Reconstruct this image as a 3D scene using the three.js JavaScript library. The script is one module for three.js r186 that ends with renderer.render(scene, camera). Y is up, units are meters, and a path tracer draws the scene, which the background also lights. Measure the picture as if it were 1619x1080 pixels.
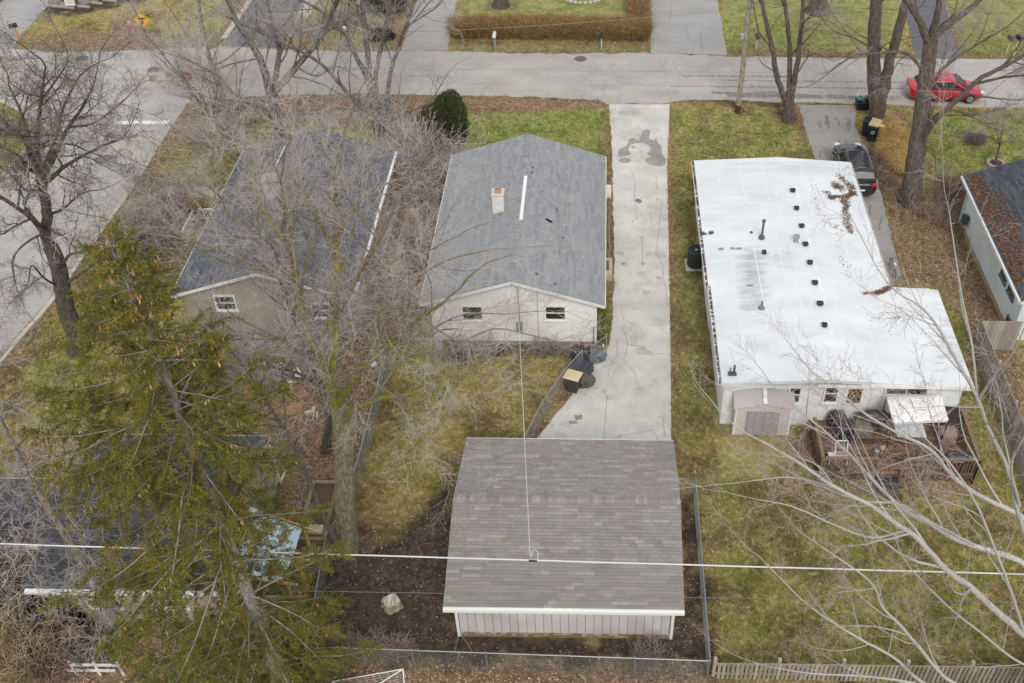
import * as THREE from 'three';
import { mergeGeometries } from 'three/addons/utils/BufferGeometryUtils.js';
import { RoundedBoxGeometry } from 'three/addons/geometries/RoundedBoxGeometry.js';

// ---------- camera, sky, sun, exposure ----------
const scene = new THREE.Scene();
const CAM = { f: 1611.1, px: 938.1, py: 517.35, yaw: 6.49e-3, pitch: 0.72798, roll: 7.866e-3, h: 32 };
const V3 = (x, y, z) => new THREE.Vector3(x, y, z);
const cp = Math.cos(CAM.pitch), sp = Math.sin(CAM.pitch), cyw = Math.cos(CAM.yaw), syw = Math.sin(CAM.yaw);
const camF = V3(-syw * cp, -sp, -cyw * cp), R0 = V3(cyw, 0, -syw), U0 = R0.clone().cross(camF);
const cr = Math.cos(CAM.roll), sr = Math.sin(CAM.roll);
const camR = R0.clone().multiplyScalar(cr).addScaledVector(U0, sr), camU = R0.clone().multiplyScalar(-sr).addScaledVector(U0, cr);
const FW = 1876.2, FH = 1125.3;
const camera = new THREE.PerspectiveCamera(2 * Math.atan(FH / 2 / CAM.f) * 180 / Math.PI, FW / FH, 0.5, 900);
camera.position.set(0, CAM.h, 0);
camera.quaternion.setFromRotationMatrix(new THREE.Matrix4().makeBasis(camR, camU, camF.clone().negate()));
camera.setViewOffset(FW, FH, FW / 2 - CAM.px, FH / 2 - CAM.py, 1619, 1080);
scene.add(camera);

const SKYW = 256, SKYH = 128, skyData = new Float32Array(SKYW * SKYH * 4);
for (let j = 0; j < SKYH; j++) for (let i = 0; i < SKYW; i++) {           // an even overcast: the zenith brighter than the horizon
  const el = (j + 0.5) / SKYH * Math.PI - Math.PI / 2, s = Math.max(0, Math.sin(el)), L = el > 0 ? 0.6 + 0.18 * s : 0.22, o = (j * SKYW + i) * 4;
  skyData[o] = L * 0.97; skyData[o + 1] = L * 1.0; skyData[o + 2] = L * 1.035; skyData[o + 3] = 1;
}
const skyTex = new THREE.DataTexture(skyData, SKYW, SKYH, THREE.RGBAFormat, THREE.FloatType);
skyTex.mapping = THREE.EquirectangularReflectionMapping; skyTex.magFilter = THREE.LinearFilter; skyTex.needsUpdate = true;
scene.background = skyTex; scene.environment = skyTex;
const sun = new THREE.DirectionalLight(new THREE.Color(1, 0.975, 0.93), 1.95);
sun.target.position.set(-4, 0, -40); sun.position.set(-4 + 9, 52, -40 + 52); scene.add(sun, sun.target);
sun.castShadow = true; sun.shadow.radius = 45; sun.shadow.mapSize.set(4096, 4096);
Object.assign(sun.shadow.camera, { left: -55, right: 55, top: 50, bottom: -50, near: 5, far: 160 });
const renderer = new THREE.WebGLRenderer({ antialias: true });
renderer.toneMapping = THREE.LinearToneMapping; renderer.toneMappingExposure = 1.06;
renderer.shadowMap.enabled = true;

// ---------- helpers ----------
const ray = (x, y) => camF.clone().addScaledVector(camR, (x - CAM.px) / CAM.f).addScaledVector(camU, -(y - CAM.py) / CAM.f);
const G = (x, y, h = 0) => { const d = ray(x, y), t = (h - CAM.h) / d.y; return V3(d.x * t, h, d.z * t); };        // pixel and height to place
const W = (x, y, z) => { const d = ray(x, y), t = z / d.z; return V3(d.x * t, CAM.h + d.y * t, z); };               // pixel and depth plane to place
let seedN = 12345;
const seed = (n) => { seedN = n | 0; };
const rnd = () => { seedN = (seedN + 0x6d2b79f5) | 0; let t = Math.imul(seedN ^ (seedN >>> 15), 1 | seedN); t = (t + Math.imul(t ^ (t >>> 7), 61 | t)) ^ t; return ((t ^ (t >>> 14)) >>> 0) / 4294967296; };
const rr = (a, b) => a + (b - a) * rnd(), pick = (a) => a[Math.floor(rnd() * a.length)];
const lerp = (a, b, t) => a + (b - a) * t, clamp = (x, a = 0, b = 1) => Math.min(b, Math.max(a, x)), sst = (a, b, x) => { const t = clamp((x - a) / (b - a)); return t * t * (3 - 2 * t); };
const HT = new Float32Array(65536); seed(99); for (let i = 0; i < 65536; i++) HT[i] = rnd();
const hash = (x, y) => HT[((x * 73 + y * 179 + ((x * y) & 1023) * 31) ^ (y * 7919)) & 65535];
function vnoise(x, y, per = 0) {
  let xi = Math.floor(x), yi = Math.floor(y); const fx = x - xi, fy = y - yi, u = fx * fx * (3 - 2 * fx), v = fy * fy * (3 - 2 * fy);
  let x1 = xi + 1, y1 = yi + 1; if (per) { xi = ((xi % per) + per) % per; yi = ((yi % per) + per) % per; x1 = (xi + 1) % per; y1 = (yi + 1) % per; }
  const a = hash(xi, yi), b = hash(x1, yi), c = hash(xi, y1), d = hash(x1, y1);
  return a + (b - a) * u + (c - a) * v + (a - b - c + d) * u * v;
}
const fbm = (x, y, o = 4, per = 0) => { let s = 0, a = 0.5, n = 0; for (let i = 0; i < o; i++) { s += a * vnoise(x + i * 17.3 * (per ? 0 : 1), y, per); n += a; a *= 0.5; x *= 2; y *= 2; per *= 2; } return s / n; };
const lin = (v) => Math.pow(v / 255, 2.2);
const EXPO = 1.08;                                                       // how bright a white, level surface comes out
const C = (r, g, b, k = 1) => new THREE.Color().setRGB(lin(r) * k / EXPO, lin(g) * k / EXPO, lin(b) * k / EXPO);

function tex(w, h, fn, { srgb = false, repeat = 1, wrap = THREE.RepeatWrapping } = {}) {
  const d = new Uint8Array(w * h * 4);
  for (let j = 0; j < h; j++) for (let i = 0; i < w; i++) { const c = fn(i / w, j / h, i, j), o = (j * w + i) * 4; if (typeof c === 'number') { d[o] = d[o + 1] = d[o + 2] = clamp(c) * 255; } else { d[o] = clamp(c[0]) * 255; d[o + 1] = clamp(c[1]) * 255; d[o + 2] = clamp(c[2]) * 255; } d[o + 3] = 255; }
  const t = new THREE.DataTexture(d, w, h); t.wrapS = t.wrapT = wrap; t.magFilter = THREE.LinearFilter; t.minFilter = THREE.LinearMipmapLinearFilter;
  if (srgb) t.colorSpace = THREE.SRGBColorSpace; t.repeat.set(repeat, repeat); t.needsUpdate = true; return t;
}
// grain: uv in metres; each tile covers 1/repeat metres
const T = {};
T.speck = tex(512, 512, (u, v, i, j) => 0.62 + 0.22 * fbm(u * 8, v * 8, 4, 8) + 0.2 * HT[(i * 131 + j * 977) & 65535], { repeat: 0.5 });
T.cloud = tex(512, 512, (u, v, i, j) => 0.5 + 0.55 * fbm(u * 4, v * 4, 6, 4), { repeat: 0.14 });
T.wood = tex(256, 512, (u, v, i, j) => 0.5 + 0.25 * fbm(u * 32, v * 2, 4, 32) + 0.3 * fbm(u * 8, v * 1, 3, 8), { repeat: 0.8 });
T.bark = tex(512, 512, (u, v, i, j) => { const q = Math.abs(fbm(u * 16, v * 3, 4, 16) * 2 - 1); return 0.42 + 0.42 * sst(0.02, 0.3, q) + 0.26 * (fbm(u * 5, v * 5, 4, 5) - 0.3); }, { repeat: 1 });
T.lichen = tex(512, 512, (u, v, i, j) => 0.6 + 0.16 * sst(0.42, 0.6, fbm(u * 18, v * 14, 5, 18)) + 0.2 * (fbm(u * 30, v * 12, 3, 30) - 0.3), { repeat: 1 });
T.moss = tex(512, 512, (u, v, i, j) => { const k = sst(0.3, 0.5, fbm(u * 6, v * 4, 5, 6)), b = 0.8 + 0.5 * fbm(u * 24, v * 12, 3, 24); return [lerp(0.5, 0.52, k) * b, lerp(0.46, 0.49, k) * b, lerp(0.4, 0.16, k) * b]; }, { srgb: true, repeat: 1 });
T.fine = tex(256, 256, (u, v, i, j) => 0.8 + 0.2 * HT[(i * 331 + j * 577) & 65535], { repeat: 1.2 });
const matCache = new Map();
const AVG = () => new Map([[T.speck, 0.83], [T.cloud, 0.775], [T.wood, 0.775], [T.bark, 0.78], [T.lichen, 0.73], [T.fine, 0.9]]);
function mat(color0, { rough = 0.85, metal = 0, map = T.cloud, bump = 0, coat = 0, vc = false, key } = {}) {
  const color = color0.clone().multiplyScalar(map && AVG().has(map) ? 1 / AVG().get(map) : 1);
  const k = key || [color.getHexString(), color.r.toFixed(4), rough, metal, map && map.uuid, bump, coat, vc].join();
  if (!matCache.has(k)) { const o = { color, roughness: rough, metalness: metal, vertexColors: vc }; if (map) { o.map = map; if (bump) { o.bumpMap = map; o.bumpScale = bump; } } if (coat) { o.clearcoat = coat; o.clearcoatRoughness = 0.08; } matCache.set(k, coat ? new THREE.MeshPhysicalMaterial(o) : new THREE.MeshStandardMaterial(o)); }
  return matCache.get(k);
}
// mesh collector: everything it is given becomes ONE mesh
class MB {
  constructor() { this.p = []; this.n = []; this.c = []; this.uv = []; this.hasC = false; this.col = null; }
  tri(a, b, c, na, nb, nc, ua, ub, uc) {
    if (!na) { const e = b.clone().sub(a), f = c.clone().sub(a); na = nb = nc = e.cross(f).normalize(); }
    const put = (v, n, u) => {
      this.p.push(v.x, v.y, v.z); this.n.push(n.x, n.y, n.z);
      if (u) this.uv.push(u[0], u[1]); else { const ax = Math.abs(na.x), ay = Math.abs(na.y), az = Math.abs(na.z); if (ay >= ax && ay >= az) this.uv.push(v.x, v.z); else if (ax > az) this.uv.push(v.z, v.y); else this.uv.push(v.x, v.y); }
      const c = this.col; if (c) { this.hasC = true; this.c.push(c.r, c.g, c.b); } else this.c.push(1, 1, 1);
    };
    put(a, na, ua); put(b, nb, ub); put(c, nc, uc); return this;
  }
  quad(a, b, c, d) { this.tri(a, b, c); return this.tri(a, c, d); }
  hex(b, t) { // eight corners: bottom ring, top ring, counter-clockwise seen from above
    const n = b.length; for (let i = 1; i < n - 1; i++) { this.tri(t[0], t[i], t[i + 1]); this.tri(b[0], b[i + 1], b[i]); }
    for (let i = 0; i < n; i++) { const k = (i + 1) % n; this.quad(b[i], b[k], t[k], t[i]); } return this;
  }
  box(x0, x1, y0, y1, z0, z1) { const f = (y) => [V3(x0, y, z1), V3(x1, y, z1), V3(x1, y, z0), V3(x0, y, z0)]; return this.hex(f(y0), f(y1)); }
  bar(a, b, w, h = w, up = V3(0, 1, 0)) { // square bar between two points
    const d = b.clone().sub(a).normalize(); let s = d.clone().cross(up); if (s.lengthSq() < 1e-6) s = V3(1, 0, 0); s.normalize(); const u = s.clone().cross(d).normalize(); s.multiplyScalar(w / 2); u.multiplyScalar(h / 2);
    const q = (p) => [p.clone().sub(s).sub(u), p.clone().add(s).sub(u), p.clone().add(s).add(u), p.clone().sub(s).add(u)]; return this.hex(q(a), q(b));
  }
  prism(pts, y0, y1) { // polygon (x,z pairs) upright
    const sh = pts.map((p) => new THREE.Vector2(p[0], -p[1])), tr = THREE.ShapeUtils.triangulateShape(sh, []), ccw = THREE.ShapeUtils.isClockWise(sh) ? pts.slice().reverse() : pts;
    for (const t of tr) { const v = t.map((i) => V3(pts[i][0], y1, pts[i][1])), n = v[1].clone().sub(v[0]).cross(v[2].clone().sub(v[0])); if (n.y < 0) v.reverse(); this.tri(...v); if (y0 < y1) { const w = v.map((q) => V3(q.x, y0, q.z)).reverse(); this.tri(...w); } }
    if (y0 < y1) for (let i = 0; i < ccw.length; i++) { const a = ccw[i], b = ccw[(i + 1) % ccw.length]; this.quad(V3(a[0], y0, a[1]), V3(b[0], y0, b[1]), V3(b[0], y1, b[1]), V3(a[0], y1, a[1])); } return this;
  }
  tube(pts, rad, sides = 6, cap = true) {
    const m = pts.length; let side = null; const rings = [];
    for (let i = 0; i < m; i++) {
      const d = pts[Math.min(m - 1, i + 1)].clone().sub(pts[Math.max(0, i - 1)]).normalize();
      if (!side) { side = Math.abs(d.y) < 0.9 ? V3(0, 1, 0) : V3(1, 0, 0); } side = side.clone().addScaledVector(d, -side.dot(d)); if (side.lengthSq() < 1e-8) side = V3(d.y, d.z, d.x).cross(d); side.normalize();
      const b = d.clone().cross(side), r = typeof rad === 'number' ? rad : rad[i], ring = [];
      for (let k = 0; k <= sides; k++) { const a = k / sides * Math.PI * 2, nn = side.clone().multiplyScalar(Math.cos(a)).addScaledVector(b, Math.sin(a)); ring.push({ n: nn, v: pts[i].clone().addScaledVector(nn, r), r }); } rings.push(ring);
    }
    let L = 0;
    for (let i = 0; i < m - 1; i++) { const L1 = L + pts[i].distanceTo(pts[i + 1]); for (let k = 0; k < sides; k++) { const A = rings[i][k], B = rings[i][k + 1], D = rings[i + 1][k], E = rings[i + 1][k + 1], cu = (q, r) => q / sides * 6.28 * Math.max(0.1, r);
      this.tri(A.v, B.v, E.v, A.n, B.n, E.n, [cu(k, A.r), L], [cu(k + 1, A.r), L], [cu(k + 1, A.r), L1]); this.tri(A.v, E.v, D.v, A.n, E.n, D.n, [cu(k, A.r), L], [cu(k + 1, A.r), L1], [cu(k, A.r), L1]); } L = L1; }
    if (cap) for (const [i, s] of [[0, 1], [m - 1, -1]]) for (let k = 1; k < sides - 1; k++) { const r = rings[i]; s > 0 ? this.tri(r[0].v, r[k + 1].v, r[k].v) : this.tri(r[0].v, r[k].v, r[k + 1].v); }
    return this;
  }
  cyl(x, y0, y1, z, r0, r1 = r0, sides = 12) { return this.tube([V3(x, y0, z), V3(x, y1, z)], [r0, r1], sides); }
  lathe(x, y, z, prof, sides = 14) { for (let i = 0; i < prof.length - 1; i++) { const [r0, h0] = prof[i], [r1, h1] = prof[i + 1]; const s = new THREE.Vector2(h1 - h0, -(r1 - r0)).normalize();
    for (let k = 0; k < sides; k++) { const a = k / sides * 6.28319, b = (k + 1) / sides * 6.28319, P = (r, h, t) => V3(x + r * Math.cos(t), y + h, z - r * Math.sin(t)), N = (t) => V3(s.x * Math.cos(t), s.y, -s.x * Math.sin(t));
      if (r0 > 1e-4) this.tri(P(r0, h0, a), P(r0, h0, b), P(r1, h1, b), N(a), N(b), N(b)); if (r1 > 1e-4) this.tri(P(r0, h0, a), P(r1, h1, b), P(r1, h1, a), N(a), N(b), N(a)); } } return this; }
  rbox(w, h, d, r, x, y, z, turn = 0, tilt = 0) { let g = new RoundedBoxGeometry(w, h, d, 2, r); if (tilt) g.rotateX(tilt); if (turn) g.rotateY(turn); g.translate(x, y, z); return this.geo(g); }
  geo(g0) { const g = g0.index ? g0.toNonIndexed() : g0, p = g.attributes.position, n = g.attributes.normal; for (let i = 0; i < p.count; i += 3) { const v = [0, 1, 2].map((k) => V3().fromBufferAttribute(p, i + k)), m = [0, 1, 2].map((k) => V3().fromBufferAttribute(n, i + k)); this.tri(...v, ...m); } return this; }
  build(name, material, parent = scene) {
    const g = new THREE.BufferGeometry(); g.setAttribute('position', new THREE.Float32BufferAttribute(this.p, 3)); g.setAttribute('normal', new THREE.Float32BufferAttribute(this.n, 3)); g.setAttribute('uv', new THREE.Float32BufferAttribute(this.uv, 2));
    if (this.hasC) g.setAttribute('color', new THREE.Float32BufferAttribute(this.c, 3));
    const m = new THREE.Mesh(g, material); m.name = parent === scene ? numbered(name) : name; m.castShadow = m.receiveShadow = true; parent.add(m); return m;
  }
}
const mb = () => new MB();
const used = new Map();
function numbered(n) { const k = used.get(n) || 0; used.set(n, k + 1); return k ? n + '_' + String(k).padStart(3, '0') : n; }
function thing(name, label, category, group) { const o = new THREE.Group(); o.name = numbered(name); o.userData = { label, category }; if (group) o.userData.group = group; scene.add(o); return o; }
function tag(o, label, category, group, kind) { o.userData = { label, category }; if (group) o.userData.group = group; if (kind) o.userData.kind = kind; return o; }
function struct(o, label, category) { o.userData = { kind: 'structure', label, category }; return o; }
const pxPoly = (a, h = 0) => a.map(([x, y]) => { const g = G(x, y, h); return [g.x, g.z]; });
const smooth = (pts, n = 8) => new THREE.CatmullRomCurve3(pts, false, 'centripetal').getPoints(n * (pts.length - 1));
function inst(name, geo, material, list, parent = scene) { // list of {m, c}
  const im = new THREE.InstancedMesh(geo, material, list.length); im.name = parent === scene ? numbered(name) : name;
  list.forEach((e, i) => { im.setMatrixAt(i, e.m); if (e.c) im.setColorAt(i, e.c); }); im.castShadow = im.receiveShadow = true; im.userData.kind = 'stuff'; parent.add(im); return im;
}
const M4 = (p, q, s) => new THREE.Matrix4().compose(p, q, typeof s === 'number' ? V3(s, s, s) : s);
const QY = new THREE.Quaternion();
const aim = (d, spin = 0) => new THREE.Quaternion().setFromUnitVectors(V3(0, 1, 0), d).multiply(QY.clone().setFromAxisAngle(V3(0, 1, 0), spin));

// ---------- ground ----------
const GX0 = -48, GX1 = 40, GZ0 = -80, GZ1 = -14, MW = 1024, MH = 768;
const maskC = document.createElement('canvas'); maskC.width = MW; maskC.height = MH;
const mctx = maskC.getContext('2d'); mctx.fillStyle = '#000'; mctx.fillRect(0, 0, MW, MH); mctx.globalCompositeOperation = 'lighter';
const toM = (x, z) => [(x - GX0) / (GX1 - GX0) * MW, (z - GZ0) / (GZ1 - GZ0) * MH];
function paint(poly, r, g, b) { mctx.fillStyle = `rgb(${r * 255 | 0},${g * 255 | 0},${b * 255 | 0})`; mctx.beginPath(); poly.forEach(([x, z], i) => { const [u, v] = toM(x, z); i ? mctx.lineTo(u, v) : mctx.moveTo(u, v); }); mctx.closePath(); mctx.fill(); }
const pp = (a, r, g, b) => paint(pxPoly(a), r, g, b);
function strokeM(a, w, r, g, b) { mctx.strokeStyle = `rgb(${r * 255 | 0},${g * 255 | 0},${b * 255 | 0})`; mctx.lineWidth = w / (GX1 - GX0) * MW; mctx.lineJoin = 'round'; mctx.beginPath(); pxPoly(a).forEach(([x, z], i) => { const [u, v] = toM(x, z); i ? mctx.lineTo(u, v) : mctx.moveTo(u, v); }); mctx.stroke(); }
// red: lush grass, green: leaf litter, blue: bare soil
pp([[722, 178], [963, 170], [972, 245], [957, 260], [820, 230], [720, 250]], 1, 0, 0);
pp([[1062, 172], [1262, 190], [1295, 260], [1062, 260]], 0.42, 0, 0);
pp([[730, -20], [1012, -20], [1012, 16], [735, 26]], 0.7, 0, 0); pp([[710, 62], [1028, 62], [1028, 84], [705, 80]], 0.3, 0.35, 0);
pp([[1132, -40], [1430, -40], [1420, 76], [1150, 82]], 0.75, 0, 0); pp([[1505, 0], [1660, 0], [1660, 85], [1520, 85]], 0.7, 0, 0);
pp([[1460, 180], [1660, 185], [1660, 270], [1520, 290], [1450, 250]], 0.75, 0, 0); pp([[-40, 160], [40, 185], [52, 210], [-40, 300]], 0.7, 0, 0);
pp([[560, 40], [640, 30], [640, 80], [540, 80]], 0.6, 0.1, 0); pp([[60, 560], [150, 560], [120, 680], [40, 660]], 0.4, 0, 0);
pp([[500, 200], [590, 205], [585, 225], [510, 215]], 0.5, 0, 0); pp([[1062, 260], [1105, 260], [1140, 690], [1070, 700]], 0.25, 0, 0);
pp([[1410, 350], [1480, 360], [1560, 620], [1560, 760], [1520, 600]], 0.4, 0, 0); pp([[1100, 700], [1620, 790], [1660, 1060], [1120, 1040]], 0.15, 0, 0);
pp([[300, 162], [560, 149], [700, 153], [962, 160], [962, 172], [722, 181], [640, 205], [400, 192], [240, 245]], 0, 0.95, 0.05);
pp([[45, 62], [150, 52], [262, 56], [345, 66], [335, 82], [60, 84]], 0, 1, 0); pp([[455, 62], [560, 70], [640, 70], [640, 84], [450, 80]], 0, 0.6, 0);
pp([[50, 0], [220, -10], [220, 4], [160, 12], [120, 24], [72, 18]], 0, 0.2, 0.8); pp([[590, -10], [650, -20], [640, 70], [605, 60]], 0, 0.85, 0.1);
pp([[1358, 205], [1428, 165], [1440, 320], [1532, 300], [1520, 370], [1602, 535], [1560, 545], [1480, 450], [1430, 450], [1395, 300]], 0, 0.75, 0.12);
pp([[1395, 170], [1440, 165], [1435, 300], [1400, 290]], 0, 0.3, 0); pp([[1510, 380], [1600, 540], [1640, 700], [1590, 640]], 0, 0.7, 0.2);
pp([[280, 525], [560, 470], [612, 560], [560, 740], [515, 905], [440, 1000], [330, 1000], [440, 765], [300, 660]], 0, 0.95, 0.3);
pp([[370, 985], [640, 1058], [1130, 1062], [1130, 1140], [60, 1140], [80, 1010]], 0, 1, 0.15); pp([[235, 315], [320, 315], [300, 440], [200, 420]], 0, 0.55, 0.25);
pp([[560, 475], [600, 360], [630, 240], [715, 235], [672, 480], [640, 560]], 0, 0.75, 0.25); pp([[40, 700], [170, 680], [140, 760], [20, 770]], 0, 0.7, 0.1);
strokeM([[1060, 165], [1057, 260], [1060, 420], [1064, 560], [1066, 700]], 0.35, 0, 0.7, 0.1); strokeM([[962, 165], [966, 260], [968, 420], [962, 560], [900, 635], [838, 705]], 0.55, 0, 0.6, 0.2);
strokeM([[1262, 168], [1292, 250]], 0.5, 0, 0.6, 0.2); strokeM([[1090, 158], [1255, 163]], 0.6, 0, 0.5, 0.45); strokeM([[560, 150], [960, 158]], 0.5, 0, 0.2, 0.35); strokeM([[1150, 86], [1420, 88], [1619, 90]], 0.8, 0, 0.5, 0.2); strokeM([[720, 83], [1030, 84]], 0.5, 0, 0.3, 0.2);
strokeM([[240, 245], [130, 410], [75, 480], [0, 580]], 0.9, 0, 0.8, 0);
pp([[552, 890], [620, 868], [668, 815], [705, 792], [730, 790], [720, 960], [726, 1004], [1062, 1012], [1116, 1044], [700, 1040], [480, 1022], [515, 905]], 0, 0.3, 0.92);
pp([[690, 800], [722, 740], [735, 720], [700, 960]], 0, 0, 0.3); pp([[1084, 790], [1100, 770], [1124, 1046], [1060, 1012], [1078, 960]], 0, 0.35, 0.8); pp([[690, 545], [940, 548], [930, 566], [690, 560]], 0, 0.1, 0.5);
pp([[1368, 228], [1384, 225], [1412, 300], [1398, 318]], 0, 0, 0.9); pp([[1150, 690], [1300, 700], [1290, 740], [1250, 700]], 0, 0.6, 0.2); pp([[1320, 760], [1550, 765], [1545, 785], [1330, 780]], 0, 0.6, 0.1);
pp([[1108, 390], [1125, 390], [1150, 640], [1132, 600]], 0, 0.1, 0.35); pp([[520, 820], [580, 820], [590, 880], [520, 900]], 0, 0.5, 0.5);
pp([[1230, 175], [1265, 178], [1270, 195], [1225, 195]], 0, 0.5, 0.4); pp([[770, -10], [815, -10], [810, 14], [775, 16]], 0, 0.7, 0.2); pp([[900, 1060], [1140, 1060], [1140, 1100], [900, 1100]], 0, 0.2, 0.2);
const md = mctx.getImageData(0, 0, MW, MH).data;
let mask = [0, 1, 2].map((c) => { let a = new Float32Array(MW * MH); for (let i = 0; i < MW * MH; i++) a[i] = md[i * 4 + c] / 255; for (const [dx, dy] of [[1, 0], [0, 1], [1, 0], [0, 1]]) { const b = new Float32Array(MW * MH); for (let y = 0; y < MH; y++) for (let x = 0; x < MW; x++) { let s = 0; for (let k = -3; k <= 3; k++) s += a[clamp(y + k * dy, 0, MH - 1) * MW + clamp(x + k * dx, 0, MW - 1)]; b[y * MW + x] = s / 7; } a = b; } return a; });
const mAt = (c, x, z) => { const [u, v] = toM(x, z); const i = clamp(u, 0, MW - 2), j = clamp(v, 0, MH - 2), i0 = i | 0, j0 = j | 0, fx = i - i0, fy = j - j0, a = mask[c], o = j0 * MW + i0; return (a[o] * (1 - fx) + a[o + 1] * fx) * (1 - fy) + (a[o + MW] * (1 - fx) + a[o + MW + 1] * fx) * fy; };
const K = { tan: [170, 154, 100], straw: [192, 176, 124], olive: [141, 133, 66], brown: [122, 101, 68], lush: [156, 160, 94], lush2: [124, 138, 66], leaf: [160, 130, 105], leaf2: [122, 97, 77], leaf3: [194, 166, 142], soil: [44, 35, 31], soil2: [66, 52, 44] };
const mix = (a, b, t) => [a[0] + (b[0] - a[0]) * t, a[1] + (b[1] - a[1]) * t, a[2] + (b[2] - a[2]) * t];
const GK = 1 / Math.pow(EXPO, 1 / 2.2);
function groundColor(x, z) {
  const wx = x + (fbm(x * 1.3, z * 1.3, 3) - 0.5) * 1.4, wz = z + (fbm(x * 1.3 + 40, z * 1.3 + 9, 3) - 0.5) * 1.4;
  const big = fbm(x * 0.35 + 5, z * 0.35, 3), mid = fbm(x * 1.7, z * 1.7 + 30, 3), fin = fbm(x * 7, z * 7, 3), grit = hash((x * 24) | 0, (z * 24) | 0);
  let c = mix(K.tan, K.olive, sst(0.4, 0.8, big * 0.5 + mid * 0.5)); c = mix(c, K.brown, sst(0.45, 0.75, fbm(x * 0.8 + 70, z * 0.8, 3)) * 0.75); c = mix(c, K.straw, sst(0.55, 0.8, fin) * 0.45);
  const g = mAt(0, wx, wz); c = mix(c, mix(K.lush, K.lush2, sst(0.4, 0.75, mid)), clamp(g * (0.5 + mid)));
  c = mix(c, K.straw, sst(0.62, 0.8, fin) * 0.3);
  const d = mAt(2, wx, wz); c = mix(c, mix(K.soil, K.soil2, fin), clamp(d * 1.5 * (0.45 + mid)));
  const l = clamp(mAt(1, wx, wz) * (0.35 + 1.1 * fin)); c = mix(c, mix(mix(K.leaf2, K.leaf, mid), K.leaf3, grit > 0.72 ? 0.7 : 0), clamp(l * 1.05));
  const k = 0.8 + 0.24 * fin + 0.16 * (grit - 0.5);
  return [c[0] * k, c[1] * k, c[2] * k];
}
const GTW = 2048, GTH = 1536;
const groundTex = tex(GTW, GTH, (u, v) => { const c = groundColor(GX0 + u * (GX1 - GX0), GZ0 + v * (GZ1 - GZ0)); return [c[0] * GK / 255, c[1] * GK / 255, c[2] * GK / 255]; }, { srgb: true, wrap: THREE.MirroredRepeatWrapping });
{
  const g = new THREE.PlaneGeometry(700, 700, 1, 1); g.rotateX(-Math.PI / 2); g.translate(0, 0, -45); const p = g.attributes.position, uv = g.attributes.uv;
  for (let i = 0; i < p.count; i++) uv.setXY(i, (p.getX(i) - GX0) / (GX1 - GX0), (p.getZ(i) - GZ0) / (GZ1 - GZ0));
  const m = new THREE.Mesh(g, new THREE.MeshStandardMaterial({ map: groundTex, roughness: 0.97 })); m.name = 'ground'; m.receiveShadow = true; scene.add(m); struct(m, 'patchy winter lawn of tan and green grass around the houses', 'ground');
}
// paved sheets: colour computed on a canvas in metres, then cracks and stains
function pavedTex(x0, x1, z0, z1, ppm, base, { grain = 0.14, blotch = 0.16, draw } = {}) {
  const w = Math.min(2048, Math.round((x1 - x0) * ppm)), h = Math.min(2048, Math.round((z1 - z0) * ppm)), cv = document.createElement('canvas'); cv.width = w; cv.height = h; const g = cv.getContext('2d'); g.fillStyle = '#808080'; g.fillRect(0, 0, w, h);
  const P = (x, z) => [(x - x0) / (x1 - x0) * w, (z - z0) / (z1 - z0) * h], s = w / (x1 - x0);
  const line = (pts, wd, shade, wob = 0.06) => { g.strokeStyle = `rgb(${shade},${shade},${shade})`; g.lineWidth = Math.max(0.6, wd * s); g.lineJoin = 'round'; g.beginPath(); let first = true; for (let i = 0; i < pts.length - 1; i++) { const [a, b] = pts[i], [c, d] = pts[i + 1], n = Math.max(2, Math.ceil(Math.hypot(c - a, d - b) / 0.12)); for (let k = 0; k <= n; k++) { const t = k / n, q = P(a + (c - a) * t + rr(-wob, wob), b + (d - b) * t + rr(-wob, wob)); first ? g.moveTo(...q) : g.lineTo(...q); first = false; } } g.stroke(); };
  const blob = (poly, shade, alpha = 1) => { g.globalAlpha = alpha; g.fillStyle = `rgb(${shade},${shade},${shade})`; g.beginPath(); poly.forEach(([x, z], i) => { const q = P(x, z); i ? g.lineTo(...q) : g.moveTo(...q); }); g.closePath(); g.fill(); g.globalAlpha = 1; };
  if (draw) draw(line, blob); const d = g.getImageData(0, 0, w, h).data;
  return { x0, x1, z0, z1, t: tex(w, h, (u, v, i, j) => { const x = x0 + u * (x1 - x0), z = z0 + v * (z1 - z0), m = d[(j * w + i) * 4] / 128, k = m * (1 - blotch / 2 - grain / 2 + blotch * fbm(x * 0.6, z * 1.2, 4) + grain * (0.5 * HT[(i * 131 + j * 977) & 65535] + 0.5 * fbm(x * 4, z * 4, 3))); return [base[0] * k * GK / 255, base[1] * k * GK / 255, base[2] * k * GK / 255]; }, { srgb: true, wrap: THREE.MirroredRepeatWrapping }) };
}
const PAVED = [];
const inPoly = (p, x, z) => { let c = false; for (let i = 0, j = p.length - 1; i < p.length; j = i++) if ((p[i][1] > z) !== (p[j][1] > z) && x < (p[j][0] - p[i][0]) * (z - p[i][1]) / (p[j][1] - p[i][1]) + p[i][0]) c = !c; return c; };
function paved(name, label, category, polyXZ, y, P, rough = 0.9) {
  PAVED.push(polyXZ);
  const m = mb().prism(polyXZ, y - 0.003, y), o = m.build(name, new THREE.MeshStandardMaterial({ map: P.t, roughness: rough, bumpMap: T.speck, bumpScale: 0.003 })); const p = o.geometry.attributes.position, uv = o.geometry.attributes.uv;
  for (let i = 0; i < p.count; i++) uv.setXY(i, (p.getX(i) - P.x0) / (P.x1 - P.x0), (p.getZ(i) - P.z0) / (P.z1 - P.z0)); return struct(o, label, category);
}
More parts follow.
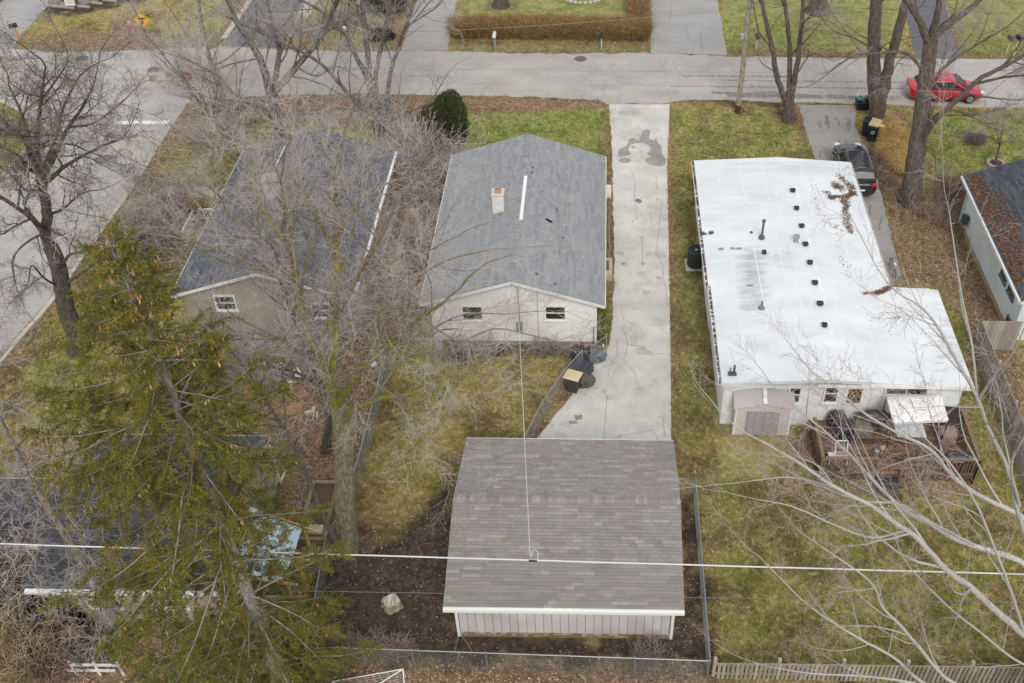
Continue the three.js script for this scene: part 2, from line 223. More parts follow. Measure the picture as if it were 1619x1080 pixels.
const jag = (pts, amp = 0.12, step = 0.6) => { const o = []; for (let i = 0; i < pts.length; i++) { const a = pts[i], b = pts[(i + 1) % pts.length], n = Math.max(1, Math.round(Math.hypot(b[0] - a[0], b[1] - a[1]) / step)); for (let k = 0; k < n; k++) { const t = k / n; o.push([a[0] + (b[0] - a[0]) * t + rr(-amp, amp), a[1] + (b[1] - a[1]) * t + rr(-amp, amp)]); } } return o; };
const jagL = (pts, amp, step) => { const j = []; for (let i = 0; i < pts.length - 1; i++) { const a = pts[i], b = pts[i + 1], n = Math.max(1, Math.round(Math.hypot(b[0] - a[0], b[1] - a[1]) / step)); for (let k = 0; k < n; k++) j.push([lerp(a[0], b[0], k / n) + rr(-amp, amp), lerp(a[1], b[1], k / n)]); } j.push(pts[pts.length - 1]); return j; };
seed(7);
const gp = (x, y) => { const g = G(x, y); return [g.x, g.z]; };
const roadTexR = pavedTex(-48, 40, -66, -55.5, 23, [177, 171, 165], { draw: (line, blob) => {
  for (const z of [-61.2, -59.3]) { for (let x = -46; x < 40; x += rr(4, 9)) line([[x, z + rr(-0.05, 0.05)], [x + rr(3, 7), z + rr(-0.1, 0.1)]], 0.05, 108, 0.02); }
  for (let i = 0; i < 40; i++) { const x = rr(-45, 38), z = rr(-64, -57); line([[x, z], [x + rr(-0.8, 0.8), z + rr(0.5, 1.6)], [x + rr(-1.4, 1.4), z + rr(1, 2.6)]], 0.03, 100); }
  for (const [a, b, c, d, e] of [[1070, 120, 1240, 121, 0.28], [1140, 127, 1420, 130, 0.2], [1060, 137, 1120, 136, 0.12], [1120, 137, 1430, 140, 0.22], [1125, 147, 1240, 146, 0.35], [640, 120, 700, 121, 0.1], [1150, 150, 1420, 155, 0.7]]) { const p = gp(a, b), q = gp(c, d); for (let x = p[0]; x < q[0]; x += 0.45) { const t = (x - p[0]) / (q[0] - p[0]), z = lerp(p[1], q[1], t); blob(jag([[x, z - e / 2 * rr(0.3, 1)], [x + 0.6, z - e / 2 * rr(0.3, 1)], [x + 0.6, z + e / 2 * rr(0.3, 1)], [x, z + e / 2 * rr(0.3, 1)]], 0.05, 0.2), 84, rr(0.25, 0.7)); } }
  for (const [a, b] of [[130, 92], [243, 110], [918, 93]]) { const p = gp(a, b); blob(jag(Array.from({ length: 12 }, (_, k) => [p[0] + 0.42 * Math.cos(k / 1.91), p[1] + 0.42 * Math.sin(k / 1.91)]), 0.02, 0.3), 70, 0.9); }
} });
paved('road', 'light grey asphalt street crossing the top of the view', 'road', jag([...pxPoly([[-70, 76], [0, 77], [40, 78], [90, 84], [200, 80], [350, 74], [480, 79], [560, 83], [640, 81], [700, 81], [820, 85], [1030, 84], [1150, 89], [1400, 93], [1619, 94], [1680, 94]]), ...pxPoly([[1700, 172], [1619, 171], [1480, 168], [1380, 165], [1250, 162], [1100, 157], [1060, 163], [963, 164], [945, 158], [800, 152], [700, 152], [560, 148], [400, 152], [310, 162], [240, 166], [150, 166], [40, 160], [-70, 155]])], 0.11, 0.5), 0.006, roadTexR);
const sideTex = pavedTex(-46, -24, -60, -20, 30, [176, 171, 166], { draw: (line) => { for (let i = 0; i < 8; i++) { const x = rr(-34, -27), z = rr(-58, -30); line([[x, z], [x + rr(-0.5, 0.5), z + rr(2, 5)]], 0.03, 105); } } });
paved('side_street', 'pale grey side street joining the road at the corner', 'road', [...pxPoly([[300, 158], [245, 240], [205, 298], [130, 402], [72, 482], [0, 562]]), [-27.2, -20], [-36, -20], ...pxPoly([[-110, 400], [0, 288], [46, 238], [56, 205], [42, 178], [0, 156], [-50, 150], [150, 150]])], 0.010, sideTex);
// kerbs of the side street: concrete strips a step above the lawn
const kerbM = mat(C(196, 188, 176), { map: T.speck });
function kerb(pts, label) { const m = mb(), c = smooth(pts.map(([x, z]) => V3(x, 0, z)), 4); for (let i = 0; i < c.length - 1; i++) { const d = c[i + 1].clone().sub(c[i]).normalize(), s = V3(-d.z, 0, d.x).multiplyScalar(0.11), a = c[i], b = c[i + 1].clone().addScaledVector(d, 0.002), y = 0.1; m.hex([a.clone().add(s), a.clone().sub(s), b.clone().sub(s), b.clone().add(s)].map((v) => v.setY(-0.02)), [a.clone().add(s), a.clone().sub(s), b.clone().sub(s), b.clone().add(s)].map((v) => v.clone().setY(y))); } return struct(m.build('kerb', kerbM), label, 'kerb'); }
kerb([...pxPoly([[242, 246], [208, 299], [134, 404], [77, 484], [5, 568]]), [-26.9, -28]], 'straight pale concrete kerb beside the oak along the side street');
kerb(pxPoly([[-30, 152], [0, 160], [38, 181], [51, 206], [42, 236], [0, 284], [-60, 345]]), 'curved pale concrete kerb round the lawn corner across the side street');
{ const m = mb(); for (let k = 0; k < 6; k++) { const a = G(181 + k * 14.6, 194), b = G(181 + (k + 1) * 14.6 - 1.2, 194); m.prism(jag([[a.x, a.z - 0.22], [b.x, b.z - 0.22], [b.x, b.z + 0.2], [a.x, a.z + 0.2]], 0.025, 0.2), 0.0125, 0.0145); } struct(m.build('stop_line', mat(C(235, 235, 233), { map: T.speck })), 'worn white stop line painted across the side street', 'marking'); }
const stain = [[978, 247], [979, 236], [990, 231], [995, 220], [1003, 219], [1010, 222], [1016, 208], [1025, 205], [1029, 208], [1026, 218], [1035, 222], [1037, 217], [1040, 226], [1045, 230], [1047, 244], [1053, 253], [1050, 262], [1030, 261], [1020, 255], [1022, 250], [1030, 249], [1023, 243], [1029, 238], [1025, 229], [1000, 228], [994, 236], [997, 244], [989, 247]];
const driveTex = pavedTex(-4, 5, -58, -26, 50, [204, 200, 193], { blotch: 0.2, draw: (line, blob) => {
  const q = (a) => a.map(([x, y]) => gp(x, y)); blob(q(new THREE.CatmullRomCurve3(stain.map(([x, y]) => V3(x, y, 0)), true, 'centripetal').getPoints(140).map((v) => [v.x, v.y])), 94, 0.95); blob(q(Array.from({ length: 14 }, (_, k) => [988 + 10 * Math.cos(k / 2.23), 254 + 4.2 * Math.sin(k / 2.23)])), 94, 0.95); blob(q(Array.from({ length: 10 }, (_, k) => [1001 + 3 * Math.cos(k / 1.59), 233 + 2.4 * Math.sin(k / 1.59)])), 103, 0.9);
  for (const a of [[[998, 270], [1004, 290], [1003, 310], [1006, 330], [1007, 346]], [[972, 319], [990, 320], [1003, 316], [1015, 312], [1040, 315], [1047, 322], [1043, 350], [1040, 378], [1037, 400], [1047, 420], [1052, 455], [1055, 480]], [[1028, 335], [1030, 355]], [[1037, 280], [1039, 300]], [[982, 488], [986, 505], [1000, 513]], [[981, 515], [990, 530], [992, 545], [1020, 550]], [[975, 540], [976, 560], [970, 572], [952, 583]], [[992, 545], [990, 560], [985, 570], [1004, 590], [1010, 615]], [[1000, 545], [1017, 550], [1030, 560], [1060, 560]], [[935, 613], [955, 618], [960, 630], [957, 660], [955, 695]], [[965, 697], [980, 690], [1030, 680], [1042, 697]], [[1048, 660], [1051, 690]], [[1015, 375], [1016, 420]], [[965, 175], [970, 190], [972, 210]]]) { const w = q(a); line(w, 0.018, 78, 0.03); for (const p of w) if (rnd() < 0.5) blob(jag(Array.from({ length: 8 }, (_, k) => [p[0] + rr(0.06, 0.2) * Math.cos(k * 0.785), p[1] + rr(0.06, 0.25) * Math.sin(k * 0.785)]), 0.04, 0.1), 104, 0.35); }
  for (let k = 0; k < 70; k++) { const p = [rr(0.5, 3.4), rr(-57, -27)], s = rr(0.1, 0.5); blob(jag(Array.from({ length: 10 }, (_, i) => [p[0] + s * rr(0.5, 1) * Math.cos(i * 0.628), p[1] + s * rr(0.6, 1.6) * Math.sin(i * 0.628)]), 0.05, 0.1), rr(100, 118) | 0, 0.22); }
  for (const [x, y, r, s, al] of [[1010, 318, 5, 70, 0.8], [1008, 316, 3, 50, 0.8], [980, 401, 6, 96, 0.5], [1027, 401, 6, 100, 0.4], [1045, 405, 8, 100, 0.4], [914, 660, 6, 70, 0.75], [907, 668, 5, 76, 0.7], [1042, 440, 4, 92, 0.5], [1022, 462, 6, 104, 0.5], [895, 672, 8, 105, 0.4], [888, 690, 10, 108, 0.4], [1015, 556, 9, 98, 0.4], [986, 417, 4, 80, 0.6], [1017, 418, 3, 86, 0.6], [995, 176, 14, 104, 0.4], [1048, 260, 5, 105, 0.5]]) blob(jag(q(Array.from({ length: 12 }, (_, k) => [x + r * 1.2 * Math.cos(k / 1.91), y + r * 0.7 * Math.sin(k / 1.91)])), 0.09, 0.15), s, al);
} });
paved('driveway', 'long pale concrete driveway with wet stains running to the garage', 'driveway', [...jagL(pxPoly([[963, 165], [968, 240], [969, 330], [972, 420], [969, 480], [964, 545], [942, 572], [926, 592], [906, 622], [890, 642], [858, 682]]), 0.04, 0.5), [-4.0, -26.2], [3.3, -26.2], ...pxPoly([[1061, 690], [1061, 620], [1060, 550], [1058, 420], [1055, 260], [1059, 165]])], 0.012, driveTex);
const asph = pavedTex(10, 18, -58, -34, 40, [158, 153, 150], { draw: (line, blob) => { for (let i = 0; i < 14; i++) { const x = rr(11, 17), z = rr(-57, -36); line([[x, z], [x + rr(-0.4, 0.4), z + rr(0.5, 1.5)]], 0.04, 70); } for (let i = 0; i < 10; i++) { const p = gp(rr(1290, 1350), rr(180, 235)); blob(jag([[p[0] - 0.1, p[1]], [p[0] + 0.1, p[1]], [p[0] + 0.1, p[1] + 0.9], [p[0] - 0.1, p[1] + 0.9]], 0.08, 0.2), 80, 0.35); } } });
paved('driveway', 'cracked grey asphalt driveway beside the white roofed house', 'driveway', jag([...pxPoly([[1262, 166], [1286, 245]]), [12.9, -48], [12.9, -36.4], ...pxPoly([[1412, 452], [1425, 435], [1412, 385], [1395, 312], [1372, 240], [1352, 200], [1354, 167]])], 0.06, 0.5), 0.012, asph);
const far = pavedTex(-48, 34, -84, -62, 20, [166, 163, 161], { blotch: 0.16, grain: 0.08, draw: (line) => { for (let i = 0; i < 60; i++) { const x = rr(-46, 30), z = rr(-82, -64); line([[x, z], [x + rr(-0.5, 0.5), z + rr(1, 3)]], 0.04, 98); } } });
const farD = pavedTex(-48, 34, -84, -62, 20, [104, 103, 109], { blotch: 0.2 });
const J = (a) => jag(a, 0.05, 0.8);
paved('driveway', 'wide weathered grey driveway across the street beside the brown hedge', 'driveway', J(pxPoly([[1028, -60], [1128, -60], [1134, 0], [1150, 87], [1028, 84], [1030, 20]])), 0.011, far);
paved('driveway', 'narrow grey driveway across the street behind the forked tree', 'driveway', J(pxPoly([[655, -60], [728, -60], [722, 0], [710, 60], [708, 80], [635, 80], [650, 30], [662, -20]])), 0.0115, far);
paved('driveway', 'dark asphalt driveway with pale strip edges across the street', 'driveway', J(pxPoly([[430, -50], [500, -50], [480, 0], [455, 58], [449, 77], [349, 73], [358, 62], [399, 0]])), 0.0105, farD);
paved('driveway', 'grey driveway beside the orange mailbox post', 'driveway', J(pxPoly([[-60, -40], [120, -40], [84, 0], [52, 35], [28, 62], [24, 78], [-60, 76]])), 0.0112, far);
paved('driveway', 'dark driveway across the street behind the red car', 'driveway', J(pxPoly([[1424, -40], [1490, -40], [1497, 20], [1520, 92], [1448, 91], [1430, 20]])), 0.0108, farD);
const conc = pavedTex(-48, 34, -84, -14, 20, [200, 191, 178], { blotch: 0.2 });
paved('walkway', 'pale concrete edge strip along the dark driveway', 'walkway', pxPoly([[480, 0], [501, 0], [476, 58], [455, 58]]), 0.017, conc);
paved('walkway', 'thin pale edge strip on the oak side of the dark driveway', 'walkway', pxPoly([[391, 0], [399, 0], [358, 61], [349, 61]]), 0.017, conc);
paved('walkway', 'pale concrete walk leading to the tan sided house', 'walkway', pxPoly([[224, 297], [345, 297], [338, 312], [246, 310]]), 0.012, conc);
paved('walkway', 'tan concrete path between the two gabled houses', 'walkway', pxPoly([[644, 330], [664, 330], [641, 432], [616, 432]]), 0.012, pavedTex(-14, -6, -48, -34, 30, [190, 172, 150], { blotch: 0.3 }));
paved('patio', 'grey concrete strip along the tan sided house', 'patio', pxPoly([[604, 305], [640, 300], [612, 390], [595, 440], [562, 470], [560, 450]]), 0.010, pavedTex(-14, -6, -48, -34, 30, [172, 164, 158], { blotch: 0.3 }));

// ---------- buildings ----------
const WHITE = mat(C(240, 240, 238), { rough: 0.5, map: T.fine }), TRIM = mat(C(232, 231, 228), { rough: 0.55, map: T.cloud }), GLASS = new THREE.MeshPhysicalMaterial({ color: new THREE.Color(0.03, 0.032, 0.034), roughness: 0.12, clearcoat: 1, clearcoatRoughness: 0.03 });
const DARK = mat(C(40, 38, 38), { rough: 0.7 }), GALV = mat(C(170, 174, 176), { rough: 0.4, metal: 0.6, map: T.speck }), CONC = mat(C(188, 182, 172), { map: T.speck, bump: 0.002 }), BLACKM = mat(C(42, 44, 47), { rough: 0.45 });
const MESHM = mat(C(150, 156, 160), { rough: 0.5, metal: 0.3, map: null });
const tabGeo = new Map();
function tabGeometry(w, d) { const k = w.toFixed(3) + '_' + d; if (!tabGeo.has(k)) { const f = (x, z, y) => V3(x, y, z), m = mb(); m.hex([f(-w / 2, d / 2, -0.004), f(w / 2, d / 2, -0.004), f(w / 2, -d / 2, -0.006), f(-w / 2, -d / 2, -0.006)], [f(-w / 2, d / 2, 0.021), f(w / 2, d / 2, 0.021), f(w / 2, -d / 2, 0.001), f(-w / 2, -d / 2, 0.001)]); const o = m.build('t', WHITE, new THREE.Group()); tabGeo.set(k, o.geometry); } return tabGeo.get(k); }
// shingles of one slope: O eave corner, U along the eave, Vd up the slope
function shingles(roof, O, U, len, Vd, slen, pal, budget, { tab = 0.305, course = 0.127, ragged = 0, gap = 0.018 } = {}) {
  const N = U.clone().cross(Vd).normalize(); if (N.y < 0) N.negate();
  const Zb = Vd.clone().negate(), X = N.clone().cross(Zb).normalize(), q = new THREE.Quaternion().setFromRotationMatrix(new THREE.Matrix4().makeBasis(X, N, Zb));
  const mats = pal.map((c) => mat(c, { map: T.speck, rough: 0.95, bump: 0.002 })), rest = mb(), rows = Math.ceil(slen / course), sm = tabGeometry(tab - gap, 0.138);
  let left = budget; const pos = sm.attributes.position, nor = sm.attributes.normal;
  for (let r = 0; r < rows; r++) { const off = (r % 2) * tab / 2 + (r % 3) * 0.03; let run = 0, ci = 0;
    for (let u = -off; u < len; u += tab) { if (run-- <= 0) { ci = rnd() < 0.62 ? Math.floor(rnd() * 3) % pal.length : Math.floor(rnd() * pal.length); run = Math.floor(rr(0, 2.3)); }
      const a = Math.max(0, u), b = Math.min(len, u + tab - gap); if (b - a < 0.03) continue; const v = r * course + 0.067; if (v - 0.0 > slen) continue;
      const p = O.clone().addScaledVector(U, (a + b) / 2).addScaledVector(Vd, Math.min(v, slen - 0.02)).addScaledVector(N, 0.004 + rr(0, ragged)), sx = (b - a) / (tab - gap);
      if (left > 0) { left--; const m = new THREE.Mesh(sm, mats[ci]); m.name = 'shingle'; m.position.copy(p); m.quaternion.copy(q); m.scale.set(sx, 1, 1); m.castShadow = m.receiveShadow = true; roof.add(m); }
      else { rest.col = pal[ci]; const M = M4(p, q, V3(sx, 1, 1)), vv = (i) => V3().fromBufferAttribute(pos, i).applyMatrix4(M), nn = (i) => V3().fromBufferAttribute(nor, i).applyQuaternion(q); for (let i = 0; i < pos.count; i += 3) { if (V3().fromBufferAttribute(nor, i).y < -0.5 || V3().fromBufferAttribute(nor, i).z < -0.5) continue; rest.tri(vv(i), vv(i + 1), vv(i + 2), nn(i), nn(i + 1), nn(i + 2)); } } } }
  if (rest.p.length) { const o = rest.build('shingles', mat(new THREE.Color(1, 1, 1), { map: T.speck, rough: 0.95, vc: true, bump: 0.002 }), roof); o.userData.kind = 'stuff'; }
}
const low = (v, t) => V3(v.x, v.y - t, v.z);
function slab(m, a, b, c, d, th) { return m.hex([a, b, c, d].map((v) => low(v, th)), [a, b, c, d]); }
// gable house; axis 'z' runs the ridge away from the street view, 'x' across it
function gable(root, { axis = 'z', x0, x1, z0, z1, he, hr, over = 0.35, overG = 0.3, wallMat, roofPal, budget = 0, trim = TRIM, th = 0.12, capPal }) {
  const w = mb(), r = mb(); const deck = mat(roofPal[0], { map: T.speck });
  const cx = (x0 + x1) / 2, cz = (z0 + z1) / 2; let O1, O2, U, len, V1, V2, sl;
  if (axis === 'z') {
    const wx0 = x0 + over, wx1 = x1 - over, wz0 = z0 + overG, wz1 = z1 - overG, s = (hr - he) / (cx - x0), hw = he + over * s - th - 0.02, hp = hr - th - 0.02;
    const f = (z) => [V3(wx0, 0, z), V3(wx1, 0, z), V3(wx1, hw, z), V3(cx, hp, z), V3(wx0, hw, z)]; w.hex(f(wz0).reverse(), f(wz1).reverse());
    slab(r, V3(x0, he, z1), V3(cx, hr, z1), V3(cx, hr, z0), V3(x0, he, z0), th); slab(r, V3(cx + 0.001, hr, z1), V3(x1, he, z1), V3(x1, he, z0), V3(cx + 0.001, hr, z0), th);
    O1 = V3(x0, he, z0); O2 = V3(x1, he, z0); U = V3(0, 0, 1); len = z1 - z0; V1 = V3(cx - x0, hr - he, 0).normalize(); V2 = V3(cx - x1, hr - he, 0).normalize(); sl = Math.hypot(cx - x0, hr - he);
  } else {
    const wx0 = x0 + overG, wx1 = x1 - overG, wz0 = z0 + over, wz1 = z1 - over, s = (hr - he) / (z1 - cz), hw = he + over * s - th - 0.02, hp = hr - th - 0.02;
    const f = (x) => [V3(x, 0, wz0), V3(x, 0, wz1), V3(x, hw, wz1), V3(x, hp, cz), V3(x, hw, wz0)]; w.hex(f(wx0), f(wx1));
    slab(r, V3(x0, he, z1), V3(x1, he, z1), V3(x1, hr, cz), V3(x0, hr, cz), th); slab(r, V3(x0, hr, cz - 0.001), V3(x1, hr, cz - 0.001), V3(x1, he, z0), V3(x0, he, z0), th);
    O1 = V3(x0, he, z1); O2 = V3(x0, he, z0); U = V3(1, 0, 0); len = x1 - x0; V1 = V3(0, hr - he, cz - z1).normalize(); V2 = V3(0, hr - he, cz - z0).normalize(); sl = Math.hypot(z1 - cz, hr - he);
  }
  const wall = w.build('wall', wallMat, root), roof = r.build('roof', deck, root);
  shingles(roof, O1, U, len, V1, sl, roofPal, axis === 'x' ? budget : Math.floor(budget * 0.0), {}); shingles(roof, O2, U, len, V2, sl, roofPal, axis === 'x' ? 0 : budget, {});
  // ridge caps
  const cap = mb(), n = Math.floor(len / 0.145), cpal = capPal || roofPal;
  for (let i = 0; i < n; i++) { cap.col = pick(cpal); const t0 = i * len / n + 0.004, t1 = (i + 1) * len / n - 0.004, wv = 0.15, y = 0.03; for (const [Ve, sgn] of [[V1, 1], [V2, -1]]) { const R = axis === 'z' ? V3(cx, hr + y, z0) : V3(x0, hr + y, cz), a = R.clone().addScaledVector(U, t0), b = R.clone().addScaledVector(U, t1), c = b.clone().addScaledVector(Ve, -wv), d = a.clone().addScaledVector(Ve, -wv), e = (q) => low(q, 0.028); const top = [a, b, c, d]; if (b.clone().sub(a).cross(d.clone().sub(a)).y < 0) top.reverse(); cap.hex(top.map(e), top); } }
  const co = cap.build('ridge_cap', mat(new THREE.Color(1, 1, 1), { map: T.speck, rough: 0.95, vc: true }), roof); co.userData.kind = 'stuff';
  // fascia and rakes
  const g = mb(), gt = 0.03;
  if (axis === 'z') { for (const x of [x0 - 0.025, x1 + 0.025]) g.box(x - 0.022, x + 0.022, he - 0.17, he + 0.005, z0, z1); for (const z of [z1 + 0.012, z0 + 0.014]) for (const [xa, xb] of [[x0, cx], [x1, cx]]) { const a = V3(xa, he - 0.115, z), b = V3(xb, hr - 0.115, z); g.bar(a, b, 0.022, 0.15, V3(0, 1, 0)); } }
  else { for (const z of [z0 - 0.025, z1 + 0.025]) g.box(x0, x1, he - 0.17, he + 0.005, z - 0.022, z + 0.022); for (const x of [x0 + 0.014, x1 - 0.014]) for (const [za, zb] of [[z0, cz], [z1, cz]]) g.bar(V3(x, he - 0.115, za), V3(x, hr - 0.115, zb), 0.022, 0.15); }
  g.build('fascia', trim, root);
  return { wall, roof, cx, cz };
}
// lapped boards on a wall: from a to b (ground line), outward normal n; top(t) gives the wall's height at 0..1
function boards(wall, a, b, n, y0, ex, top, m, name = 'clapboard') {
  const d = b.clone().sub(a), L = d.length(); d.normalize(); const H = Math.max(top(0), top(0.5), top(1));
  for (let y = y0; y < H - 0.03; y += ex) { const y1 = Math.min(y + ex - 0.006, H), cut = (yy) => { let lo = 0, hi = 1; const S = 60; while (lo < 0.5 && top(lo) < yy) lo += 1 / S; while (hi > 0.5 && top(hi) < yy) hi -= 1 / S; return [lo, hi]; }; const [l0, h0] = cut(y + 0.01), [l1, h1] = cut(y1); if (h1 - l1 < 0.02) continue;
    const P = (t, yy, o) => a.clone().addScaledVector(d, t * L).setY(yy).addScaledVector(n, o); mb().hex([P(l0, y, 0.002), P(l0, y, 0.034), P(h0, y, 0.034), P(h0, y, 0.002)], [P(l1, y1, 0.002), P(l1, y1, 0.010), P(h1, y1, 0.010), P(h1, y1, 0.002)]).build(name, m, wall); }
}
// window: centre on the wall face, n outward, s along the wall
function windowAt(root, c, n, s, w, h, frame, { sashes = 2, vert = 0, glass = GLASS } = {}) {
  const u = V3(0, 1, 0), f = mb(), P = (x, y, o) => c.clone().addScaledVector(s, x).addScaledVector(u, y).addScaledVector(n, o), t = 0.07, D = 0.07;
  const bar = (xa, xb, ya, yb, d0, d1) => { const A = [P(xa, ya, d0), P(xb, ya, d0), P(xb, ya, d1), P(xa, ya, d1)], B = [P(xa, yb, d0), P(xb, yb, d0), P(xb, yb, d1), P(xa, yb, d1)]; const nn = A[1].clone().sub(A[0]).cross(A[2].clone().sub(A[0])); if (nn.y < 0) { A.reverse(); B.reverse(); } return [A, B]; };
  for (const [a, b, d, e] of [[-w / 2, -w / 2 + t, -h / 2, h / 2], [w / 2 - t, w / 2, -h / 2, h / 2], [-w / 2 + t, w / 2 - t, -h / 2, -h / 2 + t], [-w / 2 + t, w / 2 - t, h / 2 - t, h / 2]]) f.hex(...bar(a, b, d, e, 0.0, D));
  if (sashes === 2) f.hex(...bar(-w / 2 + t, w / 2 - t, -0.025, 0.025, 0.0, D - 0.015)); for (let k = 1; k <= vert; k++) { const x = -w / 2 + w * k / (vert + 1); f.hex(...bar(x - 0.02, x + 0.02, -h / 2 + t, h / 2 - t, 0, D - 0.012)); }
  const o = f.build('window', frame, root);
  const ys = sashes === 2 ? [[-h / 2 + t, -0.025], [0.025, h / 2 - t]] : [[-h / 2 + t, h / 2 - t]], xs = []; for (let k = 0; k <= vert; k++) xs.push([-w / 2 + (k ? w * k / (vert + 1) + 0.02 : t), -w / 2 + (k < vert ? w * (k + 1) / (vert + 1) - 0.02 : w - t)]);
  for (const [ya, yb] of ys) for (const [xa, xb] of xs) mb().hex(...bar(xa, xb, ya, yb, 0.026, 0.034)).build('pane', glass, o);
  mb().hex(...bar(-w / 2 - 0.04, w / 2 + 0.04, -h / 2 - 0.05, -h / 2 - 0.002, 0.0, D + 0.05)).build('sill', frame, o); return o;
}
const ZP = V3(0, 0, 1), XP = V3(1, 0, 0), XN = V3(-1, 0, 0), Z = ZP;

// -- garage --
{ seed(11);
  const root = thing('garage', 'detached garage with brownish grey shingle roof and mauve panelled wall', 'garage'), pal = [C(146, 140, 136), C(141, 135, 131), C(150, 144, 139), C(145, 137, 132), C(158, 152, 146), C(136, 131, 128), C(154, 147, 142), C(163, 158, 152)];
  const g = gable(root, { axis: 'x', x0: -5.05, x1: 2.98, z0: -26.55, z1: -19.06, he: 2.48, hr: 3.52, over: 0.42, overG: 0.3, wallMat: mat(C(120, 114, 112), { map: T.cloud }), roofPal: pal, budget: 300 });
  const pm = [mat(C(200, 193, 191), { map: T.cloud }), mat(C(195, 188, 187), { map: T.cloud }), mat(C(204, 198, 195), { map: T.cloud })], wx0 = -4.75, wx1 = 2.68, z = -19.48, n = 25;
  for (let i = 0; i < n; i++) { const a = lerp(wx0 + 0.08, wx1 - 0.08, i / n), b = lerp(wx0 + 0.08, wx1 - 0.08, (i + 1) / n) - 0.018; mb().box(a, b, 0.32, 2.2, z, z + 0.018).build('siding_panel', pick(pm), g.wall); }
  const stainT = tex(512, 64, (u, v, i, j) => { const e = fbm(u * 40, v * 3, 4), k = sst(0.35, 0.75, e * 1.1 + (1 - v) * 0.35 - 0.12); return [lerp(0.7, 0.5, k), lerp(0.66, 0.42, k), lerp(0.63, 0.28, k)]; }, { srgb: true });
  { const s = mb().box(wx0, wx1, 0, 0.31, z, z + 0.014); s.uv = s.uv.map((q, i) => (i % 2 ? q / 0.33 : q / 7.5)); s.build('base_board', new THREE.MeshStandardMaterial({ map: stainT, roughness: 0.9 }), g.wall).userData.label = 'rust and mud stained strip along the bottom of the wall'; }
  for (const [x, s] of [[wx0, -1], [wx1, 1]]) mb().box(x - 0.05, x + 0.05, 0.02, 2.25, z - 0.06, z + 0.03).build('corner_trim', WHITE, root);
  for (let i = 0; i < 24; i++) { const a = -26.1 + i * 0.272; mb().box(2.681, 2.70, 0.1, 2.2, a, a + 0.255).build('siding_panel', pick(pm), g.wall); mb().box(-4.77, -4.751, 0.1, 2.2, a, a + 0.255).build('siding_panel', pick(pm), g.wall); }
  mb().box(-5.05, 2.98, 2.33, 2.47, -19.035, -18.93).build('gutter', WHITE, root);
  mb().box(-3.4, 1.4, 0.05, 2.15, -26.18, -26.13).build('overhead_door', WHITE, root);
}
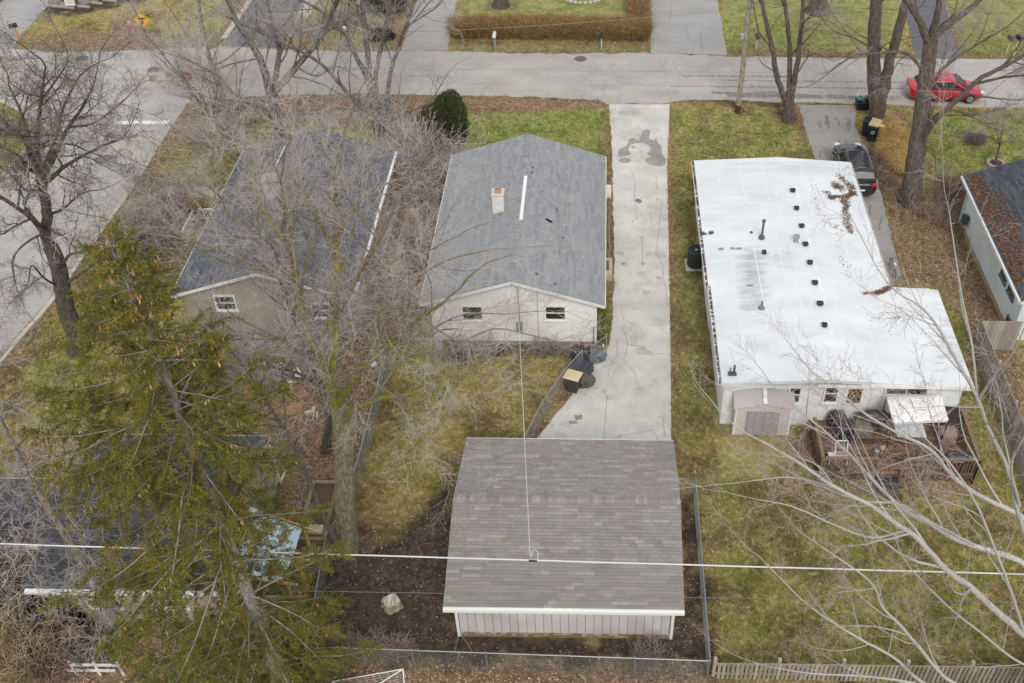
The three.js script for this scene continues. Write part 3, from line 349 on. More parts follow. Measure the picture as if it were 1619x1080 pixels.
// -- cream house with grey roof --
{ seed(12);
  const root = thing('house', 'cream sided house with light grey shingle roof and white brick chimney', 'house'), pal = [C(150, 151, 153), C(146, 147, 150), C(154, 155, 156), C(142, 143, 147), C(157, 157, 158), C(138, 140, 144)];
  const cream = mat(C(228, 226, 220), { map: T.cloud, rough: 0.7 });
  const g = gable(root, { axis: 'z', x0: -7.9, x1: 0.28, z0: -46.6, z1: -34.38, he: 2.66, hr: 4.0, over: 0.38, overG: 0.3, wallMat: mat(C(215, 210, 200)), roofPal: pal, budget: 300, trim: TRIM });
  const wz = -34.68, wx0 = -7.52, wx1 = -0.1; const top = (t) => 2.64 + (1 - Math.abs(t * 2 - 1)) * 1.18;
  boards(g.wall, V3(wx0, 0, wz), V3(wx1, 0, wz), ZP, 0.22, 0.2, top, cream); boards(g.wall, V3(wx1, 0, wz), V3(wx1, 0, -46.3), XP, 0.22, 0.2, () => 2.5, cream); boards(g.wall, V3(wx0, 0, -46.3), V3(wx0, 0, wz), XN, 0.22, 0.2, () => 2.5, cream);
  mb().box(wx0 + 0.02, wx1 - 0.02, 0, 0.2, wz, wz + 0.012).build('foundation', mat(C(150, 140, 125), { map: T.speck }), g.wall);
  for (const x of [wx0, wx1]) mb().box(x - 0.03, x + 0.03, 0.15, 2.55, wz - 0.02, wz + 0.035).build('corner_trim', WHITE, root);
  for (const x of [747, 878]) { const c = W(x, 494, wz + 0.03); windowAt(root, c, ZP, XP, 0.98, 0.86, TRIM); }
  { const a = W(818, 452, wz + 0.05); mb().tube([V3(a.x, 3.9, wz + 0.06), V3(a.x, 1.2, wz + 0.06)], 0.03, 8).build('service_conduit', mat(C(92, 88, 86)), root); mb().box(a.x - 0.14, a.x + 0.14, 0.9, 1.4, wz + 0.02, wz + 0.18).build('electric_meter', GALV, root); mb().tube([V3(a.x + 0.85, 3.4, wz + 0.04), V3(a.x + 0.85, 0.3, wz + 0.04)], 0.014, 6).build('cable', mat(C(165, 160, 155)), root); }
  { const hAt = (x) => 2.66 + (4.09 - Math.abs(x + 3.81)) / 4.09 * 1.34, c = G(789, 330, 3.72); const ch = mb().box(c.x - 0.26, c.x + 0.26, hAt(c.x) - 0.35, hAt(c.x) + 0.95, c.z - 0.26, c.z + 0.26).build('chimney', mat(C(226, 221, 214), { map: T.cloud }), g.roof);
    for (let r = 0; r < 8; r++) for (let k = 0; k < 3; k++) mb().box(c.x - 0.27 + k * 0.183, c.x - 0.1 + k * 0.183, hAt(c.x) - 0.1 + r * 0.125, hAt(c.x) + 0.01 + r * 0.125, c.z + 0.255, c.z + 0.272).build('brick', mat(C(232, 228, 222), { map: T.speck }), g.roof);
    mb().box(c.x - 0.3, c.x + 0.3, hAt(c.x) + 0.952, hAt(c.x) + 1.02, c.z - 0.3, c.z + 0.3).build('chimney_slab', mat(C(214, 206, 196), { map: T.speck }), g.roof); const rim = mb(); for (const [a, b, d, e] of [[-0.15, 0.15, -0.15, -0.1], [-0.15, 0.15, 0.1, 0.15], [-0.15, -0.1, -0.1, 0.1], [0.1, 0.15, -0.1, 0.1]]) rim.box(c.x + a, c.x + b, hAt(c.x) + 1.022, hAt(c.x) + 1.2, c.z + d, c.z + e); rim.build('chimney_crown', mat(C(190, 152, 128), { map: T.speck }), g.roof);
    const hb = hAt(-3.81) ; mb().bar(V3(-3.68, hb - 0.0, -38.9), V3(-3.68, hb - 0.0, -42.6), 0.16, 0.05).build('ridge_flashing', WHITE, g.roof);
    for (const [x, y] of [[881, 340], [863, 355]]) { const q = G(x, y, 3.3), yy = hAt(q.x); if (x === 881) mb().lathe(q.x, yy - 0.05, q.z, [[0.16, 0], [0.15, 0.06], [0.06, 0.07], [0.055, 0.4], [0.0, 0.4]]).build('vent_pipe', GALV, g.roof); else mb().tube([V3(q.x, yy + 0.02, q.z), V3(q.x + 0.3, yy - 0.03, q.z + 0.15)], 0.06, 6).build('roof_vent', DARK, g.roof); }
    for (const [x, y] of [[841, 275], [839, 283], [846, 438], [876, 446], [887, 371]]) { const q = G(x, y, 3.5), yy = hAt(q.x); mb().box(q.x - 0.13, q.x + 0.13, yy - 0.03, yy + 0.02, q.z - 0.07, q.z + 0.07).build('shingle', mat(C(98, 99, 104)), g.roof); } }
  { const st = G(965, 305); mb().box(-0.02, 0.62, 0, 0.2, st.z - 0.5, st.z + 0.55).build('door_step', mat(C(222, 214, 200), { map: T.speck }), root); const s2 = G(965, 432); const s = mb().box(-0.05, 0.66, 0, 0.42, s2.z - 0.7, s2.z + 0.6).build('side_stoop', mat(C(192, 176, 152), { map: T.speck }), root); mb().box(0.08, 0.5, 0.42, 0.445, s2.z - 0.45, s2.z + 0.3).build('door_mat', mat(C(110, 100, 96)), s); }
}
// -- tan house with slate blue roof --
{ seed(13);
  const root = thing('house', 'tan sided house with dark blue grey roof behind the bare trees', 'house'), pal = [C(98, 100, 109), C(91, 93, 102), C(106, 108, 116), C(85, 87, 96), C(114, 116, 123)];
  const tan = mat(C(158, 144, 130), { map: T.cloud }); const g = gable(root, { axis: 'z', x0: -19.1, x1: -11.0, z0: -46.9, z1: -34.75, he: 2.66, hr: 4.0, over: 0.35, overG: 0.3, wallMat: mat(C(150, 138, 126)), roofPal: pal, budget: 120, trim: WHITE });
  const wz = -35.05, wx0 = -18.75, wx1 = -11.35, top = (t) => 2.62 + (1 - Math.abs(t * 2 - 1)) * 1.18; boards(g.wall, V3(wx0, 0, wz), V3(wx1, 0, wz), ZP, 0.2, 0.2, top, tan); boards(g.wall, V3(wx1, 0, wz), V3(wx1, 0, -46.6), XP, 0.2, 0.2, () => 2.5, tan);
  for (const [x, y] of [[357, 478], [510, 490]]) windowAt(root, W(x, y, wz + 0.03), ZP, XP, 0.98, 0.88, WHITE);
  const hAt = (x) => 2.66 + (4.05 - Math.abs(x + 15.05)) / 4.05 * 1.34, c = G(433, 305, 3.9); mb().box(c.x - 0.33, c.x + 0.33, hAt(c.x) - 0.4, hAt(c.x) + 0.95, c.z - 0.3, c.z + 0.3).build('chimney', mat(C(206, 208, 208), { map: T.cloud }), g.roof); mb().box(c.x - 0.38, c.x + 0.38, hAt(c.x) + 0.952, hAt(c.x) + 1.05, c.z - 0.35, c.z + 0.35).build('chimney_crown', CONC, g.roof);
  { const q = G(532, 338, 3.4); mb().lathe(q.x, hAt(q.x) - 0.05, q.z, [[0.14, 0], [0.05, 0.08], [0.05, 0.45], [0, 0.45]]).build('vent_pipe', WHITE, g.roof); const p = G(441, 237, 3.9); mb().tube([V3(p.x, hAt(p.x) - 0.02, p.z - 1), V3(p.x, hAt(p.x) + 0.02, p.z + 1.2)], 0.05, 6).build('ridge_flashing', WHITE, g.roof); }
  mb().box(-10.97, -10.88, 2.52, 2.64, -46.9, -34.75).build('gutter', WHITE, root); mb().tube([V3(-11.05, 2.45, -34.9), V3(-11.3, 2.2, -34.98), V3(-11.3, 0.1, -34.95)], 0.04, 6).build('downspout', WHITE, root);
  { const m = mb(); const a = G(288, 366, 0.9), b = G(306, 331, 0.9), d = G(335, 331, 0.9); for (const [p, q] of [[a, b], [b, d]]) { m.bar(p, q, 0.07, 0.07); m.bar(V3(p.x, 0.3, p.z), V3(q.x, 0.3, q.z), 0.05, 0.05); const n = Math.round(p.distanceTo(q) / 0.16); for (let i = 0; i <= n; i++) { const t = i / n; m.box(lerp(p.x, q.x, t) - 0.02, lerp(p.x, q.x, t) + 0.02, 0, 0.88, lerp(p.z, q.z, t) - 0.02, lerp(p.z, q.z, t) + 0.02); } } m.build('stair_railing', WHITE, root); }
}
// -- white membrane roof house --
const H3 = {};
{ seed(14);
  const root = thing('house', 'low white house with white membrane roof and a row of black vents', 'house'); H3.root = root;
  const RX0 = 4.8, RX1 = 15.5, RZ0 = -46.3, RZ1 = -29.3, wp = (x, y) => { const q = G(x, y, 2.98); return [q.x, q.z]; };
  const roofP = pavedTex(RX0, RX1, RZ0, RZ1, 60, [229, 231, 234], { grain: 0.06, blotch: 0.12, draw: (line, blob) => { const smear = (x0, y0, x1, y1, n, sh, al, w = 0.5) => { for (let k = 0; k < n; k++) { const p = wp(rr(x0, x1), rr(y0, y1)), a = rr(0.15, w), b = rr(0.03, 0.12); blob(jag(Array.from({ length: 12 }, (_, i) => [p[0] + a * Math.cos(i * 0.5236), p[1] + b * Math.sin(i * 0.5236)]), 0.02, 0.08), sh + rr(-6, 6) | 0, al); } }; smear(1174, 385, 1206, 488, 190, 98, 0.16); smear(1180, 400, 1204, 440, 60, 98, 0.14); smear(1226, 390, 1250, 430, 40, 108, 0.12); smear(1160, 256, 1340, 272, 70, 112, 0.15, 1.2); smear(1110, 300, 1300, 360, 60, 118, 0.12, 1.0); smear(1120, 480, 1480, 600, 60, 121, 0.12, 1.2); smear(1480, 470, 1530, 580, 160, 98, 0.14, 0.4); smear(1280, 300, 1360, 440, 70, 118, 0.14, 0.7); for (const [x, y] of [[1186, 450], [1158, 390], [1140, 390], [1168, 391]]) smear(x - 1, y - 1, x + 1, y + 1, 4, 70, 0.4, 0.16); } });
  const memb = new THREE.MeshStandardMaterial({ map: roofP.t, roughness: 0.55 }); const wallM = mat(C(228, 230, 231), { map: T.cloud });
  const x0 = 4.95, xr = 9.32, x1 = 13.2, x2 = 15.35, zf = -46.1, zs = -35.75, zn = -29.45, he = 2.8, hr = 3.06, hx = (x) => (x < xr ? lerp(he, hr, (x - x0) / (xr - x0)) : lerp(hr, he, (x - xr) / (x1 - xr)));
  const r = mb(), P = (x, z) => V3(x, hx(x), z), th = 0.16; slab(r, P(x0, zs), P(xr, zs), P(xr, zf), P(x0, zf), th); slab(r, P(xr, zs), P(x1, zs), P(x1, zf), P(xr, zf), th);
  slab(r, P(x0 + 0.1, zn), P(xr, zn), P(xr, zs), P(x0 + 0.1, zs), th); slab(r, P(xr, zn), P(x1, zn), P(x1, zs), P(xr, zs), th); slab(r, P(x1, zn), P(x2, zn), P(x2, zs), P(x1, zs), th);
  const roof = r.build('roof', memb, root); { const p = roof.geometry.attributes.position, uv = roof.geometry.attributes.uv; for (let i = 0; i < p.count; i++) uv.setXY(i, (p.getX(i) - RX0) / (RX1 - RX0), (p.getZ(i) - RZ0) / (RZ1 - RZ0)); } H3.hx = hx; H3.roof = roof;
  const w = mb(), wz = -29.8; w.box(x0 + 0.25, x1 - 0.25, 0, he - 0.12, zf + 0.3, zs); w.box(x0 + 0.3, x2 - 0.3, 0, 2.5, zs + 0.01 - 0.3, wz); w.box(x0 + 0.3, x1, 2.5, 2.63, zs, wz); const wall = w.build('wall', wallM, root);
  boards(wall, V3(x0 + 0.3, 0, wz), V3(x2 - 0.3, 0, wz), ZP, 0.15, 0.2, () => 2.5, wallM); boards(wall, V3(x0 + 0.25, 0, zf + 0.3), V3(x0 + 0.25, 0, zs), XN, 0.15, 0.2, () => 2.6, wallM); boards(wall, V3(x0 + 0.3, 0, zs), V3(x0 + 0.3, 0, wz), XN, 0.15, 0.2, () => 2.6, wallM);
  // seams of the membrane and the patches round the vents, a few mm proud
  for (const [xa] of [[6.1], [7.25], [8.4], [10.4], [11.6], [12.5]]) mb().hex(...[0, 0.004].map((o) => [V3(xa, hx(xa) + o, zn + 0.02), V3(xa + 0.06, hx(xa + 0.06) + o, zn + 0.02), V3(xa + 0.06, hx(xa + 0.06) + o, zf + 0.02), V3(xa, hx(xa) + o, zf + 0.02)])).build('seam', mat(C(230, 233, 237), { rough: 0.6, map: T.fine }), roof);
  for (const z of [-42, -37.4, -33.4]) mb().hex(...[0, 0.004].map((o) => [V3(x0 + 0.15, hx(x0 + 0.15) + o, z + 0.05), V3(xr, hr + o, z + 0.05), V3(xr, hr + o, z), V3(x0 + 0.15, hx(x0 + 0.15) + o, z)])).build('seam', mat(C(231, 234, 238), { rough: 0.6, map: T.fine }), roof);
  const vents = [[1253, 304], [1259, 332], [1267, 360], [1273, 389], [1280, 418], [1288, 450], [1296, 483], [1303, 517]];
  for (const [x, y] of vents) { const q = G(x, y, 3.0), h = hx(q.x); mb().hex(...[0, 0.006].map((o) => [[-0.62, 0.5], [0.55, 0.5], [0.55, -0.55], [-0.62, -0.55]].map(([a, b]) => V3(q.x + a - 0.25, hx(q.x + a - 0.25) + o, q.z + b)))).build('roof_patch', mat(C(232, 235, 240), { rough: 0.5 }), roof);
    const v = mb(); const vs = rr(0.9, 1.08); v.rbox(0.27 * vs, 0.08, 0.23, 0.03, q.x, h + 0.12, q.z, rr(-0.12, 0.12)); v.box(q.x - 0.09, q.x + 0.09, h - 0.01, h + 0.09, q.z - 0.08, q.z + 0.08); v.build('roof_vent', BLACKM, roof); }
  { const q = G(1204, 377, 2.95), h = hx(q.x); mb().lathe(q.x, h, q.z, [[0.16, 0], [0.13, 0.12], [0.055, 0.25], [0.055, 0.95], [0.09, 0.96], [0.08, 1.06], [0, 1.1]]).build('vent_stack', mat(C(88, 96, 102), { rough: 0.5 }), roof); }
  { const q = G(1258, 384, 2.98), h = hx(q.x); mb().lathe(q.x, h, q.z, [[0.13, 0], [0.1, 0.05], [0.08, 0.22], [0.15, 0.23], [0.15, 0.34], [0, 0.38]]).build('vent_pipe', GALV, roof); }
  { const q = G(1204, 487, 2.95), h = hx(q.x); mb().lathe(q.x, h, q.z, [[0.15, 0], [0.13, 0.06], [0.05, 0.2], [0.05, 0.38], [0, 0.39]]).build('vent_pipe', mat(C(120, 130, 138)), roof); }
  { const q = G(1208, 401, 2.95), h = hx(q.x); mb().rbox(0.2, 0.16, 0.2, 0.03, q.x, h + 0.08, q.z).build('roof_vent', BLACKM, roof); const p = G(1188, 368, 2.95); mb().rbox(0.12, 0.08, 0.1, 0.02, p.x, hx(p.x) + 0.04, p.z).build('roof_vent', BLACKM, roof); }
  { const q = G(1158, 590, 2.9), h = hx(q.x), v = mb(); v.box(q.x - 0.17, q.x + 0.17, h, h + 0.07, q.z - 0.1, q.z + 0.1); v.cyl(q.x + 0.06, h + 0.07, h + 0.5, q.z, 0.045, 0.045, 8); v.cyl(q.x - 0.1, h + 0.07, h + 0.36, q.z, 0.022, 0.022, 6); v.build('flue_base', mat(C(92, 90, 88)), roof); }
  // eave gutters with leaf litter in them
  const gut = mb(); for (const [gx, a, b, ye] of [[x0 - 0.07, zf, zs, he], [x0 + 0.03, zs + 0.02, zn, he]]) { gut.box(gx - 0.07, gx - 0.055, ye - 0.16, ye - 0.02, a, b); gut.box(gx - 0.055, gx + 0.055, ye - 0.16, ye - 0.15, a, b); } gut.box(x1 + 0.055, x1 + 0.07, he - 0.16, he - 0.02, zf, zs - 0.4); gut.box(x1 + 0.002, x1 + 0.055, he - 0.16, he - 0.15, zf, zs - 0.4); gut.box(x0 + 0.1, x0 + 4.0, 2.66, 2.78, zn + 0.10, zn + 0.115); gut.box(x0 + 0.1, x0 + 4.0, 2.64, 2.655, zn + 0.005, zn + 0.115); gut.build('gutter', TRIM, root);
  mb().box(x0 + 4.0, x2, 2.62, 2.78, zn + 0.004, zn + 0.03).build('fascia', WHITE, root);
  const lm = mat(C(92, 72, 56), { map: T.speck }); { const l = mb(); for (let i = 0; i < 260; i++) { const z = rr(zf, zn), x = z < zs ? x0 - 0.06 : x0 + 0.04; l.rbox(rr(0.03, 0.08), 0.03, rr(0.04, 0.1), 0.01, x + rr(-0.02, 0.02), he - 0.13 + rr(0, 0.03), z, rr(0, 3)); } l.build('gutter_leaves', lm, root).userData.kind = 'stuff'; }
  windowAt(root, W(1256, 623, wz + 0.03), ZP, XP, 0.55, 1.0, WHITE); windowAt(root, W(1314, 621, wz + 0.03), ZP, XP, 0.62, 1.1, WHITE);
  windowAt(root, W(1434, 614, wz + 0.03), ZP, XP, 1.8, 0.75, WHITE, { sashes: 1, vert: 1 });
  { const c = W(1350, 628, wz + 0.03), d = mb().box(c.x - 0.42, c.x + 0.42, 0.4, 2.4, wz + 0.02, wz + 0.055).build('door', WHITE, root); mb().box(c.x - 0.28, c.x + 0.28, 1.45, 2.25, wz + 0.056, wz + 0.07).build('door_glass', mat(C(70, 52, 32), { rough: 0.15 }), d); const l = mb(); for (let k = -3; k <= 3; k++) for (const s of [1, -1]) { const y0 = 1.45, y1 = 2.25, xa = c.x + k * 0.19 - s * 0.2, xb = xa + s * 0.4; let a = V3(xa, y0, wz + 0.075), b = V3(xb, y1, wz + 0.075); const cl = (p, q, lim, sg) => { if (sg * (p.x - lim) > 0) { const t = (lim - p.x) / (q.x - p.x); p.lerp(q, t); } }; if (Math.abs((a.x + b.x) / 2 - c.x) > 0.5) continue; for (const [p, q] of [[a, b], [b, a]]) { cl(p, q, c.x + 0.28, 1); cl(p, q, c.x - 0.28, -1); } if (a.distanceTo(b) > 0.1) l.bar(a, b, 0.02, 0.012, V3(0, 0, 1)); } l.build('glass_lattice', mat(C(210, 180, 120)), d); mb().rbox(0.05, 0.05, 0.06, 0.015, c.x - 0.36, 1.4, wz + 0.085).build('door_handle', GALV, d); }
  mb().box(x0 + 0.26, x0 + 0.34, 0.1, 2.55, wz - 0.02, wz + 0.05).build('corner_trim', WHITE, root);
}
// -- small lean shed --
{ seed(15); const root = thing('garden_shed', 'small pale shed with gabled roof and grey double doors against the white house', 'shed'), a = G(1157, 685), b = G(1246, 690), x0 = a.x, x1 = b.x, cx = (x0 + x1) / 2, zf = -29.2, zb = -29.765, h = 1.62, hp = 1.86, body = mat(C(206, 200, 198), { map: T.cloud });
  const f = (z) => [V3(x0, 0, z), V3(x1, 0, z), V3(x1, h, z), V3(cx, hp, z), V3(x0, h, z)]; const w = mb().hex(f(zb).reverse(), f(zf).reverse()).build('wall', body, root);
  const r = mb(); slab(r, V3(x0 - 0.08, h + 0.02, zf + 0.08), V3(cx, hp + 0.07, zf + 0.08), V3(cx, hp + 0.42, zb), V3(x0 - 0.08, h + 0.42, zb), 0.04); slab(r, V3(cx, hp + 0.07, zf + 0.08), V3(x1 + 0.08, h + 0.02, zf + 0.08), V3(x1 + 0.08, h + 0.42, zb), V3(cx, hp + 0.42, zb), 0.04); r.build('roof', mat(C(196, 190, 190), { map: T.cloud }), root);
  const cap = mb(); cap.bar(V3(cx, hp + 0.1, zf + 0.085), V3(cx, hp + 0.45, zb), 0.16, 0.05); cap.build('ridge_cap', WHITE, root);
  for (const s of [-1, 1]) { const xa = cx + (s < 0 ? -0.68 : 0.02), xb = xa + 0.66, d = mb().box(xa, xb, 0.06, 1.42, zf + 0.002, zf + 0.03).build('door', mat(C(163, 158, 160), { map: T.wood }), root); for (const [u, v] of [[0.08, 0.48], [0.55, 0.95], [1.02, 1.36]]) for (const k of [0, 1]) mb().box(xa + 0.06 + k * 0.29, xa + 0.31 + k * 0.29, u, v, zf + 0.031, zf + 0.045).build('door_panel', mat(C(170, 165, 167), { map: T.cloud }), d); }
  for (const x of [x0, x1 - 0.09]) mb().box(x, x + 0.09, 0.02, h - 0.02, zf + 0.001, zf + 0.03).build('corner_trim', WHITE, root);
}
// -- pale teal house --
{ seed(16); const root = thing('house', 'pale teal sided house with charcoal shingle roof by the board fence', 'house'), pal = [C(84, 86, 94), C(77, 79, 87), C(92, 94, 101), C(70, 72, 80)], teal = mat(C(212, 221, 220), { map: T.cloud, rough: 0.6 });
  const x0 = 18.84, x1 = 27.0, z0 = -45.0, z1 = -34.9, g = gable(root, { axis: 'z', x0, x1, z0, z1, he: 2.75, hr: 4.25, over: 0.4, overG: 0.5, wallMat: teal, roofPal: pal, budget: 0, trim: WHITE });
  boards(g.wall, V3(19.24, 0, -44.5), V3(19.24, 0, -35.4), XN, 0.3, 0.11, () => 2.6, teal); boards(g.wall, V3(19.24, 0, -35.4), V3(26.6, 0, -35.4), ZP, 0.3, 0.2, (t) => 2.7 + (1 - Math.abs(t * 2 - 1)) * 1.3, teal);
  mb().box(19.2, 19.245, 0, 0.3, -44.52, -35.38).build('foundation', mat(C(176, 160, 138), { map: T.speck }), g.wall); mb().box(18.75, 18.83, 2.6, 2.74, z0, z1).build('gutter', WHITE, root); mb().tube([V3(18.8, 2.6, -44.6), V3(19.18, 2.3, -44.56), V3(19.18, 0.15, -44.56), V3(18.7, 0.06, -44.4)], 0.045, 6).build('downspout', WHITE, root);
  for (const z of [-36.7, -37.9]) windowAt(root, V3(19.235, 1.95, z), XN, ZP, 0.9, 0.75, mat(C(120, 124, 130))); windowAt(root, V3(19.235, 0.62, -36.0), XN, ZP, 0.6, 0.4, mat(C(120, 124, 130)), { sashes: 1 });
  { const q = G(1530, 366, 1); const m = mb(); m.rbox(0.3, 0.5, 0.4, 0.05, 19.05, 1.0, -43.6); m.build('gas_meter', mat(C(74, 98, 96)), root); mb().tube([V3(19.05, 0.8, -43.6), V3(19.05, 0.0, -43.6)], 0.03, 6).build('gas_pipe', GALV, root); }
}
// -- dark roof house at the bottom --
{ seed(17); const root = thing('house', 'low beige house with very dark roof under the spruce', 'house'), pal = [C(76, 76, 82), C(68, 68, 74), C(84, 84, 90), C(62, 62, 68), C(94, 94, 98)], beige = mat(C(170, 158, 143), { map: T.cloud });
  const g = gable(root, { axis: 'x', x0: -19.15, x1: -12.7, z0: -26.45, z1: -19.5, he: 2.55, hr: 3.55, over: 0.35, overG: 0.05, wallMat: beige, roofPal: pal, budget: 200, trim: WHITE });
  gable(root, { axis: 'x', x0: -27.5, x1: -19.2, z0: -24.4, z1: -21.4, he: 2.3, hr: 2.9, over: 0.3, overG: 0.2, wallMat: beige, roofPal: pal, budget: 0, trim: WHITE });
  boards(g.wall, V3(-19.1, 0, -19.85), V3(-12.75, 0, -19.85), ZP, 0.15, 0.12, () => 2.4, beige);
  const pm = mat(C(186, 174, 160), { map: T.fine }), e = mb(); for (let i = 0; i < 26; i++) { const a = -26.08 + i * 0.2395, b = a + 0.228, hm = Math.min(2.5 + (3.475 - Math.abs((a + b) / 2 + 22.975)) * 0.288 - 0.16, 3.3); mb().box(-12.752, -12.735, 0.12, hm, a, b).build('siding_panel', pm, g.wall); }
  for (const z of [-26.1, -19.85]) mb().box(-12.79, -12.72, 0.05, 2.42, z - 0.04, z + 0.04).build('corner_trim', WHITE, root);
  windowAt(root, V3(-17.0, 1.5, -19.83), ZP, XP, 1.2, 1.0, WHITE); windowAt(root, V3(-14.6, 1.5, -19.83), ZP, XP, 1.0, 0.9, WHITE);
  mb().box(-19.15, -12.7, 2.42, 2.54, -19.45, -19.35).build('gutter', WHITE, root);
  { const a = G(441, 768, 0.15), b = G(452, 743, 0.12), c = G(459, 736, 0.06), d = mb().tube([V3(-12.66, 2.3, -26.2), V3(-12.66, 0.25, -26.2), V3(a.x, 0.16, a.z), V3(b.x, 0.12, b.z)], 0.055, 8).build('downspout', WHITE, root); mb().tube([V3(b.x, 0.12, b.z), V3(lerp(b.x, c.x, 0.5), 0.1, lerp(b.z, c.z, 0.5)), V3(c.x + 0.2, 0.09, c.z - 0.3)], 0.085, 8).build('downspout_extension', mat(C(52, 66, 60)), d); }
}

// ---------- fences ----------
function chainLink(label, pts, h, { step = 2.6, cell = 0.085, topR = 0.024, name = 'chain_link_fence', cat = 'fence' } = {}) {
  const root = thing(name, label, cat), net = mb(), rail = mb(); const segs = [];
  for (let i = 0; i < pts.length - 1; i++) { const a = pts[i], b = pts[i + 1], n = Math.max(1, Math.round(a.distanceTo(b) / step)); for (let k = 0; k < n; k++) segs.push([a.clone().lerp(b, k / n), a.clone().lerp(b, (k + 1) / n)]); }
  const P = [...segs.map((s) => s[0]), segs[segs.length - 1][1]];
  for (const p of P) mb().tube([V3(p.x, 0, p.z), V3(p.x, h + 0.05, p.z)], 0.03, 8).build('post', GALV, root);
  rail.tube(P.map((p) => V3(p.x, h, p.z)), topR, 6); rail.build('top_rail', GALV, root);
  for (const [a, b] of segs) { const L = a.distanceTo(b), u = b.clone().sub(a).normalize(), H = h - 0.04; for (let s = -H; s < L; s += cell) for (const f of [1, -1]) { let x0 = s, y0 = f > 0 ? 0.03 : H, x1 = s + H, y1 = f > 0 ? H + 0.03 : 0.0; const sl = (y1 - y0) / (x1 - x0); if (x0 < 0) { y0 += -x0 * sl; x0 = 0; } if (x1 > L) { y1 -= (x1 - L) * sl; x1 = L; } if (x1 - x0 < 0.02) continue; const A = a.clone().addScaledVector(u, x0).setY(Math.max(0.02, y0)), B = a.clone().addScaledVector(u, x1).setY(Math.max(0.02, y1)); net.tube([A, B], 0.0024, 3, false); } }
  net.build('wire_mesh', MESHM, root).userData.kind = 'stuff'; return root;
}
chainLink('chain link fence along the back of the garage', [V3(-9.68, 0, -18.2), V3(-8.6, 0, -18.25), V3(3.84, 0, -17.95)], 1.2);
chainLink('chain link fence running beside the big mossy tree', [V3(-9.36, 0, -33.0), V3(-9.45, 0, -27), V3(-9.62, 0, -23.9), V3(-9.95, 0, -22.9), V3(-9.7, 0, -18.35)], 1.2);
chainLink('chain link fence along the side of the garage on the lawn', [V3(3.12, 0, -25.75), V3(3.87, 0, -25.75), V3(3.86, 0, -18.1)], 1.2);
chainLink('curved chain link fence between the brown yard and the concrete driveway', [V3(-3.3, 0, -26.7), V3(-3.0, 0, -27.7), V3(-2.3, 0, -29.9), V3(-1.45, 0, -31.8), V3(-0.7, 0, -33.05)], 1.15, { step: 2 });
{ const root = thing('chain_link_gate', 'open chain link gate frame beside the cream house', 'gate'), a = V3(-0.3, 0, -33.25), b = V3(0.38, 0, -33.95), f = mb(); for (const p of [a, b]) f.tube([V3(p.x, 0.0, p.z), V3(p.x, 1.3, p.z)], 0.028, 8); for (const y of [0.08, 1.22]) f.tube([V3(a.x, y, a.z), V3(b.x, y, b.z)], 0.024, 8); f.tube([V3(b.x, 1.22, b.z), V3(-0.1, 1.22, -34.55)], 0.022, 6); f.tube([V3(-0.2, 0, -34.5), V3(-0.2, 1.3, -34.5)], 0.025, 6); f.build('frame', GALV, root); const n = mb(); const u = b.clone().sub(a), L = u.length(); u.normalize(); for (let s = -1.1; s < L; s += 0.085) for (const q of [1, -1]) { let x0 = s, x1 = s + 1.1, y0 = q > 0 ? 0.1 : 1.2, y1 = q > 0 ? 1.2 : 0.1; const sl = (y1 - y0) / 1.1; if (x0 < 0) { y0 -= x0 * sl; x0 = 0; } if (x1 > L) { y1 -= (x1 - L) * sl; x1 = L; } if (x1 - x0 > 0.02) n.tube([a.clone().addScaledVector(u, x0).setY(y0), a.clone().addScaledVector(u, x1).setY(y1)], 0.0024, 3, false); } n.build('wire_mesh', MESHM, root).userData.kind = 'stuff'; mb().box(0.2, 0.26, 0.7, 0.84, -33.83, -33.78).build('latch', WHITE, root); }
{ seed(21); const root = thing('picket_fence', 'weathered grey wooden picket fence along the bottom of the lawn', 'fence'), wm = [mat(C(164, 152, 136), { map: T.wood }), mat(C(150, 138, 124), { map: T.wood }), mat(C(176, 164, 148), { map: T.wood })], zf = (x) => -18.0 + (x - 3.95) * 0.004;
  for (let x = 4.16; x < 16.5; x += 0.155) { const h = 0.98 + rr(-0.02, 0.02); mb().hex([V3(x, 0.02, zf(x) + 0.03), V3(x + 0.1, 0.02, zf(x) + 0.03), V3(x + 0.1, 0.02, zf(x) + 0.008), V3(x, 0.02, zf(x) + 0.008)], [V3(x + rr(-0.01, 0.01), h, zf(x) + 0.03), V3(x + 0.1, h, zf(x) + 0.03), V3(x + 0.1, h, zf(x) + 0.008), V3(x, h, zf(x) + 0.008)]).build('picket', pick(wm), root); }
  for (const y of [0.25, 0.85]) mb().box(4.0, 16.5, y, y + 0.09, -18.04, -18.0).build('rail', wm[0], root); for (const x of [4.0, 6.15, 8.3, 10.45, 12.6, 14.75]) mb().box(x, x + 0.11, 0, 1.14, -18.15, -18.042).build('post', wm[2], root); }
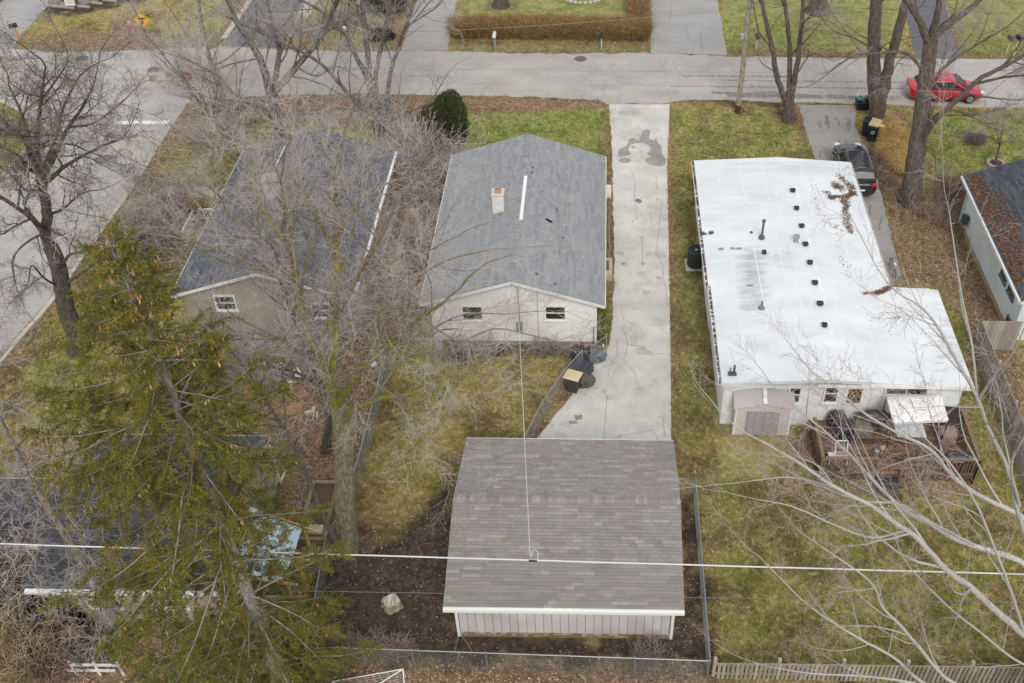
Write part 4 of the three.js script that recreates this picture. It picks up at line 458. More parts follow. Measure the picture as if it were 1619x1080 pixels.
{ seed(22); const root = thing('board_fence', 'tall grey board fence running beside the teal house', 'fence'), wm = [mat(C(168, 158, 146), { map: T.wood }), mat(C(180, 170, 158), { map: T.wood }), mat(C(154, 145, 134), { map: T.wood })];
  for (let z = -34.6; z < -24.5; z += 0.152) mb().box(17.25, 17.275, 0.03, 1.8 + rr(-0.015, 0.015), z, z + 0.143).build('board', pick(wm), root); for (const y of [0.3, 0.95, 1.55]) mb().box(17.277, 17.32, y, y + 0.09, -34.6, -24.5).build('rail', wm[1], root); for (let z = -34.5; z < -24; z += 2.4) mb().box(17.322, 17.42, 0, 1.78, z, z + 0.1).build('post', wm[0], root);
  mb().box(17.3, 19.2, 0.9, 1.0, -34.72, -34.66).build('rail', wm[1], root); for (let x = 17.32; x < 19.1; x += 0.152) mb().box(x, x + 0.143, 0.03, 1.78, -34.655, -34.63).build('board', pick(wm), root); }

// ---------- deck and what stands on it ----------
const dk = [mat(C(118, 92, 70), { map: T.wood }), mat(C(104, 80, 61), { map: T.wood }), mat(C(130, 104, 80), { map: T.wood }), mat(C(92, 72, 56), { map: T.wood })], rw = [mat(C(130, 108, 88), { map: T.wood }), mat(C(116, 96, 78), { map: T.wood })];
const DY = 0.42;
{ seed(23); const root = thing('wooden_deck', 'brown timber deck with baluster railing behind the white house', 'deck'), x0 = 8.95, x1 = 15.1, z0 = -29.7, z1 = -26.75;
  const fl = mb().box(x0 + 0.05, x1 - 0.05, 0, DY - 0.032, z0, z1 - 0.05).build('joist_frame', dk[3], root); for (let z = z0; z < z1 - 0.02; z += 0.146) mb().box(x0, x1, DY - 0.03, DY, z, z + 0.138).build('deck_board', pick(dk), root);
  const rail = (a, b) => { const r = mb().bar(V3(a.x, 1.42, a.z), V3(b.x, 1.42, b.z), 0.14, 0.045).build('rail', rw[0], root); mb().bar(V3(a.x, 0.55, a.z), V3(b.x, 0.55, b.z), 0.05, 0.09).build('rail', rw[1], root); const L = a.distanceTo(b), n = Math.round(L / 0.14); for (let i = 0; i <= n; i++) { const p = a.clone().lerp(b, i / n), big = i === 0 || i === n, s = big ? 0.05 : 0.019; mb().box(p.x - s, p.x + s, big ? 0 : 0.3, 1.395, p.z - s, p.z + s).build(big ? 'post' : 'baluster', pick(rw), root); } };
  rail(V3(9.05, 0, -26.72), V3(11.15, 0, -26.72)); rail(V3(12.2, 0, -26.72), V3(15.12, 0, -26.72)); rail(V3(15.14, 0, -26.72), V3(15.14, 0, -29.6)); rail(V3(8.95, 0, -26.74), V3(8.95, 0, -28.9));
  for (let k = 0; k < 3; k++) mb().box(11.2, 12.15, 0, DY - 0.13 * (k + 1) + 0.02, -26.7 + k * 0.3, -26.41 + k * 0.3).build('step', pick(dk), root);
  const mat1 = mb().box(11.22, 12.12, 0.312, 0.325, -26.69, -26.42).build('step_mat', mat(C(52, 54, 64)), root); mb().box(11.2, 12.14, 0.183, 0.196, -26.39, -26.12).build('step_mat', mat(C(56, 58, 68)), root); }
{ seed(24); const root = thing('grill_canopy', 'white fabric canopy on thin posts over the deck', 'canopy'), Y = DY + 2.0, a = G(1402, 628, Y), b = G(1488, 624, Y), c = G(1500, 664, Y), d = G(1413, 668, Y), Yt = Y + 0.25, m = mb(); const o = [a, b, c, d].map((p) => V3(p.x, Y, p.z)), i0 = V3(lerp(a.x, b.x, 0.42), Yt, lerp(a.z, d.z, 0.5)), i1 = V3(lerp(a.x, b.x, 0.6), Yt, lerp(a.z, d.z, 0.5));
  const th = (p) => low(p, 0.012); const face = (...p) => { for (let k = 1; k < p.length - 1; k++) { m.tri(p[0], p[k], p[k + 1]); m.tri(th(p[0]), th(p[k + 1]), th(p[k])); } }; face(o[3], o[2], i1, i0); face(o[2], o[1], i1); face(o[1], o[0], i0, i1); face(o[0], o[3], i0); for (let k = 0; k < 4; k++) { const p = o[k], q = o[(k + 1) % 4]; m.quad(p, q, low(q, 0.12), low(p, 0.12)); } m.build('canopy', mat(C(238, 237, 236), { rough: 0.7, map: T.fine }), root);
  mb().box(lerp(a.x, b.x, 0.38), lerp(a.x, b.x, 0.68), Yt + 0.02, Yt + 0.05, i0.z - 0.35, i0.z + 0.25).build('vent_flap', mat(C(238, 237, 236), { rough: 0.7, map: T.fine }), root);
  for (const p of o) mb().box(p.x - 0.02, p.x + 0.02, DY, Y - 0.01, p.z - 0.02, p.z + 0.02).build('post', DARK, root); }
function table(name, label, x, z, w, d, h, top, legM, y = DY) { const r = thing(name, label, 'table'); const n = 5; for (let k = 0; k < n; k++) mb().box(x - w / 2, x + w / 2, y + h - 0.03, y + h, z - d / 2 + d * k / n, z - d / 2 + d * (k + 1) / n - 0.01).build('top_slat', top, r); for (const sx of [-1, 1]) for (const sz of [-1, 1]) mb().box(x + sx * (w / 2 - 0.05) - 0.02, x + sx * (w / 2 - 0.05) + 0.02, y, y + h - 0.031, z + sz * (d / 2 - 0.05) - 0.02, z + sz * (d / 2 - 0.05) + 0.02).build('leg', legM, r); return r; }
{ const p = G(1439, 680, DY + 0.72); table('patio_table', 'white slatted patio table in front of the white canopy', p.x, p.z, 1.2, 0.75, 0.72, mat(C(214, 220, 226), { rough: 0.5 }), DARK); }
{ const p = G(1304, 720, DY + 0.4); table('side_table', 'small white side table at the deck corner', p.x + 0.4, p.z, 0.5, 0.36, 0.4, WHITE, WHITE); }
{ seed(25); const p = G(1504, 680, DY + 0.6), r = thing('storage_box', 'tan wicker storage box by the deck railing', 'box'); mb().rbox(0.62, 0.5, 0.62, 0.03, p.x - 0.1, DY + 0.25, p.z).build('body', mat(C(136, 116, 100), { map: T.speck }), r); const l = mb(); for (let k = 0; k < 9; k++) l.box(p.x - 0.42, p.x + 0.22, DY + 0.51, DY + 0.54, p.z - 0.32 + k * 0.071, p.z - 0.26 + k * 0.071); l.build('lid', mat(C(156, 136, 120), { map: T.speck }), r); }
{ const p = G(1504, 648, DY + 0.85), r = thing('spa_cover', 'dark brown covered hot tub beside the white canopy', 'hot tub'); mb().rbox(0.85, 0.75, 1.25, 0.05, p.x - 0.05, DY + 0.375, p.z).build('tub', mat(C(96, 78, 68), { map: T.wood }), r); mb().rbox(0.93, 0.09, 1.33, 0.03, p.x - 0.05, DY + 0.8, p.z).build('cover', mat(C(66, 56, 58)), r); }
function grill(label, px, py, lid, w = 0.75) { const p = G(px, py, DY + 0.9), r = thing('barbecue_grill', label, 'grill'); const g = new THREE.CylinderGeometry(0.26, 0.26, w, 14, 1, false, 0, Math.PI); g.rotateZ(Math.PI / 2); g.rotateX(0); mb().geo(g.translate(p.x, DY + 0.82, p.z)).rbox(w, 0.26, 0.5, 0.03, p.x, DY + 0.72, p.z).build('firebox', lid, r); for (const sx of [-1, 1]) for (const sz of [-1, 1]) mb().box(p.x + sx * (w / 2 - 0.06) - 0.02, p.x + sx * (w / 2 - 0.06) + 0.02, DY, DY + 0.6, p.z + sz * 0.18 - 0.02, p.z + sz * 0.18 + 0.02).build('leg', BLACKM, r); mb().tube([V3(p.x - w * 0.35, DY + 0.92, p.z + 0.3), V3(p.x + w * 0.35, DY + 0.92, p.z + 0.3)], 0.016, 6).build('handle', GALV, r); for (const s of [-1, 1]) mb().box(p.x + s * (w / 2 + 0.17) - 0.15, p.x + s * (w / 2 + 0.17) + 0.15, DY + 0.78, DY + 0.81, p.z - 0.22, p.z + 0.22).build('side_shelf', BLACKM, r); return r; }
grill('black grill with side shelves below the deck windows', 1385, 655, mat(C(70, 64, 62), { rough: 0.4 })); grill('black barrel grill by the corner post of the deck railing', 1512, 722, mat(C(46, 48, 58), { rough: 0.35 }), 0.6);
function covered(label, px, py, w, d, h, m) { const p = G(px, py, DY + h * 0.8), r = thing('covered_furniture', label, 'cover'), g = new RoundedBoxGeometry(w, h, d, 6, Math.min(w, h) * 0.3), q = g.attributes.position; for (let i = 0; i < q.count; i++) { const y = q.getY(i), k = 1 - 0.18 * (y / h + 0.5) + 0.08 * Math.sin(q.getX(i) * 14 + q.getZ(i) * 9); q.setXYZ(i, q.getX(i) * k, y, q.getZ(i) * k); } g.computeVertexNormals(); mb().geo(g.translate(p.x, DY + h / 2 - 0.01, p.z)).build('cover', m, r); mb().tube(Array.from({ length: 13 }, (_, k) => V3(p.x + w * 0.47 * Math.cos(k * 0.524), DY + 0.1, p.z + d * 0.47 * Math.sin(k * 0.524))), 0.012, 5, false).build('hem_cord', DARK, r); return r; }
covered('dark blue covered furniture against the deck wall', 1335, 672, 0.95, 0.8, 0.8, mat(C(48, 46, 60), { rough: 0.6 })); covered('black covered furniture under the door', 1325, 655, 0.8, 0.6, 0.75, mat(C(52, 48, 50), { rough: 0.7 })); covered('olive grey covered round table beside the blue cover', 1364, 672, 0.9, 0.8, 0.7, mat(C(112, 108, 98), { rough: 0.8 }));
{ const p = G(1397, 710, DY + 0.2), r = thing('crate', 'small tan crate on the deck boards', 'box'); mb().rbox(0.24, 0.26, 0.22, 0.02, p.x, DY + 0.13, p.z).build('body', mat(C(180, 160, 124), { map: T.wood }), r); mb().box(p.x - 0.13, p.x + 0.13, DY + 0.26, DY + 0.28, p.z - 0.12, p.z + 0.12).build('lid', mat(C(196, 176, 138), { map: T.wood }), r); }
{ const p = G(1387, 712, DY + 0.25), r = thing('watering_can', 'grey watering can beside the tan crate', 'can'); mb().lathe(p.x, DY, p.z, [[0.001, 0], [0.13, 0], [0.12, 0.26], [0.05, 0.3], [0.05, 0.26], [0, 0.26]]).build('body', GALV, r); mb().tube([V3(p.x - 0.1, DY + 0.08, p.z), V3(p.x - 0.24, DY + 0.3, p.z)], [0.025, 0.02], 6).build('spout', GALV, r); mb().tube(smooth([V3(p.x + 0.1, DY + 0.08, p.z), V3(p.x + 0.22, DY + 0.2, p.z), V3(p.x + 0.08, DY + 0.32, p.z)], 4), 0.012, 5).build('handle', GALV, r); }
{ const p = G(1330, 716, DY + 0.4), r = thing('folding_chair', 'white folding chair frame on the deck', 'chair'), m = mb(), x = p.x, z = p.z; for (const s of [-0.24, 0.24]) { m.bar(V3(x + s, DY, z + 0.28), V3(x + s, DY + 0.85, z - 0.25), 0.035); m.bar(V3(x + s, DY, z - 0.3), V3(x + s, DY + 0.45, z + 0.2), 0.035); } for (const [y, dz] of [[0.85, -0.25], [0.45, 0.2], [0.45, -0.01]]) m.bar(V3(x - 0.24, DY + y, z + dz), V3(x + 0.24, DY + y, z + dz), 0.035); m.build('frame', WHITE, r); mb().box(x - 0.22, x + 0.22, DY + 0.455, DY + 0.47, z - 0.02, z + 0.2).build('seat', mat(C(150, 146, 142)), r); }

// ---------- yard things ----------
{ const r = thing('air_conditioner', 'dark green round air conditioner beside the white house', 'air conditioner'), p = G(1099, 420); mb().box(p.x - 0.5, p.x + 0.5, 0, 0.07, p.z - 0.5, p.z + 0.5).build('pad', CONC, r); const b = mb(); b.cyl(p.x, 0.07, 0.98, p.z, 0.40, 0.40, 20); b.build('body', mat(C(50, 58, 60), { rough: 0.5 }), r); const f = mb(); for (let k = 0; k < 30; k++) { const a = k / 30 * 6.283; f.box(p.x + 0.41 * Math.cos(a) - 0.012, p.x + 0.41 * Math.cos(a) + 0.012, 0.1, 0.94, p.z + 0.41 * Math.sin(a) - 0.012, p.z + 0.41 * Math.sin(a) + 0.012); } f.build('louvre', mat(C(74, 84, 86), { rough: 0.5 }), r); const t = mb(); for (const R of [0.12, 0.2, 0.28, 0.36, 0.42]) t.tube(Array.from({ length: 21 }, (_, k) => V3(p.x + R * Math.cos(k * 0.3142), 1.0, p.z + R * Math.sin(k * 0.3142))), R > 0.4 ? 0.03 : 0.01, 5, false); for (let k = 0; k < 6; k++) t.bar(V3(p.x, 1.005, p.z), V3(p.x + 0.42 * Math.cos(k * 1.047), 1.005, p.z + 0.42 * Math.sin(k * 1.047)), 0.015); t.build('fan_grille', mat(C(70, 76, 80), { rough: 0.5 }), r); mb().cyl(p.x, 0.985, 1.02, p.z, 0.1, 0.08, 12).build('fan_hub', mat(C(150, 160, 164), { rough: 0.4 }), r); }
function cart(label, px, py, col, turn, lidM, { tall = 1.05, mark = false, tilt = 0, group } = {}) { const p = G(px, py), r = thing('wheeled_bin', label, 'bin', group); r.position.set(p.x, 0, p.z); r.rotation.y = turn; const w0 = 0.24, w1 = 0.3, f = (s, y) => [V3(-s, y, s), V3(s, y, s), V3(s, y, -s), V3(-s, y, -s)]; mb().hex(f(w0, 0.06), f(w1, tall - 0.08)).build('body', col, r); mb().rbox(0.66, 0.09, 0.7, 0.03, 0, tall - 0.035, 0.02, 0, tilt).build('lid', lidM, r); for (const s of [-1, 1]) { const g = new THREE.CylinderGeometry(0.12, 0.12, 0.06, 14); g.rotateZ(Math.PI / 2); mb().geo(g.translate(s * 0.28, 0.12, -0.24)).build('wheel', BLACKM, r); } mb().tube([V3(-0.26, tall - 0.12, -0.36), V3(0.26, tall - 0.12, -0.36)], 0.02, 6).build('handle', col, r); if (mark) { const t = mb(); for (const [a, b] of [[0.2, 2.0], [2.3, 4.1], [4.4, 6.2]]) t.tube(Array.from({ length: 7 }, (_, k) => V3(0.09 * Math.cos(lerp(a, b, k / 6)), tall * 0.66 + 0.09 * Math.sin(lerp(a, b, k / 6)), 0.296)), 0.018, 5); t.build('recycling_mark', WHITE, r); } return r; }
const greenB = mat(C(38, 48, 46), { rough: 0.5 }), blackB = mat(C(46, 47, 54), { rough: 0.5 });
cart('dark green bin without mark by the trunk at the driveway edge', 1370, 214, greenB, -0.5, greenB);
{ const r = cart('dark green recycling bin with tan cardboard on its lid', 1378, 222, greenB, -0.4, greenB, { mark: true }); r.updateMatrixWorld(true); const b = thing('cardboard_sheet', 'tan cardboard sheet lying on the green recycling bin', 'cardboard'), m = mb(), q = V3(0, 1.12, 0).applyMatrix4(r.matrixWorld); m.rbox(0.62, 0.03, 0.8, 0.01, q.x + 0.05, 1.15, q.z - 0.1, -0.5, 0.12); m.build('sheet', mat(C(208, 178, 130), { map: T.speck }), b); mb().rbox(0.6, 0.028, 0.2, 0.01, q.x + 0.18, 1.2, q.z + 0.26, -0.5, 0.5).build('flap', mat(C(216, 188, 142), { map: T.speck }), b); }
{ const p = G(1364, 171); const r = thing('waste_tub', 'low black tub at the kerb holding bags', 'tub'); const f = (s, t, y) => [V3(p.x - s, y, p.z + t), V3(p.x + s, y, p.z + t), V3(p.x + s, y, p.z - t), V3(p.x - s, y, p.z - t)]; mb().hex(f(0.42, 0.28, 0), f(0.5, 0.34, 0.5)).build('body', blackB, r); mb().rbox(1.04, 0.06, 0.74, 0.02, p.x, 0.51, p.z).build('rim', blackB, r);
  const bag = (label, dx, dz, y, s, m) => { const g = new THREE.IcosahedronGeometry(s, 4), q = g.attributes.position, o = thing('rubbish_bag', label, 'bag'); for (let i = 0; i < q.count; i++) { const v = V3().fromBufferAttribute(q, i), k = 0.75 + 0.5 * fbm(v.x * 9 + dx * 7, v.y * 9 + v.z * 7, 3); q.setXYZ(i, v.x * k, v.y * k * 0.8, v.z * k); } g.computeVertexNormals(); mb().geo(g.translate(p.x + dx, y, p.z + dz)).build('bag', m, o); mb().tube([V3(p.x + dx, y + s * 0.6, p.z + dz), V3(p.x + dx + 0.04, y + s * 0.95, p.z + dz)], [0.05, 0.09], 6).build('knot', m, o); };
  bag('teal rubbish bag on the black tub', -0.28, 0.02, 0.68, 0.2, mat(C(80, 160, 140), { rough: 0.4 })); bag('white rubbish bag on the black tub', -0.3, -0.26, 0.74, 0.17, mat(C(225, 232, 232), { rough: 0.4 })); bag('black rubbish bag on the black tub', 0.25, 0, 0.7, 0.24, mat(C(48, 48, 56), { rough: 0.3 })); bag('yellow green bag on the ground by the trunk', 0.75, 0.5, 0.14, 0.19, mat(C(170, 205, 60), { rough: 0.4 })); }
{ seed(30); const p = G(906, 615); const r = thing('trash_cart', 'dark trash cart with tan square lid by the curved fence', 'bin'); const f = (s, y) => [V3(-s, y, s), V3(s, y, s), V3(s, y, -s), V3(-s, y, -s)]; r.position.set(p.x, 0, p.z); r.rotation.y = -0.35; mb().hex(f(0.26, 0.05), f(0.33, 0.82)).build('body', mat(C(72, 68, 66)), r); mb().rbox(0.72, 0.05, 0.62, 0.015, 0, 0.85, 0).build('lid', mat(C(224, 206, 172), { map: T.cloud }), r); for (const s of [-1, 1]) { const g = new THREE.CylinderGeometry(0.13, 0.13, 0.06, 14); g.rotateZ(Math.PI / 2); mb().geo(g.translate(s * 0.3, 0.13, -0.25)).build('wheel', BLACKM, r); }
  const pile = (label, px, py, s, m) => { const q = G(px, py), o = thing('covered_heap', label, 'heap'), g = new THREE.IcosahedronGeometry(s, 4), v = g.attributes.position; for (let i = 0; i < v.count; i++) { const a = V3().fromBufferAttribute(v, i), k = 0.25 + 0.85 * fbm(a.x * 4 / s * 0.5 + px, a.z * 4 / s * 0.5 + py, 4) + 0.7 * fbm(a.y * 3 / s + py, a.x * 3 / s + a.z * 2 / s, 3); v.setXYZ(i, a.x * k * 1.15, Math.max(-s * 0.32, a.y * k * 0.75), a.z * k * 1.1); } g.computeVertexNormals(); mb().geo(g.translate(q.x, s * 0.33, q.z)).build('tarpaulin', m, o); mb().tube([V3(q.x - s * 0.8, s * 0.1, q.z + s * 0.55), V3(q.x, s * 0.12, q.z + s * 0.92), V3(q.x + s * 0.8, s * 0.1, q.z + s * 0.55)], 0.012, 5).build('tie_rope', DARK, o); };
  pile('dark tarpaulin heap behind the tan lidded cart', 916, 588, 0.5, mat(C(72, 70, 80))); pile('black heap against the cream house by the gate', 918, 563, 0.42, mat(C(58, 54, 60))); pile('blue green heap behind the gate mesh', 945, 566, 0.36, mat(C(104, 114, 116))); pile('brown leafy heap beside the tan lidded cart', 925, 605, 0.36, mat(C(96, 88, 80))); pile('orange brown heap by the gate post', 921, 555, 0.26, mat(C(176, 120, 84))); }
{ seed(31); const q = G(620, 958), r = thing('tree_stump', 'pale sawn tree stump on the bare soil', 'stump'), g = new THREE.CylinderGeometry(0.3, 0.36, 0.36, 18, 4), v = g.attributes.position; for (let i = 0; i < v.count; i++) { const a = Math.atan2(v.getZ(i), v.getX(i)), k = (1 + 0.12 * Math.sin(a * 4 + 1) + 0.06 * Math.sin(a * 9)); v.setXYZ(i, v.getX(i) * k * 1.05, v.getY(i), v.getZ(i) * k * 0.95); } g.computeVertexNormals(); mb().geo(g.translate(q.x, 0.17, q.z)).build('stump', mat(C(178, 168, 140), { map: T.bark, bump: 0.02 }), r); mb().prism(jag(Array.from({ length: 14 }, (_, k) => [q.x + 0.27 * Math.cos(k * 0.449), q.z + 0.25 * Math.sin(k * 0.449)]), 0.02, 0.1), 0.349, 0.356).build('cut_face', mat(C(198, 192, 172), { map: T.bark }), r); }
{ seed(32); const r = thing('tarp_shelter', 'pale blue sheet lean-to with raw timber rafters beside the beige wall', 'shelter'), Y = 2.15, P = [[403, 806], [475, 836], [462, 877], [447, 905], [388, 872]].map(([x, y]) => G(x, y, Y)), sheet = mat(C(200, 222, 232), { rough: 0.4, map: T.fine });
  const A = W(398, 806, -23.2), a = V3(-12.6, 2.35, -23.2), b = V3(-10.6, 2.1, -22.45), c = V3(-10.62, 2.1, -21.3), d = V3(-12.6, 2.35, -21.35), e = V3(-10.9, 1.75, -20.5), f = V3(-12.6, 2.0, -20.55); const m = mb(), n = 8, th = 0.012; const S = (p, q, s, t, u, v) => { const x = p.clone().lerp(q, u), y = t.clone().lerp(s, u); return x.lerp(y, v).add(V3(0, -0.06 * Math.sin(u * 3.14 * 2) * Math.sin(v * 3.14), 0)); }; for (const [p, q, s, t] of [[a, b, c, d], [d, c, e, f]]) for (let i = 0; i < n; i++) for (let j = 0; j < n; j++) { const k = [S(p, q, s, t, i / n, j / n), S(p, q, s, t, i / n, (j + 1) / n), S(p, q, s, t, (i + 1) / n, (j + 1) / n), S(p, q, s, t, (i + 1) / n, j / n)]; m.quad(...k); m.quad(...k.map((w) => low(w, th)).reverse()); } m.build('sheet', sheet, r);
  const tim = mat(C(214, 180, 130), { map: T.wood }); for (const [p, q] of [[a, V3(-9.95, 2.0, -22.4)], [d, V3(-9.95, 2.0, -21.2)], [f, V3(-10.05, 1.68, -20.35)]]) mb().bar(low(p, 0.07), low(q, 0.07), 0.06, 0.1).build('rafter', tim, r); for (const p of [V3(-10.5, 2.02, -22.46), V3(-10.5, 2.02, -21.25), V3(-10.7, 1.68, -20.4)]) mb().box(p.x - 0.045, p.x + 0.045, 0, p.y - 0.1, p.z - 0.045, p.z + 0.045).build('post', tim, r); }
{ seed(33); const r = thing('planter_box', 'long weathered timber planting bed beside the beige house', 'planter'), tw = [mat(C(130, 114, 92), { map: T.wood }), mat(C(150, 132, 106), { map: T.wood })]; const c = [G(476, 830), G(505, 765)], x0 = -11.35, x1 = -10.25, z0 = -26.2, z1 = -23.3; for (const [a, b, d, e] of [[x0, x0 + 0.14, z0, z1], [x1 - 0.14, x1, z0, z1]]) for (const y of [0, 0.15]) mb().box(a, b, y, y + 0.145, d, e).build('timber', pick(tw), r); for (const z of [z0, (z0 + z1) / 2, z1 - 0.14]) for (const y of [0, 0.15]) mb().box(x0 + 0.142, x1 - 0.142, y, y + 0.143, z, z + 0.14).build('timber', pick(tw), r); mb().box(x0 + 0.1, x1 - 0.1, 0, 0.18, z0 + 0.1, z1 - 0.1).build('soil', mat(C(104, 80, 64), { map: T.speck }), r); const pv = thing('paving_slab', 'cream paving slabs stacked in the timber bed', 'slab'); for (let i = 0; i < 3; i++) for (let k = 0; k < 2; k++) mb().box(-10.98 + i * 0.19, -10.8 + i * 0.19, 0.183 + k * 0.06, 0.238 + k * 0.06, -24.0, -23.6).build('slab', mat(C(200, 186, 160), { map: T.speck }), pv); }
{ seed(34); const stones = [[452, 632, 0.5], [476, 622, 0.42], [460, 645, 0.55], [440, 640, 0.35], [470, 612, 0.35], [488, 605, 0.3], [405, 675, 0.35], [408, 762, 0.3], [555, 560, 0.3]]; stones.forEach(([x, y, s], i) => { const q = G(x, y), o = mb().prism(jag(Array.from({ length: 11 }, (_, k) => [q.x + s * rr(0.85, 1.1) * Math.cos(k * 0.571), q.z + s * 0.8 * rr(0.85, 1.1) * Math.sin(k * 0.571)]), 0.02, 0.2), 0, 0.05).build('stepping_stone', mat(C(158, 124, 92), { map: T.speck, bump: 0.004 })); tag(o, 'flat brown stepping stone among the fallen leaves', 'stone', 'stepping stones in the leafy back yard'); });
  const blocks = [[496, 651], [500, 659], [489, 655]]; blocks.forEach(([x, y]) => { const q = G(x, y); tag(mb().rbox(0.34, 0.18, 0.2, 0.02, q.x, 0.09, q.z, rr(0, 2)).build('concrete_block', mat(C(196, 180, 156), { map: T.speck })), 'cream concrete block beside the stepping stones', 'block', 'loose cream blocks'); }); }
function plasticChair(label, px, py, turn) { const p = G(px, py), r = thing('garden_chair', label, 'chair'); r.position.set(p.x, 0, p.z); r.rotation.y = turn; const m = WHITE; mb().rbox(0.46, 0.035, 0.44, 0.015, 0, 0.42, 0).build('seat', m, r); const b = mb(); for (let k = 0; k < 6; k++) { const a = lerp(-1, 1, k / 5), hh = 0.46 - 0.1 * a * a; b.hex([V3(a * 0.2 - 0.03, 0.44, -0.2), V3(a * 0.2 + 0.03, 0.44, -0.2), V3(a * 0.2 + 0.03, 0.44, -0.22), V3(a * 0.2 - 0.03, 0.44, -0.22)], [V3(a * 0.24 - 0.03, 0.44 + hh, -0.33), V3(a * 0.24 + 0.03, 0.44 + hh, -0.33), V3(a * 0.24 + 0.03, 0.44 + hh, -0.35), V3(a * 0.24 - 0.03, 0.44 + hh, -0.35)]); } b.tube(smooth([V3(-0.28, 0.74, -0.33), V3(-0.18, 0.88, -0.34), V3(0, 0.92, -0.345), V3(0.18, 0.88, -0.34), V3(0.28, 0.74, -0.33)], 4), 0.022, 6); b.build('backrest', m, r); for (const s of [-1, 1]) { mb().tube(smooth([V3(s * 0.25, 0.42, 0.2), V3(s * 0.27, 0.62, 0.2), V3(s * 0.27, 0.66, 0), V3(s * 0.26, 0.7, -0.3)], 4), 0.022, 6).build('armrest', m, r); for (const z of [-1, 1]) mb().tube([V3(s * 0.2, 0.42, z * 0.18), V3(s * 0.25, 0, z * 0.24)], [0.024, 0.018], 6).build('leg', m, r); } return r; }
plasticChair('white plastic garden chair facing the stepping stones', 447, 606, 0.5); plasticChair('white plastic garden chair with its side to the stepping stones', 466, 612, -0.9);
{ const p = G(435, 548), r = thing('charcoal_kettle', 'dark round fire bowl by the tan house wall', 'fire bowl'); mb().lathe(p.x - 1.0, 0, p.z, [[0.02, 0.3], [0.28, 0.4], [0.36, 0.6], [0.33, 0.6], [0.05, 0.45], [0, 0.45]]).build('bowl', mat(C(80, 84, 90), { rough: 0.5 }), r); for (let k = 0; k < 3; k++) mb().tube([V3(p.x - 1 + 0.25 * Math.cos(k * 2.1), 0.42, p.z + 0.25 * Math.sin(k * 2.1)), V3(p.x - 1 + 0.34 * Math.cos(k * 2.1), 0, p.z + 0.34 * Math.sin(k * 2.1))], 0.018, 6).build('leg', DARK, r); }
{ const r = thing('grey_container', 'grey plastic barrel by the tan house', 'barrel'), p = G(408, 556); mb().lathe(p.x, 0, p.z, [[0.001, 0], [0.3, 0], [0.34, 0.35], [0.3, 0.7], [0.33, 0.72], [0.33, 0.76], [0, 0.78]]).build('barrel', mat(C(120, 128, 136), { rough: 0.5 }), r); mb().lathe(p.x, 0.76, p.z, [[0.16, 0], [0.16, 0.05], [0, 0.06]]).build('cap', mat(C(150, 156, 160)), r); }
{ seed(35); const litter = [[574, 645, C(220, 120, 130), 0.13, 'pink plastic ball by the chain link fence'], [560, 707, C(190, 120, 110), 0.16, 'faded red plastic ball at the fence foot'], [558, 717, C(200, 215, 210), 0.13, 'pale green plastic ball at the fence foot'], [600, 580, C(215, 218, 216), 0.16, 'white plastic ball under the fence rail']]; for (const [x, y, c, s, l] of litter) { const q = G(x, y), g = new THREE.IcosahedronGeometry(s, 3); const o = mb().geo(g.translate(q.x - 0.25, s, q.z)).build('toy_ball', mat(c, { rough: 0.4, map: T.fine })); tag(o, l, 'ball'); } }
{ const q = G(436, 985), r = thing('plastic_bin', 'crumpled white plastic sack beside the spruce trunk', 'sack'); seed(36); const g = new THREE.IcosahedronGeometry(0.45, 4), v = g.attributes.position; for (let i = 0; i < v.count; i++) { const a = V3().fromBufferAttribute(v, i), k = 0.65 + 0.7 * fbm(a.x * 5 + 3, a.y * 5 + a.z * 6, 4); v.setXYZ(i, a.x * k * 0.8, Math.max(-0.2, a.y * k), a.z * k); } g.computeVertexNormals(); mb().geo(g.translate(q.x - 0.5, 0.2, q.z)).build('sack', mat(C(196, 200, 202), { rough: 0.5 }), r); mb().tube([V3(q.x - 0.5, 0.5, q.z), V3(q.x - 0.42, 0.68, q.z + 0.05)], [0.08, 0.13], 7).build('gathered_neck', mat(C(196, 200, 202), { rough: 0.5 }), r); }
{ const r = thing('white_frame', 'collapsed white wire frame leaning over the leaves behind the fence', 'frame'), a = G(525, 1078, 0.1), b = G(637, 1058, 0.7), c = G(640, 1090, 0.2), d = G(560, 1105, 0.1), m = mb(); for (const [p, q] of [[a, b], [b, c], [c, d], [d, a], [b, d]]) m.tube([p, q], 0.022, 6); m.tube([V3(b.x, b.y, b.z), V3(b.x, 0, b.z - 0.1)], 0.022, 6); m.build('frame', WHITE, r); const n = mb(); for (let k = 1; k < 9; k++) { n.tube([a.clone().lerp(b, k / 9), d.clone().lerp(c, k / 9)], 0.006, 4); n.tube([a.clone().lerp(d, k / 9), b.clone().lerp(c, k / 9)], 0.006, 4); } n.build('netting', mat(C(220, 210, 205)), r); }
{ seed(37); const r = thing('bench', 'grey plank bench by the spruce under the timber shelter', 'bench'), p = G(440, 955, 0.5); const pm = mat(C(120, 116, 100), { map: T.wood }); for (let k = 0; k < 4; k++) mb().box(-12.3, -10.2, 0.45, 0.49, p.z + k * 0.14, p.z + 0.12 + k * 0.14).build('seat_plank', pm, r); for (let k = 0; k < 3; k++) mb().box(-12.3, -10.2, 0.55 + k * 0.14, 0.67 + k * 0.14, p.z - 0.06, p.z - 0.02).build('back_plank', mat(C(160, 182, 168), { map: T.wood }), r); for (const x of [-12.2, -10.35]) mb().box(x, x + 0.08, 0, 0.96, p.z - 0.019, p.z + 0.05).build('leg', pm, r); for (const x of [-12.2, -10.35]) mb().box(x, x + 0.08, 0, 0.449, p.z + 0.42, p.z + 0.5).build('leg', pm, r); }
